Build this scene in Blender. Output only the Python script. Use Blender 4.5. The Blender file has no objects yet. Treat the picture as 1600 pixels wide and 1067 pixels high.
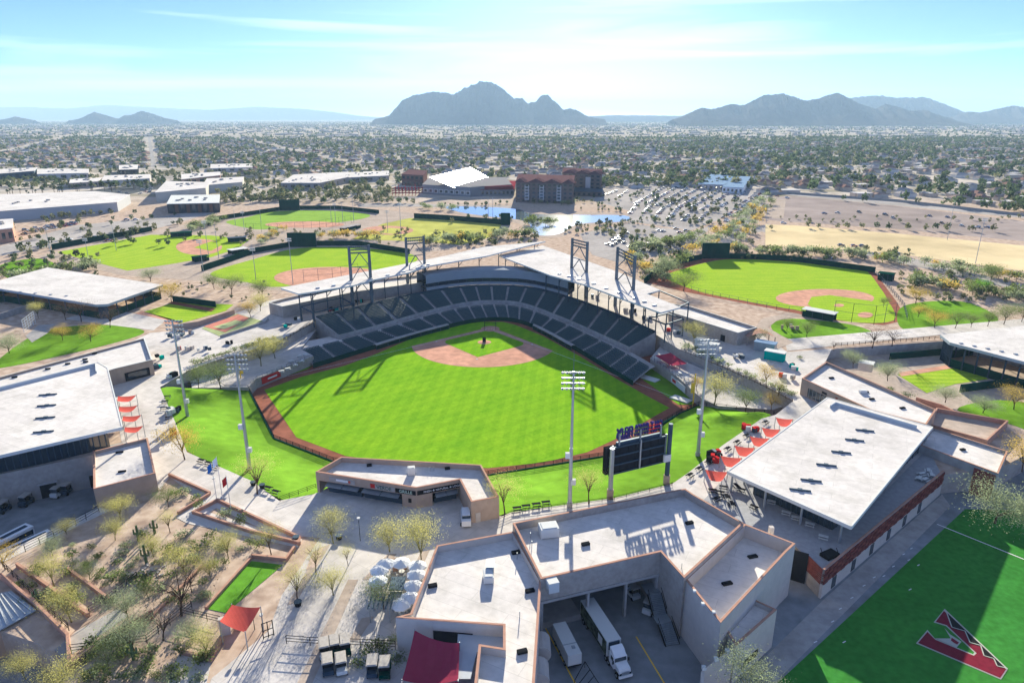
import bpy, bmesh, math, random
import numpy as np
from mathutils import Vector, Matrix
random.seed(7); rng = np.random.default_rng(7)
R = math.radians
scene = bpy.context.scene
# ------------------------------------------------------------------ camera, sky, sun, exposure
CH = 79.0                      # metres of the drone above the plaza (plaza z = 0, playing field z = -7)
FPX, CX, CY, HY = 1067.0, 800.0, 533.5, 184.0
PITCH = math.atan((CY - HY) / FPX)
cd = bpy.data.cameras.new('camera'); cam = bpy.data.objects.new('camera', cd)
scene.collection.objects.link(cam); scene.camera = cam
cd.sensor_width = 36; cd.lens = FPX / 1600 * 36; cd.clip_start = 1; cd.clip_end = 90000
cam.location = (0, 0, CH); cam.rotation_euler = (R(90) - PITCH, 0, 0)
SUN_EL, SUN_AZ = R(16.5), math.atan(0.075)      # azimuth measured from +Y towards +X
wd = bpy.data.worlds.new('World'); scene.world = wd; wd.use_nodes = True
nt = wd.node_tree; nt.nodes.clear()
N = lambda t, k: t.nodes.new(k)
sky = N(nt, 'ShaderNodeTexSky'); sky.sky_type = 'NISHITA'; sky.sun_disc = False
sky.sun_elevation = SUN_EL; sky.sun_rotation = SUN_AZ; sky.altitude = 400
sky.air_density = 0.29; sky.dust_density = 0.11; sky.ozone_density = 2.4
bg = N(nt, 'ShaderNodeBackground'); bg.inputs['Strength'].default_value = 0.05
out = N(nt, 'ShaderNodeOutputWorld')
# thin streaks of cirrus across the sky
geo = N(nt, 'ShaderNodeTexCoord'); mp = N(nt, 'ShaderNodeMapping'); mp.inputs['Scale'].default_value = (1.1, 1.1, 16.0)
mp.inputs['Rotation'].default_value = (0, R(5), 0); mp.inputs['Location'].default_value = (0.35, 0.1, 0.2)
cn = N(nt, 'ShaderNodeTexNoise'); cn.inputs['Scale'].default_value = 1.9; cn.inputs['Detail'].default_value = 7; cn.inputs['Distortion'].default_value = 0.5
cr = N(nt, 'ShaderNodeValToRGB'); cr.color_ramp.elements[0].position = 0.50; cr.color_ramp.elements[1].position = 0.72
cmul = N(nt, 'ShaderNodeMath'); cmul.operation = 'MULTIPLY'; cmul.inputs[1].default_value = 0.7
cmix = N(nt, 'ShaderNodeMix'); cmix.data_type = 'RGBA'
L = nt.links.new
L(geo.outputs['Generated'], mp.inputs['Vector']); L(mp.outputs[0], cn.inputs['Vector']); L(cn.outputs['Fac'], cr.inputs[0])
L(cr.outputs[0], cmul.inputs[0]); L(cmul.outputs[0], cmix.inputs['Factor']); L(sky.outputs[0], cmix.inputs['A'])
cmix.inputs['B'].default_value = (9.0, 9.3, 9.8, 1)
L(cmix.outputs['Result'], bg.inputs['Color']); L(bg.outputs[0], out.inputs[0])
sl = bpy.data.lights.new('sun', 'SUN'); sl.energy = 5.0; sl.angle = R(0.5); sl.color = (1.0, 0.80, 0.46)
sun = bpy.data.objects.new('sun', sl); scene.collection.objects.link(sun)
sdir = Vector((math.sin(SUN_AZ) * math.cos(SUN_EL), math.cos(SUN_AZ) * math.cos(SUN_EL), math.sin(SUN_EL)))
sun.rotation_euler = sdir.to_track_quat('Z', 'Y').to_euler(); sun.location = (0, 0, 300)
vs = scene.view_settings; vs.view_transform = 'Standard'; vs.look = 'None'; vs.gamma = 1; vs.use_curve_mapping = False
vs.exposure = 2.02
vs.use_white_balance = True; vs.white_balance_temperature = 5000; vs.white_balance_tint = 14     # the camera's balance for a low, warm sun
scene.cycles.max_bounces = 5; scene.cycles.diffuse_bounces = 3; scene.cycles.volume_bounces = 0
scene.cycles.transparent_max_bounces = 6
scene.cycles.use_denoising = True
# ------------------------------------------------------------------ helpers
COL = scene.collection
def W(x, y, z=0.0):
    """the place on the level z that a line of sight through photo point (x, y) reaches"""
    a = (x - CX) / FPX; b = (CY - y) / FPX
    dy = math.cos(PITCH) + b * math.sin(PITCH); dz = -math.sin(PITCH) + b * math.cos(PITCH)
    t = (z - CH) / dz
    return Vector((a * t, dy * t, z))
def HT(xb, yb, zb, yt):
    Y = W(xb, yb, zb).y; b = (CY - yt) / FPX
    return CH + Y * (-math.sin(PITCH) + b * math.cos(PITCH)) / (math.cos(PITCH) + b * math.sin(PITCH))
def WP(pts, z=0.0): return [Vector((p.x, p.y, z)) if isinstance(p, Vector) else W(p[0], p[1], z) for p in pts]
_mats = {}
def mat(name, col, rough=0.8, noise=0.0, nscale=1.0, metal=0.0, col2=None, spec=0.0, bump=0.0, alpha=None, detail=4, big=None, trans=0.0):
    if name in _mats: return _mats[name]
    m = bpy.data.materials.new(name); m.use_nodes = True; t = m.node_tree
    b = t.nodes['Principled BSDF']; b.inputs['Roughness'].default_value = rough; b.inputs['Metallic'].default_value = metal
    b.inputs['Specular IOR Level'].default_value = spec
    c = (*col, 1); b.inputs['Base Color'].default_value = c
    if noise > 0 or col2:
        tc = N(t, 'ShaderNodeTexCoord'); nz = N(t, 'ShaderNodeTexNoise'); nz.inputs['Scale'].default_value = nscale; nz.inputs['Detail'].default_value = detail
        g = N(t, 'ShaderNodeNewGeometry'); t.links.new(g.outputs['Position'], nz.inputs['Vector'])
        rp = N(t, 'ShaderNodeValToRGB'); rp.color_ramp.elements[0].position = 0.33; rp.color_ramp.elements[1].position = 0.67
        if col2: e0, e1 = c, (*col2, 1)
        else: e0 = tuple(v * (1 - noise) for v in col) + (1,); e1 = tuple(min(1, v * (1 + noise)) for v in col) + (1,)
        rp.color_ramp.elements[0].color = e0; rp.color_ramp.elements[1].color = e1
        t.links.new(nz.outputs['Fac'], rp.inputs[0]); src = rp.outputs[0]
        if big:
            n2 = N(t, 'ShaderNodeTexNoise'); n2.inputs['Scale'].default_value = big[0]; n2.inputs['Detail'].default_value = 3
            t.links.new(g.outputs['Position'], n2.inputs['Vector'])
            r2 = N(t, 'ShaderNodeValToRGB'); r2.color_ramp.elements[0].position = 0.35; r2.color_ramp.elements[1].position = 0.65
            r2.color_ramp.elements[0].color = (1 - big[1],) * 3 + (1,); r2.color_ramp.elements[1].color = (1 + big[1],) * 3 + (1,)
            t.links.new(n2.outputs['Fac'], r2.inputs[0]); mx = N(t, 'ShaderNodeMix'); mx.data_type = 'RGBA'; mx.blend_type = 'MULTIPLY'; mx.inputs['Factor'].default_value = 1
            t.links.new(src, mx.inputs['A']); t.links.new(r2.outputs[0], mx.inputs['B']); src = mx.outputs['Result']
        t.links.new(src, b.inputs['Base Color'])
        if bump:
            bp = N(t, 'ShaderNodeBump'); bp.inputs['Strength'].default_value = bump; bp.inputs['Distance'].default_value = 0.1
            t.links.new(nz.outputs['Fac'], bp.inputs['Height']); t.links.new(bp.outputs[0], b.inputs['Normal'])
    if trans:
        b.inputs['Transmission Weight'].default_value = 0
        tr = N(t, 'ShaderNodeBsdfTranslucent'); ms = N(t, 'ShaderNodeMixShader'); ms.inputs[0].default_value = trans
        if b.inputs['Base Color'].links: t.links.new(b.inputs['Base Color'].links[0].from_socket, tr.inputs[0])
        else: tr.inputs[0].default_value = c
        o = t.nodes['Material Output']; t.links.new(b.outputs[0], ms.inputs[1]); t.links.new(tr.outputs[0], ms.inputs[2]); t.links.new(ms.outputs[0], o.inputs[0])
    _mats[name] = m; return m
def striped(name, c1, c2, width, ang, noise_amt=0.12, c3=None, ang2=None):
    """mown grass: two slightly different greens in stripes"""
    m = bpy.data.materials.new(name); m.use_nodes = True; t = m.node_tree; b = t.nodes['Principled BSDF']; b.inputs['Roughness'].default_value = 0.9
    b.inputs['Specular IOR Level'].default_value = 0.0
    g = N(t, 'ShaderNodeNewGeometry'); mpn = N(t, 'ShaderNodeMapping'); mpn.inputs['Rotation'].default_value = (0, 0, -ang)
    t.links.new(g.outputs['Position'], mpn.inputs[0])
    def wave(a):
        mq = N(t, 'ShaderNodeMapping'); mq.inputs['Rotation'].default_value = (0, 0, -a); t.links.new(g.outputs['Position'], mq.inputs[0])
        w = N(t, 'ShaderNodeTexWave'); w.wave_type = 'BANDS'; w.bands_direction = 'X'; w.inputs['Scale'].default_value = 0.314 / width; w.inputs['Distortion'].default_value = 0.15
        w.inputs['Detail'].default_value = 0
        t.links.new(mq.outputs[0], w.inputs[0])
        r = N(t, 'ShaderNodeValToRGB'); r.color_ramp.elements[0].position = 0.42; r.color_ramp.elements[1].position = 0.58
        t.links.new(w.outputs['Fac'], r.inputs[0]); return r.outputs[0]
    f = wave(ang)
    if ang2 is not None:
        mm = N(t, 'ShaderNodeMix'); mm.data_type = 'RGBA'; mm.inputs['Factor'].default_value = 0.45
        t.links.new(f, mm.inputs['A']); t.links.new(wave(ang2), mm.inputs['B']); f = mm.outputs['Result']
    mx = N(t, 'ShaderNodeMix'); mx.data_type = 'RGBA'; mx.inputs['A'].default_value = (*c1, 1); mx.inputs['B'].default_value = (*c2, 1)
    t.links.new(f, mx.inputs['Factor'])
    n1 = N(t, 'ShaderNodeTexNoise'); n1.inputs['Scale'].default_value = 0.12; n1.inputs['Detail'].default_value = 8; t.links.new(g.outputs['Position'], n1.inputs[0])
    r1 = N(t, 'ShaderNodeValToRGB'); r1.color_ramp.elements[0].position = 0.3; r1.color_ramp.elements[1].position = 0.7
    r1.color_ramp.elements[0].color = (1 - noise_amt, 1 - noise_amt * .6, 1 - noise_amt, 1); r1.color_ramp.elements[1].color = (1 + noise_amt * 1.3, 1 + noise_amt * .5, 1 + noise_amt, 1)
    t.links.new(n1.outputs['Fac'], r1.inputs[0])
    n9 = N(t, 'ShaderNodeTexNoise'); n9.inputs['Scale'].default_value = 1.1; n9.inputs['Detail'].default_value = 5; t.links.new(g.outputs['Position'], n9.inputs[0])
    r9 = N(t, 'ShaderNodeValToRGB'); r9.color_ramp.elements[0].position = .3; r9.color_ramp.elements[1].position = .7; r9.color_ramp.elements[0].color = (.84, .88, .8, 1); r9.color_ramp.elements[1].color = (1.12, 1.08, 1.1, 1); t.links.new(n9.outputs['Fac'], r9.inputs[0])
    m2 = N(t, 'ShaderNodeMix'); m2.data_type = 'RGBA'; m2.blend_type = 'MULTIPLY'; m2.inputs['Factor'].default_value = 1
    t.links.new(mx.outputs['Result'], m2.inputs['A']); t.links.new(r1.outputs[0], m2.inputs['B']); m9 = N(t, 'ShaderNodeMix'); m9.data_type = 'RGBA'; m9.blend_type = 'MULTIPLY'; m9.inputs['Factor'].default_value = 1; t.links.new(m2.outputs['Result'], m9.inputs['A']); t.links.new(r9.outputs[0], m9.inputs['B']); t.links.new(m9.outputs['Result'], b.inputs['Base Color'])
    return m
class MB:
    """collects shapes for ONE mesh object"""
    def __init__(s): s.v = []; s.f = []; s.mi = []; s.cur = 0
    def add(s, vs_, fs):
        o = len(s.v); s.v += [tuple(p) for p in vs_]; s.f += [tuple(i + o for i in f) for f in fs]; s.mi += [s.cur] * len(fs); return s
    def box(s, c, d, rz=0.0, rx=0.0):
        m = Matrix.Translation(Vector(c)) @ Matrix.Rotation(rz, 4, 'Z') @ Matrix.Rotation(rx, 4, 'X')
        p = [m @ Vector((sx * d[0] / 2, sy * d[1] / 2, sz * d[2] / 2)) for sz in (-1, 1) for sy in (-1, 1) for sx in (-1, 1)]
        return s.add(p, [(0, 2, 3, 1), (4, 5, 7, 6), (0, 1, 5, 4), (2, 6, 7, 3), (0, 4, 6, 2), (1, 3, 7, 5)])
    def beam(s, p, q, w, h=None):
        p = Vector(p); q = Vector(q); h = h or w; d = (q - p).normalized()
        u = d.cross(Vector((0, 0, 1)));
        if u.length < 1e-3: u = Vector((1, 0, 0))
        u.normalize(); n = u.cross(d).normalized()
        c = [(-1, -1), (1, -1), (1, 1), (-1, 1)]
        vs_ = [e + u * (a * w / 2) + n * (b_ * h / 2) for e in (p, q) for a, b_ in c]
        return s.add(vs_, [(0, 1, 2, 3), (7, 6, 5, 4), (0, 4, 5, 1), (1, 5, 6, 2), (2, 6, 7, 3), (3, 7, 4, 0)])
    def tube(s, p, q, r0, r1=None, n=6, cap=True):
        p = Vector(p); q = Vector(q); r1 = r0 if r1 is None else r1; d = (q - p)
        if d.length < 1e-6: return s
        d.normalize(); u = d.cross(Vector((0.31, 0.17, 0.94)));
        if u.length < 1e-3: u = d.cross(Vector((1, 0, 0)))
        u.normalize(); w = d.cross(u)
        vs_ = [e + (u * math.cos(2 * math.pi * i / n) + w * math.sin(2 * math.pi * i / n)) * r for e, r in ((p, r0), (q, r1)) for i in range(n)]
        fs = [(i, (i + 1) % n, n + (i + 1) % n, n + i) for i in range(n)]
        if cap: fs += [tuple(range(n - 1, -1, -1)), tuple(range(n, 2 * n))]
        return s.add(vs_, fs)
    def prism(s, poly, z0, z1, top=True, bottom=True):
        n = len(poly); a = sum(poly[i][0] * poly[(i + 1) % n][1] - poly[(i + 1) % n][0] * poly[i][1] for i in range(n))
        if a < 0: poly = poly[::-1]
        z0s = z0 if hasattr(z0, '__len__') else [z0] * n; z1s = z1 if hasattr(z1, '__len__') else [z1] * n
        if a < 0: z0s = list(z0s)[::-1]; z1s = list(z1s)[::-1]
        vs_ = [(poly[i][0], poly[i][1], z0s[i]) for i in range(n)] + [(poly[i][0], poly[i][1], z1s[i]) for i in range(n)]
        fs = [(i, (i + 1) % n, n + (i + 1) % n, n + i) for i in range(n)]
        if bottom: fs.append(tuple(range(n - 1, -1, -1)))
        if top: fs.append(tuple(range(n, 2 * n)))
        return s.add(vs_, fs)
    def poly(s, pts, z=None):
        n = len(pts); a = sum(pts[i][0] * pts[(i + 1) % n][1] - pts[(i + 1) % n][0] * pts[i][1] for i in range(n))
        if a < 0: pts = pts[::-1]
        return s.add([(p[0], p[1], p[2] if z is None else z) for p in pts], [tuple(range(n))])
    def grid(s, rows):
        n = len(rows[0]); vs_ = [p for r in rows for p in r]
        return s.add(vs_, [(i * n + j, i * n + j + 1, (i + 1) * n + j + 1, (i + 1) * n + j) for i in range(len(rows) - 1) for j in range(n - 1)])
    def mesh(s, name, mats, smooth=False):
        me = bpy.data.meshes.new(name); me.from_pydata(s.v, [], s.f)
        for m in (mats if isinstance(mats, (list, tuple)) else [mats]): me.materials.append(m)
        if isinstance(mats, (list, tuple)) and len(mats) > 1: me.polygons.foreach_set('material_index', s.mi)
        if smooth: me.polygons.foreach_set('use_smooth', [True] * len(me.polygons))
        me.update(); return me
    def build(s, name, mats, parent=None, smooth=False):
        return link(name, s.mesh(name, mats, smooth), parent)
def link(name, data, parent=None):
    o = bpy.data.objects.new(name, data); COL.objects.link(o)
    if parent is not None: o.parent = parent; o.matrix_parent_inverse = parent.matrix_basis.inverted()
    return o
def local(name, data, parent):            # data given in the parent's own coordinates
    o = bpy.data.objects.new(name, data); COL.objects.link(o); o.parent = parent; return o
def tag(o, label=None, cat=None, group=None, kind=None):
    if label: o['label'] = label
    if cat: o['category'] = cat
    if group: o['group'] = group
    if kind: o['kind'] = kind
    return o
def thing(name, label, cat, loc=(0, 0, 0), rz=0.0, group=None):
    o = bpy.data.objects.new(name, None); COL.objects.link(o); o.empty_display_size = 0.5
    o.location = loc; o.rotation_euler = (0, 0, rz); return tag(o, label, cat, group)
def struct(name, mb, m, label=None): return tag(mb.build(name, m), label, None, None, 'structure')
def copy_tree(o, loc=None, rz=None, sc=None, label=None, parent=None):
    c = o.copy(); COL.objects.link(c)
    if parent is not None: c.parent = parent
    if loc is not None: c.location = loc
    if rz is not None: c.rotation_euler = (0, 0, rz)
    if sc is not None: c.scale = (sc, sc, sc) if not hasattr(sc, '__len__') else sc
    if label: c['label'] = label
    for ch in KIDS.get(o.name, []): copy_tree(ch, parent=c)
    return c
KIDS = {}
def kids(root, *ch): KIDS[root.name] = list(ch); return root
def resample(pts, n):
    pts = [Vector(p) for p in pts]; d = [0]
    for a, b in zip(pts, pts[1:]): d.append(d[-1] + (b - a).length)
    r = []
    for k in range(n + 1):
        t = d[-1] * k / n; i = max(0, min(len(pts) - 2, next((j for j in range(len(d) - 1) if d[j + 1] >= t - 1e-9), len(pts) - 2)))
        u = (t - d[i]) / max(1e-9, d[i + 1] - d[i]); r.append(pts[i].lerp(pts[i + 1], u))
    return r
def catmull(pts, u):                       # u in station units
    n = len(pts); i = min(n - 2, max(0, int(u))); f = u - i
    g = lambda k: Vector(pts[min(n - 1, max(0, k))]) if 0 <= k < n else (2 * Vector(pts[0]) - Vector(pts[1]) if k < 0 else 2 * Vector(pts[-1]) - Vector(pts[-2]))
    a, b, c, d = g(i - 1), g(i), g(i + 1), g(i + 2)
    return 0.5 * ((2 * b) + (c - a) * f + (2 * a - 5 * b + 4 * c - d) * f * f + (3 * b - a - 3 * c + d) * f ** 3)
def letters(name, body, size, m, ext=.03, space=1.0, width=None):
    fc = bpy.data.curves.new(name, 'FONT'); fc.body = body; fc.size = size; fc.extrude = ext; fc.align_x = 'CENTER'; fc.align_y = 'CENTER'; fc.resolution_u = 3; fc.space_character = space
    tmp = bpy.data.objects.new(name, fc); me = bpy.data.meshes.new_from_object(tmp); bpy.data.objects.remove(tmp); bpy.data.curves.remove(fc)
    me.materials.clear(); me.materials.append(m)
    if width:
        xs = [v.co.x for v in me.vertices]; k_ = width / (max(xs) - min(xs))
        for v in me.vertices: v.co.x *= k_
    return me
# ------------------------------------------------------------------ materials
M = {}
M['roof'] = mat('white_roof_membrane', (.64, .60, .56), .7, .07, 0.8, big=(.06, .07), detail=8)
M['plaza'] = mat('pale_concrete', (.56, .52, .48), .85, .08, .5, big=(.05, .12), detail=8)
def seamed(m, sx, sy, ang, dark, mortar, stain):
    t = m.node_tree; b = t.nodes['Principled BSDF']; src = b.inputs['Base Color'].links[0].from_socket
    g = N(t, 'ShaderNodeNewGeometry'); mq = N(t, 'ShaderNodeMapping'); mq.inputs['Rotation'].default_value = (0, 0, ang); t.links.new(g.outputs['Position'], mq.inputs[0])
    br = N(t, 'ShaderNodeTexBrick'); br.inputs['Scale'].default_value = 1; br.inputs['Brick Width'].default_value = sx; br.inputs['Row Height'].default_value = sy; br.inputs['Mortar Size'].default_value = mortar; br.inputs['Mortar Smooth'].default_value = .3
    br.inputs['Color1'].default_value = (1, 1, 1, 1); br.inputs['Color2'].default_value = (.95, .95, .96, 1); br.inputs['Mortar'].default_value = (dark, dark, dark, 1); t.links.new(mq.outputs[0], br.inputs[0])
    n = N(t, 'ShaderNodeTexNoise'); n.inputs['Scale'].default_value = .16; n.inputs['Detail'].default_value = 9; n.inputs['Roughness'].default_value = .65; t.links.new(g.outputs['Position'], n.inputs[0])
    r = N(t, 'ShaderNodeValToRGB'); r.color_ramp.elements[0].position = .30; r.color_ramp.elements[1].position = .52; r.color_ramp.elements[0].color = (1 - stain, 1 - stain, 1 - stain * 1.1, 1); r.color_ramp.elements[1].color = (1, 1, 1, 1); t.links.new(n.outputs['Fac'], r.inputs[0])
    for o_ in (br.outputs['Color'], r.outputs[0]):
        x = N(t, 'ShaderNodeMix'); x.data_type = 'RGBA'; x.blend_type = 'MULTIPLY'; x.inputs['Factor'].default_value = 1; t.links.new(src, x.inputs['A']); t.links.new(o_, x.inputs['B']); src = x.outputs['Result']
    t.links.new(src, b.inputs['Base Color'])
seamed(M['roof'], 14, 2.6, R(28), .80, .06, .18); seamed(M['plaza'], 4.5, 4.5, R(35), .80, .06, .22)
M['plaza_tan'] = mat('tan_concrete', (.40, .33, .27), .85, .12, .6, big=(.08, .1))
M['conc'] = mat('concrete', (.36, .34, .32), .85, .12, .7, big=(.2, .1))
M['asph'] = mat('grey_asphalt', (.10, .105, .11), .9, .2, .5, big=(.05, .25), detail=8)
M['lot'] = mat('sun_bleached_asphalt', (.36, .33, .305), .9, .12, .3, big=(.02, .15), detail=8)
M['stucco'] = mat('tan_stucco', (.40, .31, .24), .9, .06, .9, big=(.3, .06))
M['stucco2'] = mat('grey_tan_block', (.36, .32, .28), .9, .08, 1.2, big=(.3, .08))
M['cream'] = mat('cream_wall', (.52, .47, .42), .9, .05, .8)
M['terra'] = mat('terracotta_coping', (.42, .25, .18), .85, .08, .8)
M['brickred'] = mat('red_brick', (.22, .07, .055), .85, .2, 1.5)
M['dirt'] = mat('infield_clay', (.50, .28, .195), .95, .12, .4, big=(.1, .1), detail=8)
M['track'] = mat('warning_track', (.24, .10, .065), .95, .15, .5, big=(.12, .12), detail=8)
M['sand'] = mat('desert_gravel', (.46, .35, .28), .95, .22, .9, big=(.06, .22), detail=10, bump=.4)
M['tan'] = mat('dry_grass', (.58, .47, .27), .95, .1, .05, big=(.012, .14), detail=10)
M['lotdirt'] = mat('grey_gravel_lot', (.30, .25, .225), .95, .12, .05, big=(.01, .16), detail=10)
M['steel'] = mat('galvanised_steel', (.34, .37, .40), .45, .1, .6, metal=.6, spec=.5)
M['lampgrey'] = mat('lamp_housing_grey', (.30, .32, .34), .6)
M['tower'] = mat('grey_tower_steel', (.13, .15, .17), .6, .15, .8)
M['dsteel'] = mat('dark_blue_steel', (.055, .08, .11), .5, .1, .6, metal=.3)
M['black'] = mat('black_metal', (.018, .019, .022), .55)
M['dark'] = mat('dark_interior', (.02, .022, .026), .8)
M['glass'] = mat('dark_glass', (.02, .035, .05), .08, spec=.9)
M['white'] = mat('white_paint', (.75, .75, .75), .5)
M['offwhite'] = mat('off_white_paint', (.60, .60, .57), .5)
M['seat'] = mat('dark_green_seat', (.045, .088, .10), .55, spec=.4)
M['riser'] = mat('grey_concrete_tread', (.17, .185, .20), .85, .1, .8)
M['green_pad'] = mat('green_wall_pad', (.006, .045, .032), .6, .12, .3)
M['sail'] = mat('coral_sail_cloth', (.62, .12, .09), .8, .05, 1, trans=.35)
M['crimson'] = mat('crimson_sail_cloth', (.34, .05, .09), .8, .05, .7, trans=.3)
M['red'] = mat('red_paint', (.45, .03, .03), .5)
M['yellow'] = mat('yellow_paint', (.75, .50, .05), .5)
M['blue'] = mat('blue_paint', (.05, .15, .45), .5)
M['purple'] = mat('purple_panel', (.06, .045, .17), .6)
M['olive'] = mat('olive_panel', (.14, .17, .06), .6)
M['tealm'] = mat('teal_paint', (.02, .33, .27), .5)
M['tire'] = mat('black_rubber', (.02, .02, .02), .9)
M['bark'] = mat('bark', (.075, .05, .035), .95, .3, 3)
M['barkg'] = mat('green_bark', (.13, .12, .05), .95, .25, 3)
GR = [(.205, .385, .004), (.165, .340, .003)]
M['field'] = striped('mown_outfield', GR[0], GR[1], 4.2, R(-5.7), .14, ang2=R(-50))
M['lawn'] = mat('berm_lawn', (.14, .265, .014), .95, .14, .35, big=(.05, .22), detail=10)
M['turf'] = mat('artificial_turf', (.055, .20, .028), .95, .16, .8, big=(.1, .1), detail=10, bump=.3)
M['prac1'] = striped('mown_practice', (.34, .46, .03), (.27, .40, .02), 3.2, R(62), .10)
M['prac2'] = striped('mown_practice_b', (.32, .45, .025), (.25, .39, .015), 3.4, R(88), .10)
M['dormant'] = mat('dormant_grass', (.40, .40, .09), .95, .12, .08, big=(.02, .14), detail=8)
def foliage(n, c, v=.35, tr=.35): return mat(n, c, .85, v, .55, trans=tr, spec=0, detail=3)
M['paloverde'] = foliage('palo_verde_leaves', (.40, .38, .12), .3, .5)
M['mesquite'] = foliage('mesquite_leaves', (.15, .19, .06), .35, .45)
M['sage'] = foliage('sage_leaves', (.27, .31, .17), .3, .45)
M['amber'] = foliage('amber_leaves', (.42, .31, .06), .3, .5)
M['lime'] = foliage('lime_leaves', (.20, .40, .03))
M['ever'] = foliage('evergreen_leaves', (.045, .075, .032))
M['twig'] = foliage('bare_twigs', (.22, .16, .11), .3, .2)
M['citytree'] = mat('city_tree_leaves', (.05, .085, .035), .9, .0, .02, col2=(.15, .17, .07), trans=.25, spec=0)
# ------------------------------------------------------------------ the setting: ground, pits, field
FZ, LZ = -7.0, -5.0                     # playing field level, lower service level
HOLE_BOWL = [(495,500),(545,484),(600,470),(647,462),(677,456),(719,451),(756,449.5),(809,451),(848,455),(889,463),(940,480),(991,500),(1027,524),
  (1060,545),(1129,572),(1190,600),(1240,626),(1212,648),(1190,654),(1130,695),(1076,738),(1050,756),(960,778),(800,800),(784,806),W(779,774,5)-Vector((1,0,0)),W(751,727,5)-Vector((1,1,0)),W(534,714.6,5)-Vector((-.6,1,0)),W(496,736,5)+Vector((.5,.3,0)),(490,772),(436,782),
  (395,752),(336,726),(292,706),(272,655),(250,605),(292,580),(330,566),(430,536)]
HOLE_YARD = [(-160,800),(-160,757),(0,757),(146,726),(152,790),(172,796),(0,866),(-160,930)]
HOLE_LOW = [(-60,930),(-60,1000),(0,985),(60,1005),(108,1052),(40,1100),(-100,1150),(-200,1100)]
HOLE_SE = [(850,872),(1020,838),(1160,834),(1243,854),(1284,897),(1470,742),(1560,733),(1640,690),(1900,640),(2600,1000),(2600,1500),(820,1500),(838,1010)]
HOLE_PEN = [(1250,560),(1305,545),(1478,533),(1560,548),(1620,566),(1640,618),(1500,640),(1420,628),(1330,590)]
def fill(name, outer, holes, z, m):
    bm = bmesh.new(); es = []
    for ring in [outer] + holes:
        vv = [bm.verts.new((p[0], p[1], z)) for p in ring]
        es += [bm.edges.new((vv[i], vv[(i + 1) % len(vv)])) for i in range(len(vv))]
    bmesh.ops.triangle_fill(bm, use_beauty=True, use_dissolve=False, edges=es)
    for f in bm.faces:
        if f.normal.z < 0: f.normal_flip()
    me = bpy.data.meshes.new(name); bm.to_mesh(me); bm.free(); me.materials.append(m)
    return link(name, me)
# ground colour: desert gravel close by, a mottle of roofs, yards and streets in the far city
gm = bpy.data.materials.new('desert_city_ground'); gm.use_nodes = True; t = gm.node_tree; b = t.nodes['Principled BSDF']; b.inputs['Roughness'].default_value = .95; b.inputs['Specular IOR Level'].default_value = .0
g = N(t, 'ShaderNodeNewGeometry')
def nz(sc, det=6):
    n = N(t, 'ShaderNodeTexNoise'); n.inputs['Scale'].default_value = sc; n.inputs['Detail'].default_value = det; t.links.new(g.outputs['Position'], n.inputs[0]); return n.outputs['Fac']
def ramp(src, e):
    r = N(t, 'ShaderNodeValToRGB'); cr_ = r.color_ramp
    while len(cr_.elements) < len(e): cr_.elements.new(.5)
    for k, (p_, c_) in enumerate(e): cr_.elements[k].position = p_; cr_.elements[k].color = (*c_, 1)
    t.links.new(src, r.inputs[0]); return r.outputs[0]
def mixc(f, a, b_):
    m_ = N(t, 'ShaderNodeMix'); m_.data_type = 'RGBA'; t.links.new(f, m_.inputs['Factor']); t.links.new(a, m_.inputs['A']); t.links.new(b_, m_.inputs['B']); return m_.outputs['Result']
near = ramp(nz(.35, 10), [(.3, (.32, .235, .175)), (.55, (.47, .365, .28)), (.7, (.56, .455, .36))])
city = ramp(nz(.018, 9), [(.32, (.19, .18, .11)), (.45, (.34, .30, .24)), (.56, (.54, .48, .41)), (.68, (.30, .27, .23))])
sx = N(t, 'ShaderNodeSeparateXYZ'); t.links.new(g.outputs['Position'], sx.inputs[0])
mr = N(t, 'ShaderNodeMapRange'); mr.inputs['From Min'].default_value = 620; mr.inputs['From Max'].default_value = 760; t.links.new(sx.outputs['Y'], mr.inputs['Value'])
t.links.new(mixc(mr.outputs[0], near, city), b.inputs['Base Color'])
tag(fill('ground', [(-30000, 40), (30000, 40), (30000, 42000), (-30000, 42000)], [WP(h) for h in (HOLE_BOWL, HOLE_YARD, HOLE_LOW, HOLE_SE, HOLE_PEN)], 0, gm), kind='structure')
def sheet(name, px, z, m, lvl=0.0, label=None):
    mb = MB(); mb.poly(WP(px, lvl + z) if not isinstance(px[0], Vector) else px, lvl + z); return struct(name, mb, m, label)
def pit_walls(name, px, z0, z1, m, skip=()):
    p = WP(px); mb = MB()
    for i in range(len(p)):
        if i in skip: continue
        a, c = p[i], p[(i + 1) % len(p)]
        mb.add([(a.x, a.y, z0), (c.x, c.y, z0), (c.x, c.y, z1), (a.x, a.y, z1)], [(0, 1, 2, 3)])
    return mb.build(name, m)
tag(pit_walls('retaining_wall', HOLE_BOWL, FZ, 0, M['stucco2']), kind='structure')
tag(pit_walls('retaining_wall', HOLE_YARD, LZ, 0, M['stucco2']), kind='structure')
tag(pit_walls('retaining_wall', HOLE_LOW, LZ, 0, M['stucco2']), kind='structure')
tag(pit_walls('retaining_wall', HOLE_SE, LZ, 0, M['stucco2']), kind='structure')
tag(pit_walls('retaining_wall', HOLE_PEN, -3.5, 0, M['conc']), kind='structure')
struct('service_yard', MB().poly(WP(HOLE_YARD), LZ), mat('worn_concrete_yard', (.22, .23, .24), .85, .15, .4, big=(.08, .2), detail=8))
struct('loading_yard', MB().poly(WP(HOLE_LOW), LZ), mat('worn_concrete_yard', (.22, .23, .24), .85, .15, .4, big=(.08, .2), detail=8))
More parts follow.
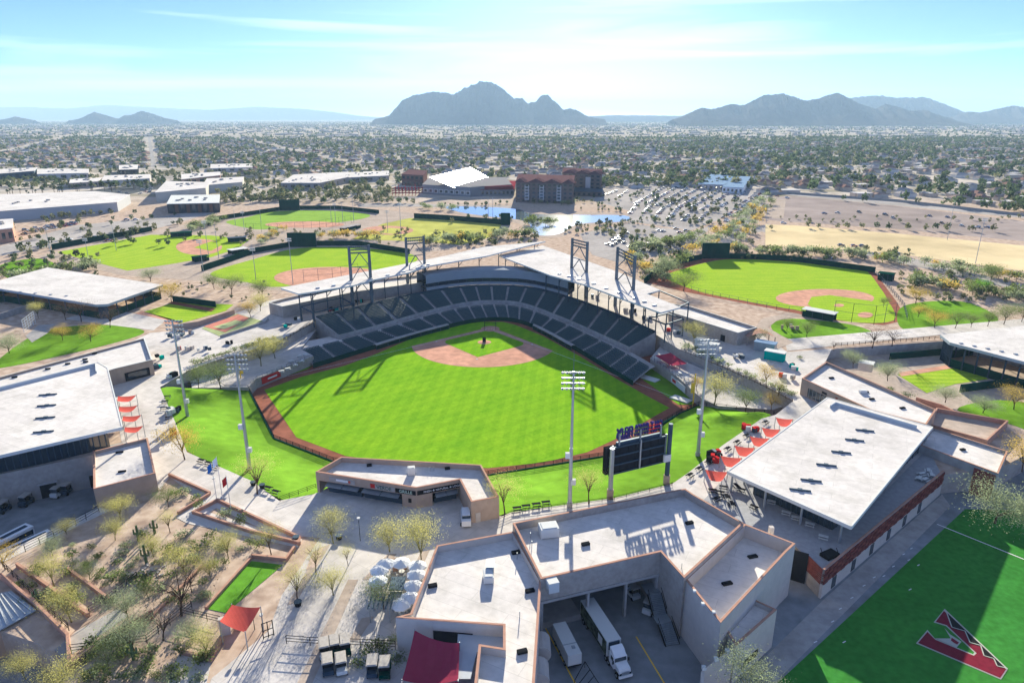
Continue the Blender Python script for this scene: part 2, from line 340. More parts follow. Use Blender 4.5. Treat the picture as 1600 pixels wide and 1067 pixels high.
struct('service_road', MB().poly([Vector((p.x, p.y, LZ)) for p in WP(HOLE_SE)], LZ), mat('worn_concrete_yard', (.22, .23, .24), .85, .15, .4, big=(.08, .2), detail=8))
struct('bullpen_floor', MB().poly(WP(HOLE_PEN), -3.5), M['plaza_tan'])
# plaza paving on the grade level, holes cut with the same outline as the bowl
PL = [(150,560),(235,520),(300,515),(420,470),(600,440),(700,420),(900,420),(1000,455),(1060,480),(1180,515),(1230,550),(1300,545),(1290,565),(1253,600),(1300,625),(1457,667),(1440,745),(1284,896),(1243,853),(1160,833),
      (1020,837),(850,871),(838,1010),(820,1180),(300,1180),(330,1060),(420,985),(440,930),(500,840),(430,835),(330,790),(265,745),(250,765),(190,690),(180,640),(175,580)]
def inset_ok(): pass
pl_outer = WP(PL); hb = WP(HOLE_BOWL)
o = fill('plaza_paving', pl_outer, [[(p.x, p.y) for p in hb]], 0.03, M['plaza']); tag(o, kind='structure')
# --- field analytic geometry
HOME = W(766, 514, FZ); AX = R(-5.7)
def fp(d, a):                     # distance from home, angle from the axis (positive towards the picture's right)
    th = AX + a; return Vector((HOME.x + d * math.sin(th), HOME.y - d * math.cos(th), FZ))
def arc(c, r, a0, a1, n): return [Vector((c.x + r * math.sin(AX + a0 + (a1 - a0) * i / n), c.y - r * math.cos(AX + a0 + (a1 - a0) * i / n), FZ)) for i in range(n + 1)]
struct('field_base', MB().poly(WP(HOLE_BOWL), FZ), M['track'])
# outfield and foul grass: everything inside the warning track
GRASS = [(413,609),(463,683),(540,712),(640,727),(763,731),(850,722),(918,706),(959,687),(1005,660),(1046,637),(1010,618),(960,590),(905,556),(846,524),(806,508),(786,503),(742,503),(716,509),(680,518),(640,530),(590,552),(540,571),(470,589)]
sheet('outfield_grass', GRASS, .03, M['field'], FZ)
MOUND = fp(18.44, 0)
t0 = 38.9
d_ = [fp(2.5, R(180)), fp(2.2, R(-110)), fp(31, R(-47.5)), fp(40.2, R(-47))] + arc(MOUND, 29.0, R(-80), R(80), 28)[1:-1] + [fp(40.2, R(47)), fp(31, R(47.5)), fp(2.2, R(110))]
struct('infield_dirt', MB().poly(d_, FZ + .06), M['dirt'])
q = 1.9
ig = []
for a, bb in ((0, -1), (-1, 0), (0, 1), (1, 0)): pass
s2 = 27.43
def sq(u, v): # u along third/right base line, v along left base line from home
    th1 = AX + R(45); th2 = AX - R(45)
    return Vector((HOME.x + u * math.sin(th1) + v * math.sin(th2), HOME.y - u * math.cos(th1) - v * math.cos(th2), FZ))
k = 1.2; K = s2 - 1.6
ig = [sq(k + 2.6, k), sq(K - 2.4, k), sq(K - .6, k + 1.6), sq(K, k + 3.4), sq(K, K), sq(k + 3.4, K), sq(k + 1.6, K - .6), sq(k, K - 2.4), sq(k, k + 2.6)]
struct('infield_grass', MB().poly(ig, FZ + .09), M['field'])
hc = MB(); hc.poly([HOME + Vector((4.0 * math.sin(2 * math.pi * i / 28), -4.0 * math.cos(2 * math.pi * i / 28), 0)) for i in range(28)], FZ + .12); struct('home_plate_circle', hc, M['dirt'])
mb = MB(); ring = [(2.75, .10), (1.6, .28), (.6, .36)]
rows = [[(MOUND.x + r * math.cos(2 * math.pi * i / 20), MOUND.y + r * math.sin(2 * math.pi * i / 20), FZ + z) for i in range(21)] for r, z in ring]
mb.grid(rows); mb.poly([Vector(p) for p in rows[-1][:20]]); tag(mb.build('pitchers_mound', M['dirt']), kind='structure')
mb = MB()
for sgn in (-1, 1):
    a = R(45) * sgn; u = fp(1, a) - HOME; n = Vector((-u.y, u.x, 0)) * .07; p0 = fp(2, a); p1 = fp(101.5, a)
    mb.poly([p0 + n, p0 - n, p1 - n, p1 + n], FZ + .15)
    for dd, w_ in ((1.1, .09),): pass
for sx_ in (-1, 1):      # batters' boxes
    c = HOME + Vector((sx_ * 1.1, -.2, 0)); z = FZ + .15
    for e in ((-.6, 0, .08, 1.8), (.6, 0, .08, 1.8), (0, .9, 1.2, .08), (0, -.9, 1.2, .08)):
        x, y = c.x + e[0], c.y + e[1]; mb.poly([Vector((x - e[2] / 2, y - e[3] / 2, z)), Vector((x + e[2] / 2, y - e[3] / 2, z)), Vector((x + e[2] / 2, y + e[3] / 2, z)), Vector((x - e[2] / 2, y + e[3] / 2, z))])
struct('foul_lines', mb, M['white'])
for nm, dd, aa in (('first_base', 27.43, -45), ('third_base', 27.43, 45), ('second_base', 38.8, 0)):
    p = fp(dd, R(aa)); tag(MB().box((p.x, p.y, FZ + .12), (.5, .5, .12), AX + R(45)).build(nm, M['white']), {'first_base': 'white base on the clay at the left of the infield', 'third_base': 'white base on the clay at the right of the infield', 'second_base': 'white base on the clay nearest the outfield'}[nm], 'base')
# --- outfield wall: padded wall with a rail on top, berms behind it
WALL = [(388,607),(428,684),(521,720),(640,741),(763,741),(850,727),(948,711),(985,697),(1013,681),(1036,660),(1064,644),(1092,632)]
wt = [W(x, y, -4.6) for x, y in WALL]
def railing(name, pts, label, h=1.1, step=2.2, m=None, cat='fence', w=.06, mesh=None, group=None, rails=3):
    m = m or M['black']; t_ = thing(name, label, cat, tuple(pts[0]), group=group); a = MB(); c = MB()
    for p, q_ in zip(pts, pts[1:]):
        p = Vector(p); q_ = Vector(q_); n = max(1, int((q_ - p).length / step))
        for i in range(n + 1): e = p.lerp(q_, i / n); a.beam(e, e + Vector((0, 0, h)), w * 1.3)
        for k_ in range(rails): z = Vector((0, 0, h * (k_ + 1) / rails)); c.beam(p + z, q_ + z, w)
    tag(a.build('posts', m, t_), kind='stuff'); c.build('rails', m, t_)
    if mesh:
        g_ = MB()
        for p, q_ in zip(pts, pts[1:]):
            p = Vector(p); q_ = Vector(q_); g_.add([p, q_, q_ + Vector((0, 0, h * .97)), p + Vector((0, 0, h * .97))], [(0, 1, 2, 3)])
        g_.build('mesh_panel', mesh, t_)
    return t_
ow = thing('outfield_wall', 'dark green padded outfield wall curving round the main field', 'wall', tuple(wt[0]))
for i in range(len(wt) - 1):
    p, q_ = wt[i], wt[i + 1]; d = (q_ - p).normalized(); n = Vector((-d.y, d.x, 0)) * .2
    MB().prism([p - n, q_ - n, q_ + n, p + n], FZ, -4.6).build('wall_panel', M['green_pad'], ow)
railing('railing', [v + Vector((0, 0, .02)) for v in wt], 'black railing along the top of the outfield wall', 1.0, 2.4, w=.10)
BERML = [(436,782),(395,752),(336,726),(292,706),(272,655),(250,605)]
bl_out = [W(490,772,0)] + WP(BERML)
def berm(name, inner, outer, n=14, m=6, mt=None):
    a = resample(inner, n); c = resample(outer, n); mb = MB(); rows = []
    for j in range(m + 1):
        u = j / m; z = u * u * (3 - 2 * u)
        rows.append([(a[i].x + (c[i].x - a[i].x) * u, a[i].y + (c[i].y - a[i].y) * u, a[i].z + (c[i].z - a[i].z) * z) for i in range(n + 1)])
    mb.grid(rows); o = mb.build(name, mt or M['lawn'], smooth=True); return tag(o, kind='structure')
off = Vector((0, 0, -.25))
berm('berm_lawn', [wt[2] + off + Vector((4, -6, 0)), wt[2] + off, wt[1] + off, wt[0] + off, W(372, 600, -4.8), W(310, 604, -4.6)], [W(505,776,.02), W(436,782,.02), W(395,752,.02), W(336,726,.02), W(292,706,.02), W(272,655,.02), W(250,607,.02)], 24)
berm('berm_lawn', [wt[4] + off + Vector((-1.5, 0, 0)), wt[5] + off, wt[6] + off, wt[8] + off, wt[10] + off, wt[11] + off, W(1150, 640, -4.6)], [W(775,806,.02), W(800,800,.02), W(960,778,.02), W(1050,756,.02), W(1076,738,.02), W(1130,695,.02), W(1205,648,.02)], 24)
# ------------------------------------------------------------------ grandstand
A = [(-72,232),(-58,248.5),(-43,266),(-28,281),(-17,289.5),(-6,292.5),(4,288),(14,273),(25,251),(34,231),(41,215)]
B = [(-81,244),(-68,256),(-54,271),(-37,292),(-22,306),(-9,310),(5,305),(21,282),(34.5,258),(43.5,241),(50,225)]
C = [(-92,254),(-80,267.6),(-65,285),(-47,304),(-27,318.5),(-10,322.5),(9,318),(28,297),(43,271),(54.5,247),(62,231)]
A, B, C = [[Vector((x, y, 0)) for x, y in P] for P in (A, B, C)]
def rail(P, u): return catmull(P, u)
gs = thing('grandstand', 'curved grandstand of dark green seats wrapped round home plate', 'grandstand', (0, 300, 0))
def tier(name, P0, P1, u0, u1, nsec, rows_, z0, z1, f0, f1, aisle=.085):
    """raked concrete treads, seats by the section, stairs in the aisles"""
    tr = MB(); NS = nsec * 6
    for r in range(rows_):
        g0, g1 = f0 + (f1 - f0) * r / rows_, f0 + (f1 - f0) * (r + 1) / rows_
        z = z0 + (z1 - z0) * r / max(1, rows_ - 1)
        zp = z0 - 1.2 if r == 0 else z0 + (z1 - z0) * (r - 1) / max(1, rows_ - 1)
        a = []; c = []
        for i in range(NS + 1):
            u = u0 + (u1 - u0) * i / NS; p = rail(P0, u); q_ = rail(P1, u); a.append(p.lerp(q_, g0)); c.append(p.lerp(q_, g1))
        tr.grid([[(p.x, p.y, zp) for p in a], [(p.x, p.y, z) for p in a], [(p.x, p.y, z) for p in c]])
    tag(tr.build('concrete_tread', M['riser'], gs))
    st = MB()
    for s_ in range(nsec):
        sm = MB(); ua = u0 + (u1 - u0) * (s_ + aisle) / nsec; ub = u0 + (u1 - u0) * (s_ + 1 - aisle) / nsec
        for r in range(rows_):
            g0 = f0 + (f1 - f0) * (r + .45) / rows_; z = z0 + (z1 - z0) * r / max(1, rows_ - 1)
            P_ = [rail(P0, ua + (ub - ua) * k_ / 6).lerp(rail(P1, ua + (ub - ua) * k_ / 6), g0) for k_ in range(7)]
            Q_ = rail(P1, (ua + ub) / 2) - rail(P0, (ua + ub) / 2); Q_.normalize()
            ln = sum((P_[k_ + 1] - P_[k_]).length for k_ in range(6)); n = max(2, int(ln / .58)); pts = resample(P_, n)
            for i in range(n):
                p = (pts[i] + pts[i + 1]) / 2; e = (pts[i + 1] - pts[i]).normalized() * .23; b0 = Q_ * .05; pn = p - Q_ * .42
                v0 = Vector((0, 0, z + .42)); v1 = Vector((0, 0, z + .86)); v2 = Vector((0, 0, z + .44))
                sm.add([p - e + v0, p + e + v0, p + e + b0 + v1, p - e + b0 + v1, pn - e + v2, pn + e + v2, p + e + b0 * 2 + v0, p - e + b0 * 2 + v0, p + e + b0 * 3 + v1, p - e + b0 * 3 + v1],
                       [(0, 1, 2, 3), (4, 5, 1, 0), (7, 9, 8, 6), (3, 2, 8, 9)])
        tag(sm.build('seat_block', M['seat'], gs), kind='stuff')
    for s_ in range(nsec + 1):
        sm = MB(); uc = u0 + (u1 - u0) * s_ / nsec; du = (u1 - u0) / nsec * aisle * .8
        lo, hi = max(u0, uc - du), min(u1, uc + du)
        for r in range(rows_):
            z = z0 + (z1 - z0) * r / max(1, rows_ - 1)
            for h_ in (0, 1):
                g0 = f0 + (f1 - f0) * (r + .5 * h_) / rows_ ; g1 = f0 + (f1 - f0) * (r + .5 * h_ + .46) / rows_; zz = z + .04 + h_ * .5 * (z1 - z0) / rows_
                pp = [rail(P0, lo).lerp(rail(P1, lo), g0), rail(P0, hi).lerp(rail(P1, hi), g0), rail(P0, hi).lerp(rail(P1, hi), g1), rail(P0, lo).lerp(rail(P1, lo), g1)]
                sm.prism([Vector((p.x, p.y, 0)) for p in pp], zz - .2, zz)
        sm.build('aisle_stairs', M['conc'], gs)
tier('lower', A, B, 0, 10, 22, 10, -5.9, -4.1, 0, .80)
tier('upper', B, C, 1, 9, 18, 15, -2.9, 1.2, .06, .98)
# cross aisle, the wall above it, front wall and back wall
def band(P0, P1, u0, u1, g0, g1, z0, z1, m, name, n=80, parent=gs):
    mb = MB(); r0 = []; r1 = []
    for i in range(n + 1):
        u = u0 + (u1 - u0) * i / n; p = rail(P0, u); q_ = rail(P1, u); a = p.lerp(q_, g0); c = p.lerp(q_, g1); r0.append((a.x, a.y, z0)); r1.append((c.x, c.y, z1))
    mb.grid([r0, r1]); return mb.build(name, m, parent)
def curb(P0, P1, u0, u1, g, wd_, z0, z1, m, name, n=80, parent=gs):
    mb = MB(); rr = [[], [], [], []]
    for i in range(n + 1):
        u = u0 + (u1 - u0) * i / n; p = rail(P0, u); q_ = rail(P1, u); d = (q_ - p).normalized(); a = p.lerp(q_, g)
        rr[0].append((a.x, a.y, z0)); rr[1].append((a.x, a.y, z1)); c = a + d * wd_; rr[2].append((c.x, c.y, z1)); rr[3].append((c.x, c.y, z0))
    mb.grid(rr); return mb.build(name, m, parent)
band(A, B, 0, 10, .80, 1.06, -4.08, -4.08, M['conc'], 'cross_aisle')
curb(B, C, 1, 9, .03, .25, -4.1, -2.3, M['conc'], 'aisle_wall')
curb(A, B, 0, 10, -.03, .25, FZ, -5.3, M['green_pad'], 'field_wall')
curb(B, C, 1, 9, .985, .3, -1, 2.3, M['dsteel'], 'back_wall')
band(A, B, 0, 1, .8, 1.5, -4.06, -4.06, M['plaza'], 'end_deck', 10)
for u_, P0, P1, z0, z1, f in ((1, B, C, -2.9, 1.2, 1), (9, B, C, -2.9, 1.2, -1)):
    p, q_ = rail(P0, u_), rail(P1, u_); d = (q_ - p).normalized(); n = Vector((-d.y, d.x, 0)) * .3 * f
    mb = MB(); mb.prism([p, q_, q_ + n, p + n], FZ, [-2.2, 1.9, 1.9, -2.2]); mb.build('end_wall', M['conc'], gs)
# net poles and dugouts
for (ua, ub, lab) in ((1.25, 3.0, 'long dugout with pale roof edge before the left seats'), (6.55, 7.95, 'long dugout with pale roof edge before the right seats')):
    t_ = thing('dugout', lab, 'dugout', tuple(rail(A, (ua + ub) / 2)))
    mb = MB(); mf = MB(); mi = MB(); n = 14; ro = [[], [], [], []]; fr = [[], []]; bi = [[], []]
    for i in range(n + 1):
        u = ua + (ub - ua) * i / n; p = rail(A, u); d = (rail(B, u) - p).normalized()
        a = p - d * 1.7; c = p - d * .1
        for k_, (v, z) in enumerate(((a, -5.35), (a, -4.95), (c, -4.95), (c, -5.35))): ro[k_].append((v.x, v.y, z))
        for k_, (v, z) in enumerate(((a, FZ + .02), (a, -6.2))): fr[k_].append((v.x, v.y, z))
    mb.grid(ro); mb.build('roof', M['conc'], t_); mf.grid(fr); mf.build('front_rail_pad', M['green_pad'], t_)
    for i in range(0, n + 1, 2):
        p = Vector(ro[0][i]); MB().beam((p.x, p.y, FZ), (p.x, p.y, -5.3), .18).build('post', M['dsteel'], t_)
# ------------------------------------------------------------------ press box
pb = thing('press_box', 'curved grey press box raised on columns behind the seats', 'press box', (-8, 326, 0))
for z0, z1, g, m, nm in ((5.6, 9.6, .99, 'conc', 'upper_fascia'), (3.4, 5.6, 1.05, 'glass', 'window_band'), (2.5, 3.7, .97, 'conc', 'lower_fascia')):
    mb = MB(); rr = [[], [], [], []]
    for i in range(33):
        u = 3.35 + (6.85 - 3.35) * i / 32; p = rail(B, u); q_ = rail(C, u); d = (q_ - p).normalized(); a = p.lerp(q_, g); c = q_ + d * 9
        rr[0].append((a.x, a.y, z0)); rr[1].append((a.x, a.y, z1)); rr[2].append((c.x, c.y, z1)); rr[3].append((c.x, c.y, z0))
    mb.grid(rr + [rr[0]]); mb.build(nm, M[m] if m != 'conc' else mat('grey_fascia_panel', (.30, .32, .35), .5, .05, .3), pb)
for i in range(12):
    u = 3.5 + i * .29; q_ = rail(C, u); d = (q_ - rail(B, u)).normalized()
    for k_ in (1.5, 7): e = q_ + d * k_; MB().beam((e.x, e.y, 0), (e.x, e.y, 2.6), .5).build('column', M['conc'], pb)
for i in range(16):
    u = 3.4 + 3.4 * i / 15; q_ = rail(C, u); p = rail(B, u).lerp(q_, 1.04); MB().beam((p.x, p.y, 3.72), (p.x, p.y, 5.58), .16).build('mullion', M['dsteel'], pb)
# ------------------------------------------------------------------ stand roofs
def roof_slab(name, label, px, zs, th=.5, m=None, cat='roof'):
    t_ = thing(name, label, cat, tuple(W(*px[0], 0)))
    pts = [W(p[0], p[1], z) for p, z in zip(px, zs)]
    mb = MB(); mb.prism(pts, [z - th for z in zs], zs); mb.build('roof_deck', m or M['roof'], t_)
    eg = MB()
    for i in range(len(pts)): eg.beam(pts[i] - Vector((0, 0, th * .55)), pts[(i + 1) % len(pts)] - Vector((0, 0, th * .55)), .3, th * 1.15)
    eg.build('fascia', M['offwhite'], t_); return t_, pts
lr, lp = roof_slab('stand_roof', 'long white canopy roof over the left concourse rising to a tip', [(439,450),(467,459),(551,446),(583,437),(639,425.6),(667,416),(760,400),(852,377),(756,386),(700,399),(600,419)], [12,12,12.5,12.7,13,13.2,14.2,15.5,14,13,12.3])
rr_, rp = roof_slab('stand_roof', 'wide white canopy roof with a notch over the right concourse', [(779,399),(848,384),(957,422),(1031,453),(1010,459),(1063,480),(1032,488),(980,469),(912,444),(860,430)], [12.5,12.5,12,12,12,12,12,12,12,12.2])
def roof_cols(t_, pts, idx, dx=0, dy=0, n=8, z1=12):
    a, c = pts[idx[0]], pts[idx[1]]
    for i in range(n):
        e = a.lerp(c, (i + .3) / n); MB().tube((e.x + dx, e.y + dy, 0), (e.x + dx, e.y + dy, e.z - .5), .22).build('column', M['dsteel'], t_)
        MB().beam((e.x + dx, e.y + dy, e.z - 4), (e.x + dx + 3, e.y + dy + 4, e.z - .6), .2).build('brace', M['dsteel'], t_)
roof_cols(lr, lp, (1, 5), 1.5, 4, 9); roof_cols(lr, lp, (5, 7), 1, 5, 6); roof_cols(rr_, rp, (0, 9), 2, 5, 5); roof_cols(rr_, rp, (9, 6), 3, 4, 10)
for t_, pts, ed in ((lr, lp, [(1, 2), (2, 4), (4, 5)]), (rr_, rp, [(9, 8), (8, 7), (7, 6)])):
    for a, c in ed:
        for k_ in range(3):
            e = pts[a].lerp(pts[c], .2 + .3 * k_) + Vector((1.5, 6, .25)); MB().box(e, (1.6, .8, .5), .4).build('roof_vent', M['steel'], t_)
# open steel frames at the roof ends
def frame(t_, px, z, z0=0):
    p = [W(x, y, z) for x, y in px]
    for i in range(len(p)): MB().beam(p[i], p[(i + 1) % len(p)], .45).build('frame_beam', M['dsteel'], t_)
    for e in p: MB().beam((e.x, e.y, z0), e, .4).build('frame_post', M['dsteel'], t_)
frame(rr_, [(1030,454),(1076,473),(1052,484),(1010,462)], 11.4)
frame(rr_, [(1014,497),(1042,490),(1068,498),(1040,507)], 7)
frame(lr, [(467,461),(488,461),(534,450),(530,444)], 11)
frame(lr, [(470,479),(489,489),(552,475),(532,465)], 6)
mb = MB(); p = [W(x, y, 5.5) for x, y in [(489,489),(552,475),(640,455),(690,445)]]
# ------------------------------------------------------------------ light towers (two posts, bracing, lamp rack)
def light_tower(b0, b1, t0_, t1_, label):
    p = W(*b0, 0); q_ = W(*b1, 0); h = (HT(*b0, 0, t0_[1]) + HT(*b1, 0, t1_[1])) / 2
    t_ = thing('light_tower', label, 'light tower', tuple((p + q_) / 2), group='truss light towers behind the seats')
    for e in (p, q_):
        mb = MB(); mb.tube(e, (e.x, e.y, h), .78, .62, 8); mb.build('post', M['tower'], t_)
        MB().box((e.x, e.y, 6), (1.5, 1.5, 2.2)).build('post_collar', M['tower'], t_)
    lv = [5, h * .42, h * .66, h * .88]
    for z0, z1 in zip(lv, lv[1:]):
        c = (p + q_) / 2
        for e in (p, q_): MB().beam((e.x, e.y, z0), (c.x, c.y, z1), .32).build('brace', M['tower'], t_)
        MB().beam((p.x, p.y, z1), (q_.x, q_.y, z1), .32).build('brace', M['tower'], t_)
    for z in (h - .3, h - 1.6, h - 2.9): MB().beam((p.x, p.y, z), (q_.x, q_.y, z), .2).build('rack_bar', M['tower'], t_)
    d = (q_ - p); n = 10; f = Vector((d.y, -d.x, 0)).normalized() * .5
    if f.y > 0: f = -f
    for r in range(3):
        for i in range(n):
            e = p + d * ((i + .5) / n); MB().tube((e.x, e.y, h - .3 - 1.3 * r), (e.x + f.x, e.y + f.y, h - .6 - 1.3 * r), .2, .42, 7).build('lamp', M['tower'], t_)
light_tower((552,481),(582,479),(553.6,385),(585,382), 'truss light tower farthest left behind the stand')
light_tower((638,456),(665,453),(641,372),(668,368), 'truss light tower beside the left end of the press box')
light_tower((892,458),(915,466),(886,373),(908,377), 'truss light tower beside the right end of the press box')
light_tower((961,478),(987,497),(955,390),(980,395), 'truss light tower farthest right behind the stand')
# ------------------------------------------------------------------ buildings of the ballpark
def inset(pts, d):
    n = len(pts); a = sum(pts[i].x * pts[(i + 1) % n].y - pts[(i + 1) % n].x * pts[i].y for i in range(n)); s = 1 if a > 0 else -1; r = []
    for i in range(n):
        p0, p1, p2 = pts[i - 1], pts[i], pts[(i + 1) % n]
        e1 = (p1 - p0); e2 = (p2 - p1); e1.z = e2.z = 0; e1.normalize(); e2.normalize()
        n1 = Vector((-e1.y, e1.x, 0)) * s; n2 = Vector((-e2.y, e2.x, 0)) * s; m = n1 + n2
        m = m / max(.35, m.length_squared) * 2 if m.length > 1e-4 else n1
        r.append(p1 + m * d)
    return r
def building(name, label, px, h, z0=0.0, par=1.1, wall='stucco', cop='terra', roofm='roof', cat='building', open_edges=(), hs=None):
    t_ = thing(name, label, cat, tuple(W(*px[0], h).xy) + (z0,))
    pts = [W(x, y, h) for x, y in px]; n = len(pts); ins = inset(pts, .4)
    w = MB()
    for i in range(n):
        p, q_ = pts[i], pts[(i + 1) % n]; zb = dict(open_edges).get(i, z0)
        w.add([(p.x, p.y, zb), (q_.x, q_.y, zb), (q_.x, q_.y, h), (p.x, p.y, h)], [(0, 1, 2, 3)])
        a, c = ins[i], ins[(i + 1) % n]
        w.add([(a.x, a.y, h - par - .2), (c.x, c.y, h - par - .2), (c.x, c.y, h), (a.x, a.y, h)], [(3, 2, 1, 0)])
    w.build('wall', M[wall], t_)
    c_ = MB()
    for i in range(n):
        p, q_, a, b_ = pts[i], pts[(i + 1) % n], ins[i], ins[(i + 1) % n]
        c_.add([(p.x, p.y, h + .06), (q_.x, q_.y, h + .06), (b_.x, b_.y, h + .06), (a.x, a.y, h + .06)], [(0, 1, 2, 3)])
        c_.add([(p.x, p.y, h - .1), (q_.x, q_.y, h - .1), (q_.x, q_.y, h + .06), (p.x, p.y, h + .06)], [(0, 1, 2, 3)])
    c_.build('coping', M[cop], t_)
    MB().poly(ins, h - par).build('roof', M[roofm], t_)
    t_['_h'] = h - par
    return t_, pts
def on_wall(t_, p, q_, u0, u1, z0, z1, m, name, th=.12, off=.0):
    p = Vector((p.x, p.y, 0)); q_ = Vector((q_.x, q_.y, 0)); a = p.lerp(q_, u0); c = p.lerp(q_, u1); d = (c - a); rz = math.atan2(d.y, d.x)
    n = Vector((d.y, -d.x, 0)).normalized()
    if n.y > 0: n = -n
    e = (a + c) / 2 + n * off; return MB().box((e.x, e.y, (z0 + z1) / 2), (d.length, th, z1 - z0), rz).build(name, m, t_)
def text_on(t_, body, p, q_, u, z, size, m, off=.12, flip=False, ext=.03, sx=1.0):
    """lettering fixed to the wall from p to q, read left to right from p"""
    o = bpy.data.objects.new('lettering', letters('lettering', body, size, m, ext)); COL.objects.link(o)
    p = Vector((p.x, p.y, 0)); q_ = Vector((q_.x, q_.y, 0)); d = q_ - p; n = Vector((d.y, -d.x, 0)).normalized(); e = p.lerp(q_, u) + n * off
    o.parent = t_; o.matrix_parent_inverse = t_.matrix_basis.inverted()
    o.location = (e.x, e.y, z); o.rotation_euler = (R(90), 0, math.atan2(d.y, d.x)); o.scale = (sx, 1, 1); return o
def vents(t_, pxs, z, m=None, sz=(1.5, .7, .45), rz=.3):
    for x, y in pxs: p = W(x, y, z); MB().box((p.x, p.y, z + sz[2] / 2), sz, rz).build('roof_vent', m or M['black'], t_)
def rooftop_unit(t_, x, y, z, sz, rz=0):
    p = W(x, y, z); mb = MB(); mb.box((p.x, p.y, z + sz[2] / 2 + .1), sz, rz); mb.box((p.x, p.y, z + sz[2] + .14), (sz[0] * .8, sz[1] * .8, .12), rz); o = mb.build('rooftop_unit', M['offwhite'], t_); return o
# grill pavilion in centre field
gp, P_ = building('grill_pavilion', 'low tan food pavilion with bent front and white roof in centre field', [(493,737),(533,713.6),(752,726),(780,776),(736,784),(718,749),(650,762)], 5.0, 0, 1.15, open_edges={5: 3.0, 6: 3.0}.items())
a, c, e = P_[0], P_[6], P_[5]
def recess(t_, p, q_, u0, u1, z0, z1, depth, back='dark', into=None):
    p = Vector((p.x, p.y, 0)); q_ = Vector((q_.x, q_.y, 0)); d = q_ - p; n = Vector((d.y, -d.x, 0)).normalized()
    if n.y < 0: n = -n
    a0 = p.lerp(q_, u0); a1 = p.lerp(q_, u1); b0 = a0 + n * depth; b1 = a1 + n * depth; mb = MB()
    mb.add([(b0.x, b0.y, z0), (b1.x, b1.y, z0), (b1.x, b1.y, z1), (b0.x, b0.y, z1)], [(0, 1, 2, 3)])
    for s_, t2 in ((a0, b0), (a1, b1)): mb.add([(s_.x, s_.y, z0), (t2.x, t2.y, z0), (t2.x, t2.y, z1), (s_.x, s_.y, z1)], [(0, 1, 2, 3)])
    mb.add([(a0.x, a0.y, z1), (a1.x, a1.y, z1), (b1.x, b1.y, z1), (b0.x, b0.y, z1)], [(0, 1, 2, 3)])
    return mb.build('recess', M[back], t_)
recess(gp, a, c, .03, .86, 0, 3.0, 3.2, 'stucco2'); recess(gp, c, e, .36, .99, 0, 3.0, 3.0, 'stucco2')
on_wall(gp, a, c, .86, 1.0, 0, 3.0, M['stucco'], 'pier', .5, -.26); on_wall(gp, c, e, 0, .36, 0, 3.0, M['stucco'], 'pier', .5, -.26); on_wall(gp, a, c, 0, .03, 0, 3.0, M['stucco'], 'pier', .6, -.32)
for (p, q_, u0, u1) in ((a, c, .10, .44), (a, c, .47, .84), (c, e, .42, .94)):
    on_wall(gp, p, q_, u0, u1, .0, 1.1, M['dsteel'], 'counter', .7, -1.2); on_wall(gp, p, q_, u0, u1, 1.1, 2.9, M['glass'], 'serving_window', .1, -2.2)
    m_ = (Vector((p.x, p.y, 0))).lerp(Vector((q_.x, q_.y, 0)), (u0 + u1) / 2); L_ = (q_ - p).length * (u1 - u0); d = (q_ - p); rz = math.atan2(d.y, d.x); n = Vector((d.y, -d.x, 0)).normalized()
    if n.y > 0: n = -n
    for k_ in range(2):
        f = (-.25 + .5 * k_) * L_; e_ = m_ + d.normalized() * f + n * -.1
        MB().box((e_.x, e_.y, 2.45), (L_ * .48, 1.9, .07), rz, R(14)).build('awning_shutter', M['steel'], gp)
on_wall(gp, a, c, .14, .40, 3.3, 4.35, M['conc'], 'sign_panel', .1, .06); on_wall(gp, a, c, .21, .33, 3.65, 4.1, M['white'], 'sign_band', .06, .13); on_wall(gp, a, c, .335, .355, 3.6, 4.15, M['sail'], 'sign_emblem', .06, .13)
on_wall(gp, a, c, .60, .795, 3.2, 4.2, M['conc'], 'sign_panel', .1, .06); on_wall(gp, a, c, .80, .995, 3.2, 4.2, M['black'], 'sign_panel', .1, .06)
text_on(gp, 'VERDE', a, c, .69, 3.72, 1.2, mat('dark_teal_letter', (.03, .09, .08), .5), .14); text_on(gp, 'GRILLE', a, c, .90, 3.68, 1.0, mat('sage_letter', (.55, .68, .55), .5), .14)
on_wall(gp, a, c, .555, .60, 3.35, 4.3, M['red'], 'sign_emblem', .1, .07)
on_wall(gp, c, e, .02, .99, 3.2, 4.2, M['black'], 'sign_panel', .1, .06); text_on(gp, 'FRESH ★ NATURAL ★ LOCAL', c, e, .60, 3.7, .62, M['white'], .14)
on_wall(gp, P_[4], P_[3], .15, .32, 0, 2.2, M['cream'], 'door', .1, .03)
on_wall(gp, a, c, .92, .95, 1.2, 2.2, M['black'], 'notice', .06, .03)
rooftop_unit(gp, 643, 741, 3.85, (1.6, 1.3, 1.7), .2); vents(gp, [(577,728),(699,733)], 3.85, sz=(1.1, .6, .5))
for x, y in ((520,742),(672,736),(678,735),(649,740)): p = W(x, y, 3.85); MB().tube(p, p + Vector((0, 0, 1.0)), .06).build('roof_pipe', M['steel'], gp)
